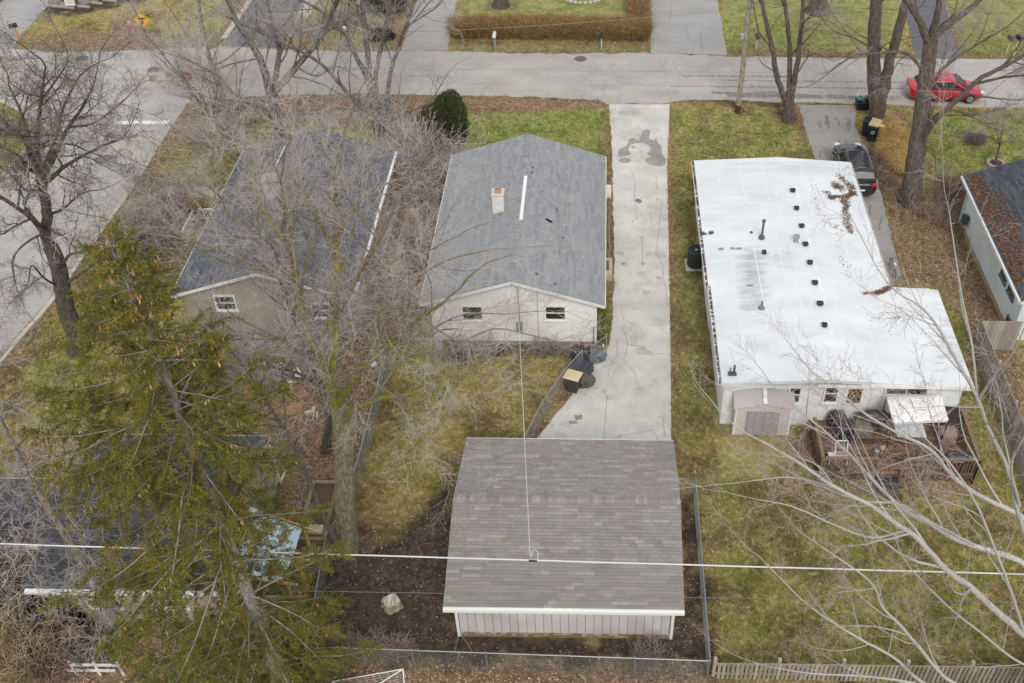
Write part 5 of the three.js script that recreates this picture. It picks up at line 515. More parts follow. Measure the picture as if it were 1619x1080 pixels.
{ seed(38); const r = thing('plywood_box', 'tan cardboard box beside the beige house at the lawn edge', 'box'), p = G(64, 1003, 0.3); mb().box(p.x - 0.35, p.x + 0.35, 0, 0.5, p.z - 0.3, p.z + 0.3).build('body', mat(C(196, 166, 118), { map: T.speck }), r); for (const s of [-1, 1]) mb().hex(...[0, 0.012].map((o) => [V3(p.x - 0.35, 0.5 + o, p.z + s * 0.3), V3(p.x + 0.35, 0.5 + o, p.z + s * 0.3), V3(p.x + 0.33, 0.62 + o, p.z + s * 0.5), V3(p.x - 0.33, 0.62 + o, p.z + s * 0.5)].slice()[s > 0 ? 'slice' : 'reverse']())).build('flap', mat(C(214, 186, 140), { map: T.speck }), r); }
{ const r = thing('garden_rail', 'low white two bar garden rail in the leaves at the bottom', 'fence'); for (const [y, d] of [[0.75, 0], [0.4, 0]]) { const a = G(104, 1064, y), b = G(180, 1067, y); mb().bar(V3(a.x, y, -17.75), V3(b.x, y, -17.75), 0.05, 0.1).build('rail', WHITE, r); } for (const x of [104, 142, 180]) { const a = G(x, 1065, 0.75); mb().box(a.x - 0.04, a.x + 0.04, 0, 0.85, -17.83, -17.777).build('post', WHITE, r); } }
{ seed(39); const p = G(1410, 432), r = thing('bicycle', 'small blue and white bicycle lying against the white house', 'bicycle'); const wheel = (x, z) => { const o = mb().tube(Array.from({ length: 21 }, (_, k) => V3(x, 0.27 + 0.25 * Math.sin(k * 0.3142), z + 0.25 * Math.cos(k * 0.3142))), 0.022, 6, false).build('tyre', BLACKM, r); const s = mb(); for (let k = 0; k < 8; k++) s.tube([V3(x, 0.27, z), V3(x, 0.27 + 0.24 * Math.sin(k * 0.785), z + 0.24 * Math.cos(k * 0.785))], 0.005, 3); s.build('spokes', GALV, o); }; const x = p.x, z = p.z; wheel(x, z - 0.45); wheel(x, z + 0.4); const f = mb(), bl = mat(C(130, 170, 190), { rough: 0.4 }); for (const [a, b] of [[[0.27, 0.4], [0.3, 0.02]], [[0.3, 0.02], [0.68, 0.14]], [[0.3, 0.02], [0.62, -0.33]], [[0.62, 0.1], [0.66, -0.32]], [[0.62, 0.1], [0.27, 0.4]], [[0.27, -0.45], [0.74, -0.3]]]) f.tube([V3(x, a[0], z + a[1]), V3(x, b[0], z + b[1])], 0.02, 6); f.build('frame', bl, r); mb().rbox(0.12, 0.05, 0.22, 0.02, x, 0.7, z + 0.15).build('saddle', WHITE, r); mb().tube([V3(x - 0.24, 0.78, z - 0.24), V3(x, 0.74, z - 0.3), V3(x + 0.24, 0.78, z - 0.24)], 0.015, 6).build('handlebar', DARK, r); }

// ---------- vehicles ----------
const CARGLASS = new THREE.MeshPhysicalMaterial({ color: new THREE.Color(0.02, 0.022, 0.025), roughness: 0.22, specularIntensity: 0.6 });
function loft(rings, caps = true) { const n = rings[0].length, g = new THREE.BufferGeometry(), p = [], ix = []; rings.forEach((r) => r.forEach((v) => p.push(v.x, v.y, v.z))); for (let i = 0; i < rings.length - 1; i++) for (let k = 0; k < n; k++) { const a = i * n + k, b = i * n + (k + 1) % n, c = a + n, d = b + n; ix.push(a, b, d, a, d, c); } if (caps) for (const [o, s] of [[0, -1], [(rings.length - 1) * n, 1]]) { const c = p.length / 3, m = V3(); for (let k = 0; k < n; k++) m.add(V3(p[(o + k) * 3], p[(o + k) * 3 + 1], p[(o + k) * 3 + 2])); m.divideScalar(n); p.push(m.x, m.y, m.z); for (let k = 0; k < n; k++) { const a = o + k, b = o + (k + 1) % n; s > 0 ? ix.push(c, a, b) : ix.push(c, b, a); } } g.setAttribute('position', new THREE.Float32BufferAttribute(p, 3)); g.setIndex(ix); g.computeVertexNormals(); return g; }
const sup = (t, e) => { const c = Math.cos(t), s = Math.sin(t); return [Math.sign(c) * Math.pow(Math.abs(c), 2 / e), Math.sign(s) * Math.pow(Math.abs(s), 2 / e)]; };
function car(label, pos, turn, paint, { L = 4.6, wd = 0.9, deck = 1.0, hood = 0.92, roofY = 1.46, roof = [-1.2, 0.35], base = [-1.85, 1.2], wheelR = 0.33, plate = true }) {
  const root = thing('parked_car', label, 'car'); root.position.copy(pos); root.rotation.y = turn; const N = 28, h = L / 2;
  const st = [[-h, 0.66, 0.42, deck - 0.2], [-h + 0.06, 0.8, 0.3, deck - 0.06], [-h + 0.3, 0.95, 0.22, deck], [-h + 0.9, 0.99, 0.2, deck + 0.01], [-0.5, 1, 0.19, deck - 0.02], [0.5, 1, 0.19, (deck + hood) / 2], [h - 1.1, 0.99, 0.2, hood], [h - 0.5, 0.95, 0.21, hood - 0.08], [h - 0.15, 0.86, 0.25, hood - 0.2], [h, 0.66, 0.34, hood - 0.34]];
  const cv = new THREE.CatmullRomCurve3(st.map((s) => V3(s[0], s[2], s[3]))), cw = new THREE.CatmullRomCurve3(st.map((s) => V3(s[0], s[1], 0))), rings = []; for (let i = 0; i <= 36; i++) { const a = cv.getPoint(i / 36), b = cw.getPoint(i / 36), ring = []; for (let k = 0; k < N; k++) { const [c, s] = sup(k / N * 6.28319, 4.5), yc = (a.y + a.z) / 2, hy = (a.z - a.y) / 2; ring.push(V3(a.x, yc + s * hy, -c * b.y * wd * (1 - 0.1 * Math.max(0, s) - 0.04 * Math.max(0, -s)))); } rings.push(ring); }
  const body = mb().geo(loft(rings)).build('body', paint, root);
  const lv = [[0, deck - 0.12], [0.35, lerp(deck - 0.12, roofY, 0.45)], [0.8, roofY - 0.09], [0.94, roofY - 0.02], [1.0, roofY]], q = (t) => ({ a: lerp(base[0], roof[0], t), b: lerp(base[1], roof[1], t), w: lerp(wd * 0.93, wd * 0.70, t) }); const cr2 = lv.map(([t, y], i) => { const s = q(Math.min(t, 0.9)), k = i === 4 ? 0.8 : i === 3 ? 0.93 : 1, ring = []; for (let j = 0; j < N; j++) { const [c, d] = sup(-j / N * 6.28319, 6); ring.push(V3((s.a + s.b) / 2 + c * (s.b - s.a) / 2 * k, y, d * s.w * k)); } return ring; });
  mb().geo(loft(cr2)).build('cabin', paint, root);
  const gl = CARGLASS, yl = deck + 0.03, yh = roofY - 0.1, o = 0.014, tAt = (y) => { for (let i = 0; i < lv.length - 1; i++) if (y <= lv[i + 1][1]) return Math.min(0.9, lerp(lv[i][0], lv[i + 1][0], clamp((y - lv[i][1]) / (lv[i + 1][1] - lv[i][1])))); return 0.9; };
  const ys = [yl, Math.max(yl + 0.02, lv[1][1]), yh], solid = (name, f, n) => { const m = mb(); for (let i = 0; i < 2; i++) { const a = q(tAt(ys[i])), b = q(tAt(ys[i + 1])), P = f(a, b, ys[i], ys[i + 1]); m.hex(P.map((v) => v.clone().addScaledVector(n, -0.04)), P); } m.build(name, gl, root); };
  solid('windscreen', (a, b, y0, y1) => [V3(a.b + o, y0, a.w * 0.84), V3(a.b + o, y0, -a.w * 0.84), V3(b.b + o, y1, -b.w * 0.84), V3(b.b + o, y1, b.w * 0.84)], V3(1, 0, 0)); solid('rear_window', (a, b, y0, y1) => [V3(a.a - o, y0, -a.w * 0.82), V3(a.a - o, y0, a.w * 0.82), V3(b.a - o, y1, b.w * 0.82), V3(b.a - o, y1, -b.w * 0.82)], V3(-1, 0, 0));
  for (const sd of [-1, 1]) for (const [u, v] of [[0.14, 0.5], [0.53, 0.88]]) solid('side_window', (a, b, y0, y1) => { const X = (r, t) => lerp(r.a, r.b, t), P = [V3(X(a, u), y0, sd * (a.w + o)), V3(X(a, v), y0, sd * (a.w + o)), V3(X(b, v), y1, sd * (b.w + o)), V3(X(b, u), y1, sd * (b.w + o))]; if (sd < 0) P.reverse(); return P; }, V3(0, 0, sd));
  for (const sx of [-1, 1]) for (const sz of [-1, 1]) { const x = sx > 0 ? h - 0.88 : -h + 0.9, g = new THREE.TorusGeometry(wheelR - 0.09, 0.1, 10, 22), t = mb().geo(g.translate(x, wheelR - 0.0, sz * (wd - 0.1))).build('tyre', mat(C(38, 38, 40), { map: null }), root), r = mb(); const c = new THREE.CylinderGeometry(wheelR - 0.13, wheelR - 0.13, 0.14, 18); c.rotateX(Math.PI / 2); r.geo(c.translate(x, wheelR, sz * (wd - 0.07))); for (let k = 0; k < 5; k++) r.bar(V3(x, wheelR, sz * (wd + 0.008)), V3(x + (wheelR - 0.12) * Math.cos(k * 1.2566), wheelR + (wheelR - 0.12) * Math.sin(k * 1.2566), sz * (wd + 0.008)), 0.05, 0.02, V3(0, 0, 1)); r.build('rim', mat(C(190, 192, 196), { metal: 0.7, rough: 0.3, map: null }), t); }
  for (const s of [-1, 1]) { mb().rbox(0.3, 0.12, 0.3, 0.05, h - 0.14, hood - 0.24, s * wd * 0.64, s * 0.35).build('headlight', mat(C(225, 228, 230), { rough: 0.15, map: null }), root); mb().rbox(0.16, 0.2, 0.3, 0.05, -h + 0.12, deck - 0.17, s * wd * 0.68, s * 0.3).build('tail_light', mat(C(190, 40, 40), { rough: 0.2, map: null }), root); mb().rbox(0.12, 0.12, 0.2, 0.04, base[1] - 0.45, deck + 0.06, s * (wd + 0.07)).build('wing_mirror', paint, root); }
  for (const s of [-1, 1]) { for (const x of [-0.95, 0.05, 1.0]) mb().box(x - 0.008, x + 0.008, 0.36, deck - 0.14, s * wd * 0.965 - 0.025, s * wd * 0.965 + 0.03).build('door_seam', DARK, root); mb().rbox(L - 2.5, 0.09, 0.06, 0.02, 0, 0.27, s * (wd - 0.05)).build('sill', BLACKM, root); for (const x of [-0.7, 0.3]) mb().rbox(0.16, 0.03, 0.03, 0.01, x, deck - 0.2, s * (wd * 0.985 + 0.02)).build('door_handle', paint, root); }
  mb().rbox(0.05, 0.1, 0.34, 0.01, -h - 0.0, deck - 0.4, 0).build('number_plate', WHITE, root); mb().rbox(0.06, 0.09, 0.9, 0.02, h - 0.04, 0.5, 0).build('grille', BLACKM, root); return root;
}
const paintM = (c) => new THREE.MeshPhysicalMaterial({ color: c, roughness: 0.35, metalness: 0.1, clearcoat: 1, clearcoatRoughness: 0.05 });
{ const p = G(1495, 164); car('red sedan parked on the street behind the big trunk', V3(p.x, 0.014, p.z - 0.85), 0, paintM(C(186, 34, 58)), { base: [-2.02, 1.32], roof: [-1.25, 0.2], hood: 0.9, deck: 1.02, L: 4.65 }); }
car('black car in the driveway beside the white roof', V3(14.28, 0.016, -48.95), Math.PI / 2, paintM(C(34, 36, 42)), { L: 4.7, wd: 0.93, deck: 1.08, hood: 1.0, roofY: 1.62, roof: [-1.75, 0.3], base: [-2.22, 1.15], wheelR: 0.36 });
{ const p = G(2, 6); car('dark car parked in the grey driveway by the orange mailbox post', V3(p.x - 2.4, 0.014, p.z - 0.4), 0, paintM(C(36, 36, 40)), {}); }

// ---------- street furniture ----------
{ seed(41); const b = G(1166, 178), r = thing('utility_pole', 'weathered pale wooden utility pole at the roadside', 'pole'); const H = 12, pts = Array.from({ length: 9 }, (_, k) => V3(b.x + 0.02 * Math.sin(k), k / 8 * H, b.z)); mb().tube(pts, pts.map((_, k) => lerp(0.17, 0.115, k / 8)), 12).build('shaft', mat(C(178, 166, 150), { map: T.bark, bump: 0.004 }), r); mb().tube([V3(b.x, 0, b.z), V3(b.x, 0.55, b.z)], 0.176, 12).build('creosote_foot', mat(C(96, 66, 40), { map: T.bark }), r); mb().rbox(0.2, 0.34, 0.18, 0.03, b.x - 0.22, W(1176, 57, b.z).y, b.z + 0.05).build('junction_box', mat(C(190, 196, 204)), r); mb().bar(V3(b.x - 1.1, 11.2, b.z + 0.16), V3(b.x + 1.1, 11.2, b.z + 0.16), 0.1, 0.12).build('crossarm', mat(C(150, 138, 122), { map: T.wood }), r); for (const s of [-1, 0, 1]) mb().lathe(b.x + s * 0.95, 11.26, b.z + 0.16, [[0.03, 0], [0.06, 0.05], [0.04, 0.12], [0.06, 0.16], [0, 0.2]]).build('insulator', mat(C(120, 110, 104)), r); mb().rbox(0.12, 0.16, 0.12, 0.03, b.x, W(1184, 10, b.z).y, b.z + 0.14).build('cable_clamp', GALV, r); }
const cab = (name, label, a, b, sag, rad, m, wob = 0) => { const n = 60, pts = []; for (let i = 0; i <= n; i++) { const t = i / n, p = a.clone().lerp(b, t); p.y -= sag * 4 * t * (1 - t) - wob * Math.sin(i * 2.1) * 0.5; pts.push(p); } return tag(mb().tube(pts, rad, 6).build(name, m), label, 'cable'); };
{ const a = G(0, 853, 7), b = G(1619, 901, 7), d = b.clone().sub(a).normalize(), A = a.clone().addScaledVector(d, -26), B = b.clone().addScaledVector(d, 26); cab('overhead_cable', 'thick white overhead cable passing above the garage roof', A, B, 0.25, 0.024, mat(C(226, 226, 228), { rough: 0.5, map: null }), 0.012); const tie = G(838, 879, 7); cab('overhead_cable', 'white service cable dropping from the thick cable to the cream gable', tie, V3(-3.58, 3.78, -34.55), 0.25, 0.013, mat(C(222, 220, 216), { map: null }));
  { const r = thing('cable_splice', 'small black splice hanging on the thick white cable', 'splice'); mb().tube([V3(tie.x - 0.05, tie.y - 0.24, tie.z), V3(tie.x + 0.2, tie.y - 0.25, tie.z)], 0.03, 6).build('sleeve', DARK, r); mb().tube(smooth([V3(tie.x, tie.y - 0.22, tie.z - 0.02), V3(tie.x + 0.1, tie.y - 0.05, tie.z - 0.25), V3(tie.x + 0.22, tie.y - 0.1, tie.z - 0.2), V3(tie.x + 0.2, tie.y - 0.24, tie.z)], 5), 0.007, 5).build('loop', WHITE, r); }
  const a2 = G(540, 931, 6.2), b2 = G(1619, 949, 6.2), d2 = b2.clone().sub(a2).normalize(); cab('overhead_cable', 'thin dark overhead wire passing above the garage eave', a2.clone().addScaledVector(d2, -36), b2.clone().addScaledVector(d2, 26), 0.15, 0.009, mat(C(120, 122, 128), { map: null }));
  const pz = G(1166, 178); const t = V3(pz.x, W(1184, 10, pz.z).y, pz.z + 0.2); cab('overhead_cable', 'thin wire running from the wooden pole above the brown hedge', t, W(-300, 20, pz.z - 1.5), 1.5, 0.014, mat(C(150, 142, 132), { map: null })); cab('overhead_cable', 'thin wire running from the wooden pole past the forked trees', t.clone().add(V3(0.05, 0.3, 0)), V3(60, t.y + 0.5, pz.z - 1), 0.8, 0.012, mat(C(110, 106, 102), { map: null })); }
function mailbox(label, px, py, hgt, postM, boxM, { flag = false, turn = 0, bare } = {}) { const p = G(px, py), r = thing('mailbox', label, 'mailbox'); r.position.set(p.x, 0, p.z); r.rotation.y = turn; mb().box(-0.05, 0.05, 0, hgt, -0.05, 0.05).build('post', postM, r); const g = new THREE.CylinderGeometry(0.11, 0.11, 0.48, 14, 1, false, 0, Math.PI); g.rotateX(Math.PI / 2); g.rotateZ(Math.PI / 2); const m = mb(); m.geo(new THREE.CylinderGeometry(0.115, 0.115, 0.5, 14).rotateX(Math.PI / 2).translate(0, hgt + 0.17, 0.06)); m.box(-0.115, 0.115, hgt + 0.01, hgt + 0.17, -0.19, 0.31); m.build('box', boxM, r); mb().box(-0.115, 0.115, hgt + 0.03, hgt + 0.2, 0.312, 0.325).build('door', boxM, r); if (flag) mb().box(0.118, 0.13, hgt + 0.15, hgt + 0.36, 0.1, 0.16).build('flag', mat(C(200, 60, 50)), r); return r; }
mailbox('black mailbox on an orange wooden post', 32, 66, 1.05, mat(C(205, 128, 58), { map: T.wood }), BLACKM, { flag: true, turn: -0.9 }); mailbox('white mailbox on a grey post before the brown hedge', 783, 78, 0.95, mat(C(160, 156, 150), { map: T.wood }), mat(C(214, 222, 230))); mailbox('dark green mailbox on a pale post before the brown hedge', 951, 78, 0.95, mat(C(190, 182, 170), { map: T.wood }), mat(C(40, 58, 58)), { flag: true }); mailbox('dark grey mailbox on a pale post beside the utility pole', 1195, 79, 0.9, mat(C(196, 190, 180), { map: T.wood }), mat(C(72, 72, 78))); mailbox('brown mailbox on a thin post paired with a black one', 1590, 86, 1.1, mat(C(186, 176, 140), { map: T.wood }), mat(C(104, 92, 84)), { turn: 0.3 }); mailbox('black mailbox on a pale post paired with a brown one', 1602, 88, 1.2, mat(C(206, 192, 150), { map: T.wood }), mat(C(44, 44, 54)), { turn: 0.3 }); mailbox('pale grey mailbox on a grey post by the dark driveway', 548, 73, 1.1, mat(C(140, 136, 130), { map: T.wood }), mat(C(216, 220, 224)));
{ const p = G(235, 71), r = thing('warning_sign', 'yellow diamond road sign with black T junction symbol', 'sign'), c = W(224.5, 31.5, p.z); mb().tube([V3(p.x, 0, p.z - 0.02), V3(c.x, c.y + 0.35, p.z - 0.02)], 0.032, 8).build('post', mat(C(52, 46, 46)), r); const s = 0.58, d = (k, z) => [V3(c.x, c.y - k, z), V3(c.x + k, c.y, z), V3(c.x, c.y + k, z), V3(c.x - k, c.y, z)]; const pl = mb().hex(d(s, p.z + 0.015), d(s, p.z + 0.03)).build('plate', mat(C(240, 178, 24), { rough: 0.5, map: null }), r); const m = mb(); m.box(c.x - 0.26, c.x + 0.26, c.y + 0.06, c.y + 0.17, p.z + 0.031, p.z + 0.036); m.box(c.x - 0.055, c.x + 0.055, c.y - 0.3, c.y + 0.059, p.z + 0.031, p.z + 0.036); m.build('junction_symbol', DARK, pl); const b = mb(); for (let i = 0; i < 4; i++) { const q = d(s - 0.05, p.z + 0.033); b.bar(q[i], q[(i + 1) % 4], 0.015, 0.006, V3(0, 0, 1)); } b.build('border', DARK, pl); }
{ const p = G(208, 50), r = thing('fire_hydrant', 'red fire hydrant on the lawn near the yellow sign', 'hydrant'), red = mat(C(198, 62, 68), { rough: 0.5, map: T.fine }), pk = mat(C(216, 130, 130), { rough: 0.5 }); mb().lathe(p.x, 0, p.z, [[0.2, 0], [0.2, 0.06], [0.14, 0.08], [0.13, 0.5], [0.17, 0.51], [0.17, 0.56], [0.13, 0.57]]).build('barrel', red, r); mb().lathe(p.x, 0.57, p.z, [[0.15, 0], [0.14, 0.1], [0.08, 0.2], [0.03, 0.22], [0.03, 0.28], [0, 0.28]]).build('bonnet', pk, r); for (const [dx, dz] of [[1, 0], [-1, 0], [0, 1]]) mb().tube([V3(p.x, 0.42, p.z), V3(p.x + dx * 0.24, 0.42, p.z + dz * 0.24)], 0.07, 10).build('nozzle', red, r); }
{ const p = G(113, 15), r = thing('yard_sign', 'white yard sign with orange print in the planting bed', 'sign'); const t = tex(64, 48, (u, v) => { if (v > 0.62 && v < 0.85 && u > 0.15 && u < 0.85) return (u * 9 % 1 < 0.72 && v * 7 % 1 < 0.8) ? [0.86, 0.62, 0.18] : [0.9, 0.9, 0.88]; if (v > 0.25 && v < 0.5 && u > 0.12 && u < 0.9) return (u * 14 % 1 < 0.6 && v > 0.3) ? [0.6, 0.6, 0.62] : [0.9, 0.9, 0.9]; return [0.93, 0.93, 0.93]; }, { srgb: true }); const m = mb(), w = 0.36, h = 0.46, y = 0.3, tl = -0.15; const f = V3(p.x, 0, p.z); const q = [V3(p.x - w, y, p.z), V3(p.x + w, y, p.z), V3(p.x + w, y + h, p.z + tl), V3(p.x - w, y + h, p.z + tl)]; m.tri(q[0], q[1], q[2], ZP, ZP, ZP, [0, 0], [1, 0], [1, 1]); m.tri(q[0], q[2], q[3], ZP, ZP, ZP, [0, 0], [1, 1], [0, 1]); const back = q.map((v) => v.clone().add(V3(0, -0.01, -0.02))).reverse(); m.quad(...back); m.build('panel', new THREE.MeshStandardMaterial({ map: t, roughness: 0.6 }), r); for (const s of [-0.2, 0.2]) mb().tube([V3(p.x + s, 0, p.z - 0.03), V3(p.x + s, y + 0.3, p.z - 0.13)], 0.008, 5).build('wire_stake', GALV, r); }
{ const { FontLoader } = await import('three/addons/loaders/FontLoader.js'), { TextGeometry } = await import('three/addons/geometries/TextGeometry.js'), font = await new FontLoader().loadAsync('fonts/droid/droid_sans_bold.typeface.json');
  const p = G(307, 172), r = thing('stop_sign', 'red octagonal stop sign at the street corner', 'sign'); r.position.set(p.x, 0, p.z); r.rotation.y = 0.55; const c = 2.15; mb().tube([V3(0, 0, -0.03), V3(-0.05, 2.45, -0.03)], 0.03, 8).build('post', mat(C(120, 124, 122), { rough: 0.5 }), r); const oc = (k, z) => Array.from({ length: 8 }, (_, i) => V3(k * Math.cos((i + 0.5) * Math.PI / 4), c + k * Math.sin((i + 0.5) * Math.PI / 4), z)); const pl = mb().hex(oc(0.4, 0), oc(0.4, 0.012)).build('plate', mat(C(236, 232, 232), { rough: 0.5, map: null }), r); mb().hex(oc(0.375, 0.0125), oc(0.375, 0.016)).build('red_face', mat(C(178, 24, 48), { rough: 0.5, map: null }), pl); const g = new TextGeometry('STOP', { font, size: 0.2, depth: 0.004, curveSegments: 4 }); g.computeBoundingBox(); const bb = g.boundingBox; g.translate(-(bb.max.x + bb.min.x) / 2, c - 0.1, 0.0165); mb().geo(g).build('lettering', mat(C(240, 240, 240), { map: null }), pl); }
{ seed(43); for (const [x0, x1, y] of [[75, 98, 12], [98, 118, 14], [118, 142, 12.5], [142, 162, 7], [162, 185, 3]]) { const a = G(x0, y - 2), b = G(x1, y); tag(mb().bar(V3(a.x, 0.07, a.z), V3(b.x, 0.07, b.z), 0.14, 0.14).build('edging_timber', mat(C(176, 164, 146), { map: T.wood })), 'pale timber edging the planting bed by the yard sign', 'edging', 'edging timbers of the planting bed'); }
  for (const [x, y, s] of [[88, 5, 0.45], [138, 4, 0.5], [100, 9, 0.3], [152, 1, 0.4]]) { const q = G(x, y), g = new THREE.IcosahedronGeometry(s, 2), v = g.attributes.position; for (let i = 0; i < v.count; i++) { const a = V3().fromBufferAttribute(v, i), k = 0.7 + 0.6 * fbm(a.x * 3 + x, a.y * 3 + a.z * 3, 3); v.setXYZ(i, a.x * k, Math.max(-s * 0.3, a.y * k * 0.7), a.z * k); } g.computeVertexNormals(); tag(mb().geo(g.translate(q.x, s * 0.25, q.z)).build('boulder', mat(C(136, 128, 124), { map: T.speck, bump: 0.01 })), 'grey boulder in the planting bed by the yard sign', 'rock', 'boulders of the planting bed'); } }
{ seed(44); const q = G(1573, 262); const r = thing('planter_ring', 'round concrete block planter ring around the little tree', 'planter'); for (let k = 0; k < 14; k++) { const a0 = k / 14 * 6.283 + 0.02, a1 = (k + 1) / 14 * 6.283 - 0.02, P = (R, a) => [q.x + R * Math.cos(a), q.z + R * Math.sin(a)]; mb().prism([P(0.36, a0), P(0.52, a0), P(0.52, a1), P(0.36, a1)], 0, 0.22 + rr(-0.01, 0.01)).build('block', mat(C(168, 156, 142), { map: T.speck }), r); } mb().prism(Array.from({ length: 14 }, (_, k) => [q.x + 0.37 * Math.cos(k * 0.4488), q.z + 0.37 * Math.sin(k * 0.4488)]), 0, 0.14).build('soil', mat(C(84, 64, 54), { map: T.speck }), r); }
{ seed(45); const q = G(900, 2); const r = thing('planter_ring', 'ring of pale stones round a flower bed on the far lawn', 'planter'); for (let k = 0; k < 22; k++) { const a = k / 22 * 6.283, g = new THREE.IcosahedronGeometry(rr(0.14, 0.2), 1); g.scale(1, 0.7, 1); mb().geo(g.translate(q.x + 1.0 + Math.cos(a) * 1.35, 0.06, q.z + 0.6 + Math.sin(a) * 1.0 - 1.2)).build('stone', mat(C(186, 180, 172), { map: T.speck }), r); } }

// ---------- bare trees ----------
const Yv = V3(0, 1, 0);
const jit = (d, a) => d.clone().add(V3(rr(-a, a), rr(-a, a), rr(-a, a))).normalize();
function side(d, ang) { let s = V3(rr(-1, 1), rr(-1, 1), rr(-1, 1)); s.addScaledVector(d, -s.dot(d)).normalize(); return d.clone().multiplyScalar(Math.cos(ang)).addScaledVector(s, Math.sin(ang)); }
// a spray of fine twigs about one metre long, used for the outer crown of every bare tree
function sprayGeo(sd, { subs = 8, subsub = 4, r0 = 0.0048, r1 = 0.0017, curl = 0.35, droop = 0, lean = 0.9, buds = 0 }) {
  seed(sd); const m = mb(); const tw = (p, d, L, r, lv) => { const n = lv === 0 ? 4 : lv === 1 ? 3 : 2, pts = [p]; let dd = d.clone(); const ds = []; for (let i = 0; i < n; i++) { dd = jit(dd, curl * 0.5).add(V3(0, -droop * (lv + 1) * 0.2, 0)).normalize(); pts.push(pts[pts.length - 1].clone().addScaledVector(dd, L / n)); ds.push(dd); } m.tube(pts, pts.map((_, i) => lerp(r, Math.max(r1 * 0.8, r * 0.55), i / n)), 3, false); if (buds && lv === 2) { const e = pts[pts.length - 1]; m.tri(e.clone().add(V3(0.012, 0, 0)), e.clone().add(V3(-0.006, 0, 0.01)), e.clone().add(V3(0, 0.025, 0))); } const k = lv === 0 ? subs : lv === 1 ? subsub : 0; for (let i = 0; i < k; i++) { const t = (i + rr(0.3, 0.9)) / k, f = t * n, j = Math.min(n - 1, Math.floor(f)), q = pts[j].clone().lerp(pts[j + 1], f - j); tw(q, side(ds[j], rr(0.5, lean)), L * rr(0.35, 0.62) * (1 - 0.3 * t), lerp(r, r1, 0.55), lv + 1); } };
  tw(V3(), V3(0, 1, 0), 1, r0, 0); return m.build('s', WHITE, new THREE.Group()).geometry;
}
const SPR = [sprayGeo(501, {}), sprayGeo(502, { subs: 9, curl: 0.55, lean: 1.15 }), sprayGeo(503, { subs: 7, subsub: 5, curl: 0.5 })];
const SPRD = [sprayGeo(511, { droop: 0.35, subs: 8, r0: 0.007 }), sprayGeo(512, { droop: 0.2, subs: 7 })];
const SPRR = [sprayGeo(521, { subs: 6, subsub: 2, r0: 0.0055, r1: 0.003, curl: 0.25, lean: 0.8, buds: 1 }), sprayGeo(522, { subs: 5, subsub: 3, r0: 0.0055, r1: 0.003, curl: 0.35, buds: 1 })];
const SPRO = [sprayGeo(531, { subs: 6, subsub: 3, curl: 0.9, r0: 0.011, r1: 0.005, lean: 1.2 }), sprayGeo(532, { subs: 6, subsub: 4, curl: 0.8, r0: 0.01, r1: 0.005, lean: 1.2 })];
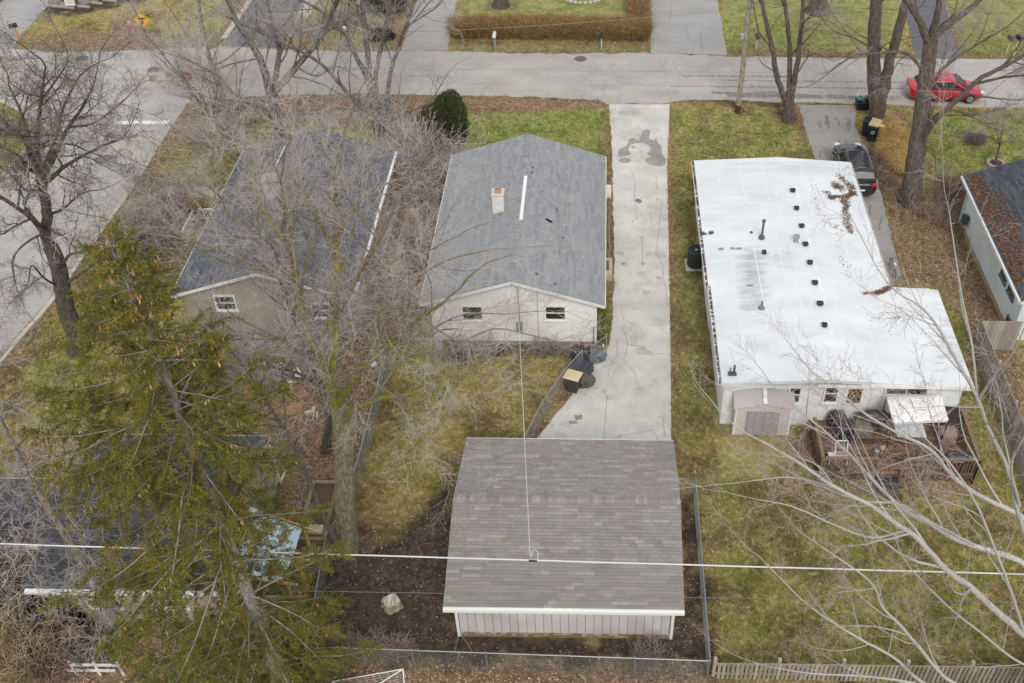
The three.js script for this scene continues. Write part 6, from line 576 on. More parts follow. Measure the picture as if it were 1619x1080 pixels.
class Tree {
  constructor(name, label, { bark, twig, sprays = SPR, group, spread = 1, sprayLen = 1.1, ratio = 0.62, dens = 1.5, up = 0.06, minR = 0.011, wob = 0.2, fine = 1, ang = [0.45, 1.0] }) { Object.assign(this, { sprays, spread, sprayLen, ratio, dens, up, minR, wob, fine, ang, bark, twig }); this.root = thing(name, label, 'tree', group); this.limb = mb(); this.trunk = mb(); this.moss = mb(); this.list = sprays.map(() => []); }
  spray(p, d, s) { const i = Math.floor(rnd() * this.sprays.length), k = rr(0.75, 1.2); this.list[i].push({ m: M4(p, aim(d, rr(0, 6.28)), V3(s * 1, s, s * 1)), c: new THREE.Color(k, k, k) }); }
  grow(p, d, L, r, lv) { // a procedural branch that ends in sprays
    if (L < 0.55 || r < this.minR || lv > 5) { for (let k = 0; k < this.fine; k++) this.spray(p, k ? side(d, rr(0.2, 0.8)) : d, this.sprayLen * rr(0.7, 1.2)); return; }
    const n = Math.max(3, Math.ceil(L / 0.45)), pts = [p.clone()], ds = []; let dd = d.clone(); for (let i = 0; i < n; i++) { dd = jit(dd, this.wob).add(V3(0, this.up, 0)).normalize(); ds.push(dd); pts.push(pts[i].clone().addScaledVector(dd, L / n)); }
    for (const q of pts) if (q.y < 0.4) q.y = 0.4;
    const rad = pts.map((_, i) => lerp(r, r * 0.42, i / n)); this.limb.tube(pts, rad, r > 0.06 ? 7 : r > 0.025 ? 5 : 4, false); this.off(pts, ds, L, rad, lv, 0.2); this.grow(pts[n], ds[n - 1], L * 0.5, rad[n] * 0.9, lv + 1);
  }
  off(pts, ds, L, rad, lv, from, k = 1) { const n = pts.length - 1, c = Math.max(2, Math.round(L * this.dens * k)); for (let i = 0; i < c; i++) { const t = lerp(from, 0.98, (i + rnd()) / c), f = t * n, j = Math.min(n - 1, Math.floor(f)), q = pts[j].clone().lerp(pts[j + 1], f - j), rj = lerp(rad[j], rad[j + 1], f - j); const cl = Math.min(L * this.ratio * (1 - 0.45 * t) * rr(0.6, 1.15), rj * 38 + 0.3); this.grow(q, side(ds[j], rr(this.ang[0], this.ang[1]) * this.spread), cl, Math.min(rj * rr(0.4, 0.62), 0.05), lv + 1); } }
  // a limb laid out through given points
  path(pts, r0, r1, { trunk = false, from = 0.15, L, k = 1, lv = 1, flare = 0, tip = true, moss = false } = {}) { const c = smooth(pts, 5), n = c.length - 1, rad = c.map((_, i) => lerp(r0, r1, Math.pow(i / n, 0.85)) * (1 + flare * Math.pow(Math.max(0, 1 - i / n * 5), 2))); for (let i = 1; i < n; i++) { const jt = trunk ? 0.07 : 0.22; c[i].x += rr(-1, 1) * rad[i] * jt; c[i].z += rr(-1, 1) * rad[i] * jt; } (moss ? this.moss : trunk ? this.trunk : this.limb).tube(c, rad, r0 > 0.12 ? 12 : 8, true); const ds = []; let len = 0; for (let i = 0; i < n; i++) { const d = c[i + 1].clone().sub(c[i]); len += d.length(); ds.push(d.normalize()); } if (k > 0) this.off(c, ds, L ? len * L : len, rad, lv, from, k); if (tip) this.grow(c[n], ds[n - 1], 2.2, r1 * 0.9, lv + 1); return this; }
  done() { if (this.moss.p.length) this.moss.build('mossy_limbs', new THREE.MeshStandardMaterial({ map: T.moss, roughness: 0.95, bumpMap: T.bark, bumpScale: 0.02 }), this.root).userData.label = 'lower limbs patched with yellow green moss'; if (this.trunk.p.length) this.trunk.build('trunk', this.bark, this.root); if (this.limb.p.length) this.limb.build('limbs', this.bark, this.root); this.list.forEach((l, i) => { if (l.length) inst('crown', this.sprays[i], this.twig, l, this.root); }); return this.root; }
}
const barkM = (c, b = 0.012) => mat(c, { map: T.bark, bump: b, rough: 0.95 }), twigM = (c) => { const m = mat(c, { map: null, rough: 0.9, key: 'twig' + c.getHexString() }); return m; };
const onZ = (z, a) => a.map(([x, y, dz = 0]) => W(x, y, z + dz));
// ground a base point, then follow the photograph upward on upright planes
function treeBase(px, py) { const g = G(px, py); return g; }

{ seed(601); const g = treeBase(547, 868), z = g.z, t = new Tree('maple_tree', 'big bare maple with mossy forked trunk by the chain link fence', { bark: barkM(C(152, 140, 116)), twig: twigM(C(196, 187, 181)), dens: 1.25, sprayLen: 1.2, fine: 1, up: 0.02 });
  t.path([V3(g.x, -0.05, z), ...onZ(z, [[546, 800, 0], [544, 730, 0], [541, 680, 0.1], [533, 640, 0.1]])], 0.40, 0.27, { trunk: true, flare: 0.45, k: 0, tip: false });
  const P = (a, r0, r1, o) => t.path(onZ(z, a), r0, r1, o);
  P([[536, 655, 0.1], [524, 608, 0.2], [527, 550, 0], [528, 503, -0.4], [535, 425, -1], [529, 385, -1.4]], 0.2, 0.13, { from: 0.4, k: 0.5, tip: false, moss: true });
  P([[529, 387, -1.4], [516, 372, -1.6], [503, 343, -2.2], [486, 318, -2.8], [470, 270, -3.4]], 0.09, 0.035); P([[531, 385, -1.4], [543, 355, -1.6], [556, 337, -1.8], [584, 303, -2.4], [625, 285, -3]], 0.09, 0.03); P([[529, 386, -1.4], [532, 330, -1], [528, 280, -0.8], [540, 220, -0.5]], 0.08, 0.03);
  P([[528, 510, -0.4], [548, 470, 0.3], [576, 415, 1.0], [598, 382, 1.6], [622, 330, 2.0]], 0.11, 0.035); P([[533, 640, 0.1], [556, 606, 0.6], [590, 566, 1.2], [626, 540, 1.8], [660, 505, 2.4], [700, 480, 3]], 0.15, 0.04, { moss: true });
  P([[581, 576, 1.0], [600, 520, 0.6], [610, 455, 0.2], [665, 432, -0.4], [711, 410, -1.2], [760, 398, -1.8]], 0.08, 0.022, { k: 0.8 }); P([[540, 668, 0.2], [565, 645, 0.8], [610, 628, 1.2], [641, 625, 1.4], [675, 612, 1.4], [713, 604, 1.2], [765, 580, 0.6], [800, 566, 0.3]], 0.1, 0.025, { k: 0.85, moss: true });
  P([[528, 625, 0.2], [506, 575, 0.6], [487, 530, 0.8], [473, 470, 0.6], [465, 415, 0.2], [452, 384, 0], [423, 343, -0.6], [408, 305, -1], [395, 250, -1.6]], 0.16, 0.035, { moss: true }); P([[467, 430, 0.3], [452, 384, 0.6], [448, 335, 1], [444, 285, 1.4]], 0.07, 0.03);
  P([[482, 510, 0.8], [470, 457, 1.2], [436, 436, 1.6], [400, 418, 2], [340, 392, 2.4], [290, 378, 2.8], [215, 366, 3.2]], 0.09, 0.022); P([[470, 450, 0.5], [420, 394, 1], [363, 337, 1.2], [324, 309, 1.4], [280, 288, 1.6]], 0.08, 0.022); P([[536, 660, 0.1], [520, 620, -1], [510, 560, -2.4], [520, 500, -3.6], [560, 450, -4.6], [600, 410, -5.4]], 0.1, 0.03); P([[500, 560, 0.5], [480, 560, 2], [450, 540, 3], [410, 520, 3.6]], 0.06, 0.02); P([[620, 545, 1.6], [660, 560, 2.2], [720, 545, 2.6], [780, 520, 2.4], [840, 530, 2.2]], 0.045, 0.016, { k: 0.8 });
  t.done(); }
const grey = () => ({ bark: barkM(C(128, 118, 110)), twig: twigM(C(200, 191, 186)) });
{ seed(602); const g = treeBase(441, 240), z = g.z, t = new Tree('street_tree', 'bare pale tree with thick forked trunk on the front lawn of the tan house', { ...grey(), dens: 1.1, fine: 1, sprayLen: 1.5, up: 0.02 }); const P = (a, r0, r1, o) => t.path(onZ(z, a), r0, r1, o);
  t.path([V3(g.x, -0.05, z), ...onZ(z, [[438, 205], [434, 175], [428, 150]])], 0.42, 0.3, { trunk: true, flare: 0.4, k: 0, tip: false });
  P([[429, 155], [421, 121, 0.5], [410, 91, 0.9], [393, 63, 1], [372, 30, 0.6], [355, -25, 0]], 0.25, 0.1, { k: 0.8 }); P([[430, 150], [446, 132, -0.5], [468, 106, -0.8], [489, 82, -1], [507, 62, -1], [522, 25, -0.8], [540, -20, 0]], 0.24, 0.08, { k: 0.8 }); P([[430, 152], [437, 116, -0.6], [441, 80, -1], [431, 40, -1.2], [420, -10, -1.4]], 0.2, 0.08, { k: 0.7 });
  P([[434, 178], [400, 165, 1.5], [372, 150, 2.4], [345, 120, 3], [310, 100, 3.4]], 0.1, 0.03, { k: 1.3 }); P([[436, 185], [460, 178, 2], [500, 180, 3], [540, 170, 3.4], [580, 180, 3.6]], 0.09, 0.025, { k: 1.3 }); P([[434, 170], [440, 175, 2], [450, 200, 3.5], [470, 230, 5], [490, 260, 6]], 0.08, 0.025, { k: 1.3 }); P([[432, 165], [405, 190, 2], [375, 200, 3.4], [350, 220, 4.4]], 0.08, 0.025, { k: 1.3 }); P([[410, 92, 0.9], [370, 100, 1.4], [330, 110, 2], [290, 90, 2.4]], 0.07, 0.025, { k: 1.2 }); P([[468, 106, -0.8], [500, 120, 0], [535, 105, 0.6], [560, 120, 1]], 0.06, 0.02, { k: 1.2 }); t.done(); }
{ seed(603); const g = treeBase(602, 212), z = g.z, t = new Tree('street_tree', 'bare multi stemmed grey tree leaning over the street behind the tan house', { bark: barkM(C(126, 119, 114)), twig: twigM(C(194, 186, 180)), dens: 0.95, fine: 1, sprayLen: 1.4, up: 0.03 }); const P = (a, r0, r1, o) => t.path(onZ(z, a), r0, r1, o);
  t.path([V3(g.x, -0.05, z), ...onZ(z, [[597, 190], [591, 160], [585, 132], [581, 118]])], 0.33, 0.26, { trunk: true, flare: 0.5, k: 0, tip: false }); P([[582, 122], [566, 95, 0.3], [549, 58, 0.6], [531, 38, 0.8], [502, 14, 1], [465, -5, 1.2]], 0.16, 0.07, { from: 0.3 }); P([[581, 120], [583, 98], [577, 50, -0.2], [573, 0, -0.4], [572, -50, -0.5]], 0.2, 0.1, { from: 0.4, k: 0.7 }); P([[578, 48, -0.2], [566, 20, 0.3], [560, -15, 0.6]], 0.09, 0.04); P([[597, 175], [594, 130, -0.6], [599, 92, -0.9], [609, 45, -1.1], [616, 0, -1.2], [618, -50, -1.3]], 0.16, 0.09, { from: 0.4, k: 0.7 }); P([[601, 200], [612, 165, -0.8], [614, 135, -1], [623, 95, -1.2], [639, 48, -1.4], [653, 8, -1.5], [664, -50, -1.5]], 0.16, 0.08, { from: 0.45, k: 0.7 }); P([[600, 205], [575, 175, 0.6], [545, 142, 1], [516, 108, 1.3], [488, 88, 1.5], [458, 74, 1.7], [400, 45, 2]], 0.15, 0.06, { from: 0.25, k: 0.9 }); P([[603, 70, -1], [620, 40, -1.4], [625, 0, -1.6]], 0.06, 0.03); P([[600, 200], [640, 180, 1.5], [680, 160, 2.2], [700, 130, 2.6]], 0.07, 0.02, { k: 1.2 }); P([[600, 203], [620, 215, 2], [640, 240, 3.5], [660, 260, 4.5]], 0.07, 0.02, { k: 1.2 }); t.done(); }
{ seed(604); const g = treeBase(354, 172), z = g.z, t = new Tree('street_tree', 'slim bare tree beside the red stop sign', { ...grey(), dens: 0.8, fine: 1, sprayLen: 1.2 }); t.path([V3(g.x, -0.05, z), ...onZ(z, [[352, 155], [345, 132], [336, 104], [325, 70], [316, 20], [312, -20]])], 0.2, 0.08, { trunk: true, flare: 0.3, from: 0.25, k: 0.7 }); t.path(onZ(z, [[336, 104], [360, 92, 0.5], [385, 70, 0.8]]), 0.07, 0.03); t.path(onZ(z, [[325, 72], [300, 60, 0.4], [280, 30, 0.6]]), 0.06, 0.03); t.done(); }
{ seed(605); const g = treeBase(379, 268), z = g.z, t = new Tree('small_tree', 'thin bare leaning tree at the corner of the tan house', { ...grey(), dens: 1.6, fine: 2, sprayLen: 1.1 }); t.path([V3(g.x, -0.05, z), ...onZ(z, [[370, 245], [358, 225], [340, 192], [323, 173], [296, 134], [268, 100], [245, 70]])], 0.14, 0.04, { trunk: true, from: 0.2, k: 1 }); t.path(onZ(z, [[358, 225], [340, 235, 0.8], [310, 225, 1.4], [280, 235, 1.8]]), 0.05, 0.018); t.path(onZ(z, [[340, 192], [345, 160, -0.4], [330, 130, -0.6]]), 0.05, 0.018); t.done(); }
{ seed(606); const g = treeBase(125, 552), z = g.z, t = new Tree('oak_tree', 'gnarled dark bare oak beside the side street kerb', { bark: barkM(C(104, 95, 84), 0.03), twig: twigM(C(140, 131, 125)), sprays: SPRO, dens: 1.25, wob: 0.42, ratio: 0.6, fine: 2, sprayLen: 0.95, ang: [0.6, 1.3], up: 0.0 }); const P = (a, r0, r1, o) => t.path(onZ(z, a), r0, r1, o);
  t.path([V3(g.x, -0.05, z), ...onZ(z, [[118, 520], [104, 488], [98, 450], [90, 415], [80, 390]])], 0.42, 0.3, { trunk: true, flare: 0.4, k: 0, tip: false });
  P([[80, 392], [73, 370], [74, 335], [68, 300], [61, 272]], 0.24, 0.17, { k: 0.3, tip: false }); P([[78, 388], [57, 353, 0.6], [39, 337, 1], [0, 311, 1.4], [-40, 290, 1.6]], 0.15, 0.05); P([[62, 276], [59, 220, 0.4], [65, 155, 0.6], [72, 105, 0.7]], 0.13, 0.03); P([[65, 285], [85, 246, -0.8], [109, 200, -1.2], [131, 168, -1.5], [148, 135, -1.7]], 0.13, 0.03); P([[70, 292], [104, 262, 0.9], [145, 239, 1.4], [182, 222, 1.7]], 0.1, 0.025); P([[62, 278], [42, 262, 1], [26, 244, 1.4], [-10, 228, 1.7]], 0.1, 0.03); P([[61, 275], [45, 215, -0.8], [30, 170, -1.2], [14, 135, -1.5]], 0.11, 0.03); P([[108, 201, -1.2], [145, 196, -1.4], [180, 172, -1.6], [200, 155, -1.8]], 0.06, 0.02); P([[64, 160, 0.6], [92, 122, 0.4], [108, 98, 0.2]], 0.05, 0.02); P([[94, 425], [112, 402, 0.5], [135, 398, 0.8], [160, 385, 1]], 0.08, 0.025, { k: 0.9 }); P([[100, 452], [128, 432, 0.8], [145, 421, 1.1]], 0.07, 0.025); P([[98, 455], [70, 440, 0.8], [50, 420, 1.2], [45, 445, 1.4]], 0.06, 0.02); P([[74, 340], [100, 330, -1], [130, 305, -1.6], [160, 300, -2]], 0.07, 0.02); P([[76, 365], [40, 385, 0.6], [20, 410, 1], [25, 450, 1.2]], 0.06, 0.02); P([[66, 300], [40, 300, -1], [10, 270, -1.6], [-20, 260, -1.8]], 0.08, 0.025); P([[62, 276], [88, 220, 0.8], [100, 170, 1.3], [125, 120, 1.6]], 0.09, 0.025); P([[62, 276], [30, 210, 0.8], [5, 190, 1.3], [-20, 150, 1.6]], 0.09, 0.025); t.done(); }
{ seed(607); const g = treeBase(543, 884), z = g.z, t = new Tree('small_tree', 'slender leaning grey trunk crossing before the big mossy maple', { ...grey(), dens: 1.1, sprayLen: 0.9 }); t.path([V3(g.x, -0.05, z), ...onZ(z, [[530, 852, 0.1], [514, 820, 0.2], [498, 783, 0.3], [480, 738, 0.4], [455, 690, 0.6], [425, 640, 0.8], [390, 585, 1]])], 0.1, 0.045, { trunk: true, from: 0.45, k: 0.7 }); t.done(); }
{ seed(608); const g = treeBase(515, 714), z = g.z, t = new Tree('small_tree', 'brown bare trunk behind the mossy maple in the leafy yard', { bark: barkM(C(112, 100, 86)), twig: twigM(C(170, 158, 154)), dens: 1.3, fine: 2, sprayLen: 1 }); t.path([V3(g.x, -0.05, z), ...onZ(z, [[517, 690], [519, 655], [507, 610], [492, 570], [472, 520], [455, 470]])], 0.2, 0.06, { trunk: true, from: 0.35, flare: 0.3 }); t.path(onZ(z, [[510, 615], [470, 590, 0.8], [430, 580, 1.4], [400, 560, 1.8]]), 0.07, 0.02); t.done(); }
{ seed(609); const g = treeBase(190, 1002), z = g.z, t = new Tree('dead_tree', 'dead grey tree with thin pale branches over the dark roof corner', { bark: barkM(C(156, 145, 134)), twig: twigM(C(196, 186, 180)), sprays: SPRD, dens: 1.1, sprayLen: 1.1, up: -0.03, ang: [1.0, 1.5] }); const H = 15, pts = Array.from({ length: 9 }, (_, k) => V3(g.x + 0.1 * Math.sin(k), k / 8 * H - 0.05, z)); t.path(pts, 0.17, 0.04, { trunk: true, flare: 0.2, k: 0 }); for (let k = 0; k < 80; k++) { const y = rr(1.5, H - 0.5), a = rr(0, 6.28), L = rr(1.2, 2.6) * (1 - y / H * 0.35), p = V3(g.x, y, z), d = V3(Math.cos(a), rr(-0.25, 0.25), Math.sin(a)).normalize(); t.grow(p, d, L, 0.024, 3); } t.done(); }
{ seed(610); const z = -16.6, b = W(1668, 1140, z), t = new Tree('maple_tree', 'silvery maple limbs with red buds reaching over the lawn fence', { bark: mat(C(188, 184, 180), { map: T.lichen, bump: 0.01, rough: 0.95 }), twig: twigM(C(190, 168, 164)), sprays: SPRR, dens: 0.66, sprayLen: 1.0, ratio: 0.46, wob: 0.14, up: 0.05, ang: [0.35, 0.8], minR: 0.009 }); const P = (a, r0, r1, o) => t.path(onZ(z, a), r0 * 0.76, r1 * 0.72, o);
  t.path([V3(b.x, -0.05, z), V3(b.x, Math.max(1.2, b.y), z), ...onZ(z, [[1662, 1060], [1650, 1020]])], 0.4, 0.3, { trunk: true, flare: 0.4, k: 0, tip: false });
  P([[1652, 1030], [1619, 1003, 0.3], [1575, 966, 0.5], [1536, 930, 0.7], [1497, 901, 0.8], [1448, 849, 0.9], [1417, 828, 0.9], [1378, 800, 0.9], [1313, 766, 0.8], [1264, 732, 0.6], [1205, 698, 0.4]], 0.16, 0.035, { from: 0.25 }); P([[1652, 1010], [1640, 940, -0.2], [1619, 891, -0.4], [1562, 870, -0.6], [1510, 852, -0.8], [1474, 831, -1], [1432, 808, -1.2], [1381, 760, -1.5], [1344, 719, -1.7], [1308, 685, -1.9], [1262, 648, -2]], 0.15, 0.03, { from: 0.3 });
  P([[1652, 1000], [1650, 900, -0.6], [1619, 820, -1], [1560, 790, -1.2], [1510, 757, -1.4], [1471, 711, -1.5], [1420, 685, -1.6], [1365, 652, -1.6], [1322, 614, -1.6]], 0.13, 0.03, { from: 0.3 }); P([[1648, 900, -0.6], [1625, 860, -0.2], [1607, 800, 0.2], [1593, 742, 0.4], [1562, 675, 0.5], [1544, 626, 0.5], [1513, 571, 0.4], [1497, 543, 0.4], [1479, 511, 0.4], [1453, 483, 0.4], [1420, 464, 0.4]], 0.1, 0.022, { from: 0.2 }); P([[1612, 800, 0.2], [1599, 735, 0.9], [1619, 690, 1.4], [1640, 640, 1.8]], 0.06, 0.025); P([[1545, 628, 0.5], [1536, 542, 0.2], [1521, 472, 0], [1510, 400, -0.2], [1500, 330, -0.4]], 0.045, 0.014); P([[1548, 630, 0.5], [1575, 590, 1], [1600, 560, 1.4], [1619, 520, 1.7]], 0.05, 0.018);
  P([[1655, 1080], [1580, 1100, 0.8], [1505, 1078, 1.1], [1453, 1023, 1.3], [1422, 987, 1.4], [1396, 961, 1.4], [1378, 922, 1.4], [1303, 867, 1.2]], 0.1, 0.025, { from: 0.3 }); P([[1655, 1090], [1560, 1115, 0.2], [1461, 1080, 0], [1412, 1039, -0.2], [1365, 1013, -0.3], [1329, 992, -0.4], [1277, 956, -0.5], [1215, 895, -0.6]], 0.1, 0.022, { from: 0.3 }); P([[1655, 1100], [1540, 1110, 0.6], [1443, 1080, 0.9], [1375, 1070, 1], [1285, 1065, 1.1], [1220, 1055, 1.2]], 0.08, 0.02, { from: 0.4 }); P([[1500, 848, -0.8], [1458, 820, -0.2], [1422, 797, 0], [1360, 792, 0.2], [1329, 776, 0.3], [1251, 755, 0.5], [1190, 760, 0.6]], 0.06, 0.018); P([[1620, 1003, 0.3], [1600, 940, 0.9], [1570, 860, 1.3], [1540, 790, 1.5], [1500, 730, 1.6], [1460, 690, 1.6]], 0.07, 0.02); P([[1430, 840, 0.9], [1380, 850, 1.1], [1320, 830, 1.3], [1250, 800, 1.4], [1200, 790, 1.5]], 0.045, 0.014); P([[1310, 688, -1.9], [1250, 660, -2.1], [1200, 640, -2.2], [1130, 605, -2.3]], 0.03, 0.012); P([[1640, 1060, 0.2], [1600, 1040, 1.2], [1550, 1000, 1.8], [1500, 960, 2.1], [1440, 900, 2.3]], 0.06, 0.02); t.done(); }
const dark = () => ({ bark: barkM(C(118, 106, 98), 0.04), twig: twigM(C(168, 158, 154)) });
{ seed(611); const g = treeBase(1440, 320), z = g.z, t = new Tree('maple_tree', 'massive dark trunk by the pale teal house with drooping grey branches', { ...dark(), sprays: SPRD, dens: 0.8, sprayLen: 1.2, fine: 2 }); const P = (a, r0, r1, o) => t.path(onZ(z, a), r0, r1, o); t.path([V3(g.x, -0.05, z), ...onZ(z, [[1444, 285], [1449, 240], [1456, 190], [1462, 140], [1468, 95], [1473, 55]])], 0.56, 0.34, { trunk: true, flare: 0.35, k: 0, tip: false }); P([[1470, 70], [1452, 30, 0.4], [1432, -5, 0.6], [1420, -40, 0.7]], 0.22, 0.1); P([[1472, 60], [1500, 38, -0.3], [1540, 8, -0.5], [1570, -30, -0.6]], 0.22, 0.1); P([[1472, 62], [1482, 20, 0.6], [1490, -30, 0.8]], 0.22, 0.1); P([[1464, 118], [1432, 84, 0.8], [1390, 84, 1.1], [1350, 88, 1.3], [1324, 105, 1.4]], 0.1, 0.03); P([[1456, 205], [1490, 178, 0.6], [1530, 142, 1], [1553, 122, 1.2], [1590, 104, 1.4], [1625, 84, 1.6]], 0.17, 0.08, { from: 0.35 }); P([[1545, 132, 1.1], [1590, 122, 1.4], [1640, 118, 1.6]], 0.08, 0.04); P([[1452, 235], [1478, 195, 1.2], [1500, 175, 1.6], [1530, 180, 2], [1560, 200, 2.2]], 0.1, 0.025); P([[1460, 160], [1490, 110, -0.6], [1530, 80, -0.9], [1580, 50, -1.1]], 0.12, 0.04); P([[1450, 225], [1475, 240, 1], [1480, 270, 1.2]], 0.05, 0.015); t.done(); }
{ seed(612); const g = treeBase(1386, 190), z = g.z, t = new Tree('maple_tree', 'thick twin trunk tree beside the green bins', { ...dark(), sprays: SPRD, dens: 0.6, sprayLen: 1.2, fine: 2 }); t.path([V3(g.x, -0.05, z), ...onZ(z, [[1386, 172], [1382, 120], [1382, 60], [1386, 0], [1388, -50]])], 0.5, 0.3, { trunk: true, flare: 0.35, from: 0.7, k: 0.4 }); t.path(onZ(z, [[1388, 178, 0.1], [1397, 145, 0.2], [1406, 100, 0.2], [1420, 50, 0.2], [1433, 0, 0.2], [1442, -50, 0.2]]), 0.38, 0.2, { from: 0.6, k: 0.4 }); t.path(onZ(z, [[1382, 80], [1350, 60, 0.5], [1320, 50, 0.8], [1300, 30, 1]]), 0.06, 0.02); t.path(onZ(z, [[1384, 95], [1400, 70, 0.8], [1440, 60, 1.2]]), 0.06, 0.02); t.done(); }
{ seed(613); const g = treeBase(1246, 190), z = g.z, t = new Tree('maple_tree', 'three stemmed bare tree between the pole and the asphalt driveway', { ...dark(), dens: 0.6, sprayLen: 1.3 }); t.path([V3(g.x, -0.05, z), ...onZ(z, [[1247, 175], [1247, 155]])], 0.36, 0.3, { trunk: true, flare: 0.5, k: 0, tip: false }); for (const [a, r0] of [[[[1245, 165], [1236, 145], [1227, 115, 0.2], [1222, 80, 0.3], [1212, 38, 0.3], [1204, -5, 0.3], [1200, -50, 0.3]], 0.2], [[[1247, 158], [1248, 125, -0.3], [1249, 90, -0.5], [1245, 40, -0.5], [1240, -10, -0.5], [1238, -50, -0.5]], 0.18], [[[1249, 160], [1256, 130], [1262, 90], [1268, 35], [1271, -20], [1272, -50]], 0.2]]) t.path(onZ(z, a), r0, 0.09, { from: 0.35, k: 0.5 }); t.path(onZ(z, [[1258, 120], [1285, 85, 0.4], [1320, 95, 0.8], [1360, 75, 1]]), 0.04, 0.015); t.path(onZ(z, [[1228, 115], [1205, 100, 0.5], [1190, 70, 0.8]]), 0.035, 0.012); t.done(); }
for (const [px, py, l] of [[1293, 18, 'broad trunk standing on the far lawn behind the twin trunk tree'], [792, 9, 'grey trunk rising from a leafy bed behind the brown hedge']]) { seed(614 + px); const g = treeBase(px, py), t = new Tree('maple_tree', l, { ...dark(), dens: 0.5, sprayLen: 1.4 }); t.path([V3(g.x, -0.05, g.z), V3(g.x + 0.1, 2, g.z), V3(g.x, 4.5, g.z), V3(g.x - 0.2, 7, g.z)], px > 1000 ? 0.6 : 0.42, 0.26, { trunk: true, flare: 0.7, from: 0.6, k: 0.3 }); t.done(); }
{ seed(616); const g = treeBase(1573, 262), z = g.z, t = new Tree('small_tree', 'little bare ornamental tree standing in the round planter', { ...dark(), dens: 3, sprayLen: 0.6, ratio: 0.8, up: 0.0, minR: 0.008 }); t.path([V3(g.x, 0.05, z), ...onZ(z, [[1576, 248], [1579, 236], [1581, 228]])], 0.09, 0.06, { trunk: true, k: 0, tip: false }); for (const a of [[[1581, 230], [1572, 220, 0.1], [1560, 215, 0.2]], [[1581, 229], [1592, 222, -0.1], [1602, 210, -0.2]], [[1581, 229], [1584, 212, 0.2], [1586, 195, 0.3]], [[1581, 230], [1576, 210, -0.3], [1570, 195, -0.5]]]) t.path(onZ(z, a), 0.035, 0.014, {}); t.done(); }

// ---------- spruce ----------
function needleGeo(sd, droop) { // a drooping branchlet clothed in flat needle tufts, 0.45 m long along +y
  seed(sd); const m = mb(), tuft = (p, d, L) => { for (let k = 0; k < 15; k++) { const t = k / 15, q = p.clone().addScaledVector(d, L * t), s = side(d, rr(0.5, 0.95)), w = d.clone().cross(s).normalize().multiplyScalar(rr(0.005, 0.008)), e = q.clone().addScaledVector(s, rr(0.045, 0.075)); m.col = new THREE.Color().setScalar(rr(0.75, 1.25)); m.tri(q.clone().sub(w), q.clone().add(w), e); } }; let p = V3(), d = V3(0, 1, 0); for (let i = 0; i < 4; i++) { tuft(p, d, 0.12); for (const s of [-1, 1]) { const sd2 = V3(s * 0.75, 0.6, rr(-0.2, 0.2)).normalize(); tuft(p.clone().addScaledVector(d, 0.05), sd2, 0.14 - i * 0.02); } p = p.clone().addScaledVector(d, 0.11); d = d.clone().add(V3(rr(-0.15, 0.15), 0, droop)).normalize(); } return m.build('n', WHITE, new THREE.Group()).geometry; }
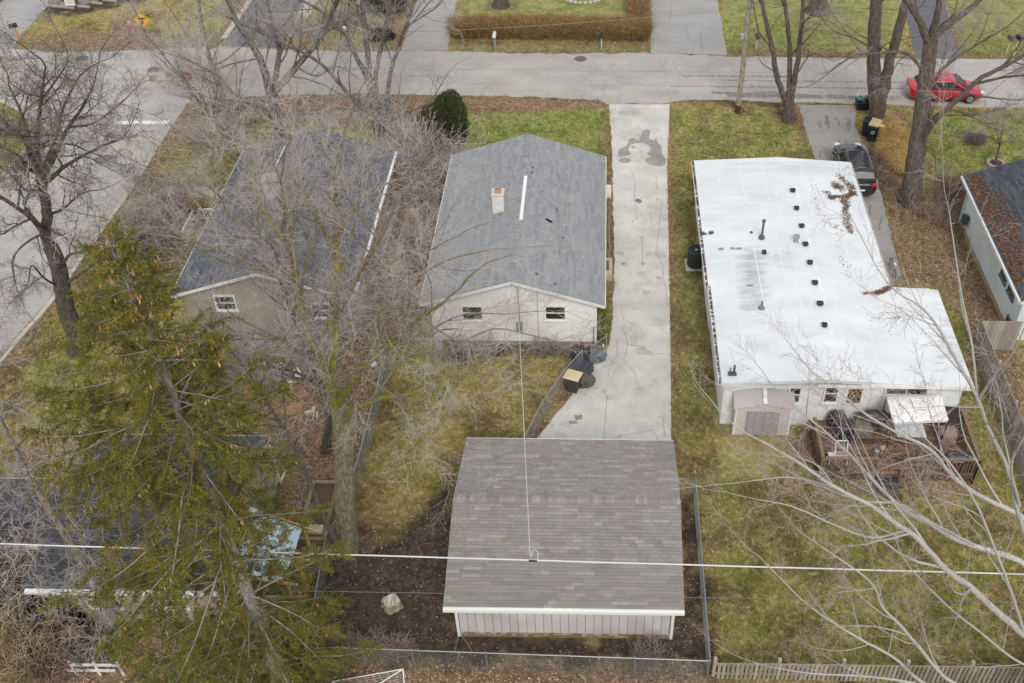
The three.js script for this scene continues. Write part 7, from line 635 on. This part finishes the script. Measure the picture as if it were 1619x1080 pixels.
{ seed(701); const g = G(468, 1138), X = g.x, Z0 = g.z, H = W(147, 366, Z0).y, root = thing('spruce_tree', 'tall olive green spruce hung with tan cones', 'tree'); const bark = barkM(C(172, 160, 154), 0.015), tr = mb(), pts = Array.from({ length: 14 }, (_, k) => V3(X + 0.06 * Math.sin(k * 1.3), k / 13 * H - 0.05, Z0 + 0.05 * Math.cos(k))); tr.tube(pts, pts.map((_, k) => lerp(0.3, 0.015, Math.pow(k / 13, 0.9)) * (k === 0 ? 1.3 : 1)), 12); tr.build('trunk', bark, root);
  const br = mb(), NG = [needleGeo(711, 0.1), needleGeo(712, 0.28), needleGeo(713, -0.1)], lists = NG.map(() => []), cones = []; const put = (p, d, s) => { const i = Math.floor(rnd() * 3), k = rr(0.7, 1.25), gr = lerp(0.0, 1, rnd()); lists[i].push({ m: M4(p, aim(d, rr(0, 6.28)), s), c: new THREE.Color(k * lerp(0.66, 1.45, gr), k * lerp(0.8, 1.28, gr), k * lerp(0.9, 0.95, gr)) }); };
  const coneG = (() => { const m = mb(); m.lathe(0, -0.13, 0, [[0.001, 0], [0.014, 0.01], [0.021, 0.05], [0.016, 0.1], [0.001, 0.13]], 6); return m.build('c', WHITE, new THREE.Group()).geometry; })();
  for (let y = 1.6; y < H - 0.15; y += lerp(0.52, 0.26, y / H)) { const n = Math.round(rr(4, 6)), a0 = rr(0, 6.28); for (let k = 0; k < n; k++) { if (rnd() < 0.1) continue; const a = a0 + k / n * 6.28 + rr(-0.35, 0.35); if (Math.cos(a) > -0.1 && y > 7.5 && y < 12 && rnd() < 0.72) continue; const t = 1 - y / H, L = Math.min(3.75, 0.22 + 8.5 * Math.pow(t, 0.95)) * rr(0.5, 1.12) * (Math.cos(a) < 0 ? 1.1 : 0.8) * (y < 4 ? lerp(0.55, 1, y / 4) : 1), d0 = V3(Math.cos(a), lerp(-0.12, 0.55, Math.pow(1 - t, 2)), Math.sin(a)).normalize(), N = Math.max(4, Math.ceil(L / 0.3)), P = [V3(X, y, Z0)]; let d = d0.clone(); for (let i = 0; i < N; i++) { d = jit(d, 0.07).add(V3(0, i < N * 0.55 ? -0.05 : 0.075, 0)).normalize(); P.push(P[i].clone().addScaledVector(d, L / N)); } br.tube(P, P.map((_, i) => lerp(0.012 + L * 0.007, 0.004, i / N)), 5, false);
      for (let i = 0; i < N; i++) { const f = (i + 0.5) / N; if (f < 0.33 && L > 1) { if (rnd() < 0.75) continue; } const q = P[i], e = P[i + 1], dd = e.clone().sub(q).normalize(), sd2 = dd.clone().cross(Yv).normalize(), cnt = Math.round(lerp(1.8, 3.9, Math.min(1, L / 2.4))); for (let j = 0; j < cnt; j++) { const s = rnd() < 0.5 ? -1 : 1, p = q.clone().lerp(e, rnd()), out = dd.clone().multiplyScalar(rr(0.3, 0.9)).addScaledVector(sd2, s * rr(0.2, 0.9)).add(V3(0, rr(-0.9, 0.1), 0)).normalize(), s1 = rr(0.6, 1.15) * lerp(0.7, 1.05, Math.min(1, L / 2)); put(p, out, s1); if (L > 1.2 && rnd() < 0.7) put(p.clone().addScaledVector(out, 0.3 * s1), out.clone().add(V3(rr(-0.3, 0.3), -0.7, rr(-0.3, 0.3))).normalize(), s1 * 0.85); } }
      put(P[N], d, 0.8); put(P[N - 1], d, 0.9); if (rnd() < lerp(0.32, 0.85, y / H)) { const m = Math.round(rr(3, 9)); for (let j = 0; j < m; j++) { const f = N - rnd() * Math.min(N, 2.2), i = Math.min(N - 1, Math.floor(f)), p = P[i].clone().lerp(P[i + 1], f - i).add(V3(rr(-0.12, 0.12), rr(-0.12, 0), rr(-0.12, 0.12))); cones.push({ m: M4(p, new THREE.Quaternion().setFromEuler(new THREE.Euler(rr(-0.3, 0.3), 0, rr(-0.3, 0.3))), rr(0.8, 1.25)), c: new THREE.Color().setScalar(rr(0.75, 1.15)) }); } } } }
  put(V3(X, H, Z0), Yv, 0.8); br.build('branches', barkM(C(176, 166, 160)), root); lists.forEach((l, i) => inst('needles', NG[i], new THREE.MeshStandardMaterial({ color: C(122, 117, 55), vertexColors: true, roughness: 0.85 }), l, root)); inst('cones', coneG, mat(C(206, 160, 112), { map: null }), cones, root); console.log('spruce needles', lists.map((l) => l.length).join(), 'cones', cones.length, 'H', H.toFixed(1)); }
// ---------- hedges, shrubs ----------
function shrub(name, label, cat, place, n, geos, color, lenR, { group, spreadA = 0.5, kind } = {}) { const root = thing(name, label, cat, group), L = geos.map(() => []); for (let k = 0; k < n; k++) { const p = place(), d = V3(rr(-1, 1) * spreadA, 1, rr(-1, 1) * spreadA).normalize(), s = rr(lenR[0], lenR[1]), c = rr(0.75, 1.3); L[Math.floor(rnd() * geos.length)].push({ m: M4(p, aim(d, rr(0, 6.28)), V3(s, s, s)), c: new THREE.Color(c, c, c) }); } L.forEach((l, i) => { if (l.length) inst('stems', geos[i], twigM(color), l, root); }); return root; }
const STEM = [sprayGeo(541, { subs: 7, subsub: 4, r0: 0.011, r1: 0.006, curl: 0.3, lean: 0.7 }), sprayGeo(542, { subs: 8, subsub: 3, r0: 0.011, r1: 0.006, curl: 0.4, lean: 0.8 })];
{ seed(720); const a = G(714, 63), b = G(1026, 66); shrub('hedge', 'long clipped brown leafless hedge across the street', 'hedge', () => V3(lerp(a.x, b.x, rnd()), 0, lerp(a.z, b.z, 0.5) - rr(0, 1.15)), 2600, STEM, C(166, 138, 92), [0.8, 1.35], { spreadA: 0.22 }); const c = G(1020, 60); shrub('hedge', 'short return of the brown hedge along the wide driveway', 'hedge', () => V3(c.x - rr(0, 0.9), 0, c.z - 1.2 - rr(0, 8)), 1300, STEM, C(166, 132, 98), [0.8, 1.3], { spreadA: 0.22 }); }
const blob = (px, py, rx, rz) => { const g = G(px, py); return () => { const a = rr(0, 6.28), r = Math.sqrt(rnd()); return V3(g.x + Math.cos(a) * r * rx, 0, g.z + Math.sin(a) * r * rz); }; };
for (const [px, py, rx, rz, n, len, col, l, g2] of [[690, 300, 1.0, 2.4, 420, [1.2, 2.2], C(150, 134, 130), 'tall twiggy bush between the cream house and the path'], [672, 395, 0.8, 2.6, 300, [0.8, 1.5], C(146, 126, 122), 'low twiggy bush along the cream house wall'], [650, 262, 1.4, 1.8, 330, [1.2, 2.2], C(172, 160, 156), 'pale twiggy bush in front of the dark evergreen'], [262, 345, 1.6, 2.0, 260, [0.8, 1.5], C(168, 146, 138), 'wide reddish grey bush by the white stair railing'], [245, 305, 0.9, 0.8, 120, [0.8, 1.3], C(158, 138, 116), 'tan upright bush at the end of the concrete walk'], [225, 395, 1.2, 1.4, 300, [0.8, 1.4], C(140, 124, 122), 'dark twiggy bush between the spruce top and the tan house'], [1542, 226, 0.55, 0.45, 170, [0.4, 0.7], C(122, 104, 112), 'round purple grey bush on the lawn by the little tree'], [1468, 335, 2.2, 1.9, 120, [0.6, 1.3], C(140, 118, 108), 'brown brush beside the massive trunk'], [1505, 305, 1.3, 1.2, 80, [0.6, 1.2], C(124, 100, 92), 'dark brush before the teal house corner'], [30, 1045, 1.6, 1.1, 200, [1.2, 2.2], C(150, 130, 104), 'tan and brown bush at the bottom corner beside the cardboard box'], [110, 1040, 1.6, 0.9, 170, [0.9, 1.6], C(128, 112, 108), 'brown brush behind the low white rail'], [18, 940, 1.6, 0.5, 330, [1.8, 3.0], C(160, 146, 138), 'tall grey bush against the beige house end'], [500, 1042, 1.1, 0.5, 200, [0.5, 1.1], C(150, 118, 92), 'rusty brush at the fence corner'], [590, 1035, 1.6, 0.25, 150, [0.5, 1.0], C(150, 132, 122), 'thin grey brush growing through the back fence'], [1022, 1050, 0.7, 0.25, 70, [0.5, 1.0], C(140, 122, 114), 'sparse brush growing through the back fence by the garage corner'], [545, 42, 1.0, 0.7, 180, [0.6, 1.1], C(120, 98, 104), 'purple brown bush by the pale grey mailbox'], [490, 55, 1.2, 0.8, 200, [0.7, 1.2], C(140, 120, 92), 'olive brown bush beside the dark driveway edge'], [1280, 722, 0.8, 0.6, 45, [0.5, 1.1], C(150, 112, 104), 'reddish brush beside the deck corner'], [555, 470, 1.0, 1.0, 160, [0.8, 1.4], C(150, 136, 130), 'grey brush at the tan house patio'], [395, 600, 1.8, 1.2, 260, [0.6, 1.2], C(142, 126, 118), 'brush in the leafy back yard behind the spruce'], [880, 560, 1.2, 0.5, 60, [0.5, 1.0], C(150, 138, 136), 'grey brush under the cream house window'], [735, 560, 1.6, 0.6, 80, [0.5, 1.1], C(156, 142, 140), 'grey brush below the cream house wall']]) { seed(800 + px); shrub('bush', l, 'bush', blob(px, py, rx, rz), Math.round(n * 0.55), STEM, col.clone().multiplyScalar(1.35), len, { spreadA: 0.6 }); }
// evergreens: dense small foliage tufts over stems
const tuftG = (() => { seed(731); const m = mb(); for (let k = 0; k < 26; k++) { const d = V3(rr(-1, 1), rr(-0.2, 1.2), rr(-1, 1)).normalize(), s = side(d, 1.57).multiplyScalar(0.018), e = d.clone().multiplyScalar(rr(0.1, 0.2)), q = d.clone().multiplyScalar(0.03); m.col = new THREE.Color().setScalar(rr(0.7, 1.3)); m.tri(q.clone().sub(s), q.clone().add(s), e); } return m.build('t', WHITE, new THREE.Group()).geometry; })();
function evergreen(name, label, px, py, rx, rz, h, n, col, base) { const g = base || G(px, py), root = thing(name, label, 'shrub'), l = []; for (let k = 0; k < n; k++) { const t = Math.pow(rnd(), 0.8), y = t * h, rad = Math.pow(Math.max(0.02, 1 - Math.pow(t, 5)), 0.5), a = rr(0, 6.28), r = Math.sqrt(rr(0.55, 1)) * rad * (0.85 + 0.3 * fbm(a * 2, y * 1.5, 3)), c = rr(0.6, 1.25); l.push({ m: M4(V3(g.x + Math.cos(a) * r * rx, y + 0.08, g.z + Math.sin(a) * r * rz), aim(V3(Math.cos(a), 0.8, Math.sin(a)).normalize(), rr(0, 6.28)), rr(0.7, 1.3)), c: new THREE.Color(c, c, c * 0.9) }); } mb().tube([V3(g.x, 0, g.z), V3(g.x, h * 0.8, g.z)], [0.08, 0.03], 6).build('trunk', barkM(C(96, 82, 70)), root); inst('foliage', tuftG, new THREE.MeshStandardMaterial({ color: col, vertexColors: true, roughness: 0.85 }), l, root); return root; }
seed(732); evergreen('arborvitae', 'dark green rounded evergreen beside the bright front lawn', 712, 218, 0.95, 2.2, 2.5, 2300, C(78, 86, 50)); evergreen('arborvitae', 'loose olive evergreen behind pale twigs at the front lawn', 690, 225, 1.0, 1.9, 2.0, 1500, C(92, 92, 62)); evergreen('evergreen_shrub', 'very dark evergreen across the street beside the narrow driveway', 612, 14, 1.5, 1.4, 2.4, 2600, C(44, 48, 32)); evergreen('evergreen_shrub', 'yellow green shrub against the cream house by the gate', 948, 500, 0.3, 0.9, 1.3, 500, C(138, 140, 76), V3(0.22, 0, -35.6)); evergreen('evergreen_shrub', 'dark evergreen shrub against the beige house wall', 95, 985, 1.0, 0.5, 1.4, 1200, C(60, 62, 52)); evergreen('evergreen_shrub', 'golden brown shrub beside the white stair railing', 312, 350, 0.5, 0.6, 0.9, 420, C(156, 126, 58)); evergreen('evergreen_shrub', 'dark low evergreen in the leafy strip by the street', 600, 62, 1.0, 0.5, 0.5, 500, C(62, 50, 36));
// tall tan grass by the bins
const bladeG = (() => { seed(741); const m = mb(); for (let k = 0; k < 16; k++) { const a = rr(0, 6.28), b = V3(Math.cos(a) * rr(0, 0.06), 0, Math.sin(a) * rr(0, 0.06)), o = V3(Math.cos(a), 0, Math.sin(a)), L = rr(0.5, 1), p1 = b.clone().addScaledVector(o, 0.25 * L).add(V3(0, 0.55 * L, 0)), p2 = b.clone().addScaledVector(o, 0.75 * L).add(V3(0, rr(0.25, 0.7) * L, 0)), w = V3(-o.z, 0, o.x).multiplyScalar(0.011); m.col = new THREE.Color().setScalar(rr(0.75, 1.2)); m.quad(b.clone().sub(w), b.clone().add(w), p1.clone().add(w), p1.clone().sub(w)); m.tri(p1.clone().sub(w), p1.clone().add(w), p2); } return m.build('b', WHITE, new THREE.Group()).geometry; })();
{ seed(742); const root = thing('ornamental_grass', 'tall dead tan grass clump between the bins and the massive trunk', 'grass'), l = [], P = blob(1412, 228, 0.95, 3.6); for (let k = 0; k < 420; k++) { const p = P(), c = rr(0.7, 1.2); l.push({ m: M4(p, QY.clone().setFromAxisAngle(Yv, rr(0, 6.28)), V3(1, rr(0.45, 0.9), 1).multiplyScalar(rr(0.6, 1))), c: new THREE.Color(c, c, c) }); } inst('blades', bladeG, new THREE.MeshStandardMaterial({ color: C(196, 164, 106), vertexColors: true, roughness: 0.9 }), l, root); }
// ---------- fallen leaves, grass, roof debris ----------
const leafG = (() => { const m = mb(), a = V3(0, 0.012, 0.075), b = V3(0.045, 0.03, 0), c = V3(0, 0.006, -0.07), d = V3(-0.045, 0.026, 0.01); m.tri(a, b, c); m.tri(a, c, d); return m.build('l', WHITE, new THREE.Group()).geometry; })();
const onPaved = (x, z) => PAVED.some((p) => inPoly(p, x, z)); const onPavedOld = (x, z) => (x > 0.35 && x < 3.55 && z > -57 && z < -34) || (x > -3 && x < 3.3 && z > -33 && z < -26.3 && x > -0.9 - (z + 33) * 0.33) || (z < -57.6 && z > -63.8) || (x < -27 && z < -20);
const inHouse = (x, z) => (x > -5 && x < 2.9 && z > -26.4 && z < -19.2) || (x > -7.8 && x < 0.2 && z > -46.5 && z < -34.5) || (x > -19 && x < -11 && z > -46.8 && z < -34.9) || (x > 5 && x < 13.1 && z > -46 && z < -29.6) || (x > 5 && x < 15.2 && z > -35.7 && z < -26.8) || (x > -19 && x < -12.8 && z > -26.3 && z < -19.6) || (x > 19 && x < 27 && z > -45 && z < -35);
const leafCols = [C(180, 144, 116), C(156, 122, 96), C(200, 170, 142), C(130, 101, 80), C(196, 152, 116), C(170, 134, 110), C(216, 190, 162), C(110, 86, 70)];
{ seed(750); const l = []; let tries = 0; while (l.length < 60000 && tries++ < 1200000) { const z = -75 + 58.5 * Math.sqrt(rnd()) , x = rr(-46, 33); if (Math.abs(x) > 16 + (-z - 16) * 0.62 + 4) continue; const m = mAt(1, x, z), n = fbm(x * 1.3, z * 1.3, 3); if (rnd() > m * (0.25 + n) * (1 - 0.75 * mAt(2, x, z)) + 0.032) continue; if (inHouse(x, z)) continue; if (onPaved(x, z) && rnd() > 0.04) continue; const c = pick(leafCols).clone(), k = rr(0.7, 1.15); c.multiplyScalar(k * (1 - 0.5 * mAt(2, x, z))); l.push({ m: M4(V3(x, rr(0.012, 0.05), z), new THREE.Quaternion().setFromEuler(new THREE.Euler(rr(-0.5, 0.5), rr(0, 6.28), rr(-0.5, 0.5))), rr(0.3, 0.8)), c }); }
  const o = inst('leaf_litter', leafG, mat(new THREE.Color(1, 1, 1), { map: null, rough: 0.9, key: 'leaf' }), l); tag(o, 'fallen brown leaves scattered over the lawns and yards', 'leaves', null, 'stuff'); console.log('leaves', l.length, tries); }
const tuft2 = (() => { seed(752); const m = mb(); for (let k = 0; k < 7; k++) { const a = rr(0, 6.28), o = V3(Math.cos(a), 0, Math.sin(a)), b = o.clone().multiplyScalar(rr(0, 0.05)), w = V3(-o.z, 0, o.x).multiplyScalar(0.009), e = b.clone().addScaledVector(o, rr(0.03, 0.07)).add(V3(0, rr(0.04, 0.1), 0)); m.tri(b.clone().sub(w), b.clone().add(w), e); } return m.build('g', WHITE, new THREE.Group()).geometry; })();
{ seed(753); const l = []; let tries = 0; while (l.length < 230000 && tries++ < 900000) { const z = -70 + 53.5 * Math.pow(rnd(), 0.6), x = rr(-40, 30); if (Math.abs(x) > 16 + (-z - 16) * 0.62 + 2) continue; if (inHouse(x, z) || onPaved(x, z)) continue; if (rnd() < mAt(2, x, z) * 0.9 + mAt(1, x, z) * 0.75) continue; const g = groundColor(x, z), k = rr(1.0, 1.65); l.push({ m: M4(V3(x, 0, z), QY.clone().setFromAxisAngle(Yv, rr(0, 6.28)), rr(0.7, 1.3)), c: C(g[0], g[1], g[2], k) }); }
  const o = inst('grass', tuft2, mat(new THREE.Color(1, 1, 1), { map: null, rough: 0.95, key: 'grass' }), l); tag(o, 'short patchy winter grass of the lawns', 'grass', null, 'stuff'); console.log('grass', l.length); }
function debris(label, pts, n, wid, cols, y) { const l = []; const c = pts.map(([x, py]) => G(x, py, 2.95)); for (let k = 0; k < n; k++) { const f = rnd() * (c.length - 1), i = Math.min(c.length - 2, Math.floor(f)), p = c[i].clone().lerp(c[i + 1], f - i), e = fbm(p.x * 3, p.z * 3, 3), w = wid * (0.3 + 1.4 * e); p.x += (rnd() + rnd() - 1) * w; p.z += (rnd() + rnd() - 1) * w; p.y = y(p.x) + rr(0.008, 0.022); l.push({ m: M4(p, new THREE.Quaternion().setFromEuler(new THREE.Euler(rr(-0.4, 0.4), rr(0, 6.28), rr(-0.4, 0.4))), rr(0.22, 0.6)), c: pick(cols).clone().multiplyScalar(rr(0.7, 1.2)) }); } const o = inst('roof_debris', leafG, mat(new THREE.Color(1, 1, 1), { map: null, rough: 0.9, key: 'leaf' }), l); return tag(o, label, 'debris', null, 'stuff'); }
seed(760); const mossC = [C(118, 98, 72), C(100, 80, 60), C(140, 120, 94), C(90, 70, 54)];
debris('mossy leaf debris winding down the white roof', [[1326, 275], [1340, 287], [1348, 293], [1346, 302], [1352, 303], [1338, 308], [1334, 316], [1340, 322], [1336, 330], [1338, 345], [1342, 358], [1346, 366]], 1900, 0.26, mossC, (x) => H3.hx(x)); debris('mossy leaf debris on the upper white roof', [[1318, 288], [1330, 296], [1322, 292]], 420, 0.28, mossC, (x) => H3.hx(x)); debris('mossy leaf debris crossing toward the white roof edge', [[1306, 302], [1314, 313], [1322, 309], [1338, 310], [1350, 302]], 620, 0.2, mossC, (x) => H3.hx(x)); debris('scattered bits of leaf on the white roof', [[1280, 284], [1290, 322], [1302, 354], [1318, 356], [1330, 360], [1325, 400], [1340, 430], [1336, 400]], 170, 0.3, mossC, (x) => H3.hx(x)); debris('leaf heap in the inner corner of the white roof', [[1385, 462], [1395, 458], [1408, 450], [1390, 460], [1365, 463]], 700, 0.17, [C(120, 84, 60), C(140, 104, 72), C(96, 70, 52)], (x) => H3.hx(Math.min(x, 13.2))); debris('dark leaf clump at the white roof eave by the driveway', [[1111, 364], [1114, 367]], 120, 0.12, mossC, (x) => H3.hx(x)); debris('dark leaf clump on the white roof beside the eave', [[1123, 366], [1126, 364]], 110, 0.12, mossC, (x) => H3.hx(x));
{ seed(761); const l = []; for (let k = 0; k < 3000; k++) { const t = rnd(), z = lerp(-44.6, -36.0, t), w = 1.3 * (0.35 + 0.65 * Math.sin(t * 3.0 + 0.3)) * (0.5 + fbm(z * 1.2, 3, 3)), x = 18.95 + Math.pow(rnd(), 1.4) * w; l.push({ m: M4(V3(x, 2.75 + (x - 18.84) * 0.368 + rr(0.02, 0.06), z), new THREE.Quaternion().setFromEuler(new THREE.Euler(rr(-0.4, 0.4), rr(0, 6.28), rr(0, 0.7))), rr(0.4, 0.9)), c: pick([C(128, 96, 70), C(108, 80, 60), C(148, 112, 82)]).clone().multiplyScalar(rr(0.7, 1.15)) }); } tag(inst('roof_debris', leafG, mat(new THREE.Color(1, 1, 1), { map: null, rough: 0.9, key: 'leaf' }), l), 'brown leaf drift along the eave of the charcoal roof', 'debris', null, 'stuff'); }
// sticks and small scraps on the ground
{ seed(762); for (const [x, y, X, Yp, l] of [[725, 1003, 718, 1031, 'pale stick leaning at the garage corner toward the tan house'], [728, 1004, 748, 1034, 'pale stick leaning at the garage corner toward the lawn'], [650, 812, 668, 804, 'short pale stick on the brown yard'], [612, 1080, 680, 1072, 'broken board among the orange leaves'], [920, 410, 930, 402, 'thin stick in the flower bed']]) { const a = G(x, y), b = G(X, Yp); tag(mb().tube([a.clone().setY(0.03), a.clone().lerp(b, 0.5).add(V3(0.03, 0.05, 0)), b.clone().setY(0.03)], [0.02, 0.018, 0.012], 5).build('fallen_stick', barkM(C(176, 150, 122))), l, 'stick'); } }
{ seed(763); const r = thing('brick_edging', 'row of weathered edging logs beside the concrete driveway', 'edging'); for (let k = 0; k < 13; k++) { const p = G(966, 335 + k * 6); mb().rbox(0.16, 0.14, 0.42, 0.03, 0.52 + rr(-0.05, 0.05), 0.07, p.z, rr(-0.15, 0.15)).build('log', mat(C(132, 112, 94), { map: T.wood }), r); } }

scene.traverse((o) => { if (o.isMesh) { o.castShadow = true; o.receiveShadow = true; } });
{ let t = 0, m = 0; scene.traverse((o) => { if (o.isMesh && !o.isInstancedMesh) { m++; t += (o.geometry.index ? o.geometry.index.count : o.geometry.attributes.position.count) / 3; } }); console.log('meshes', m, 'triangles', t | 0, 'things', scene.children.length); }
renderer.render(scene, camera);
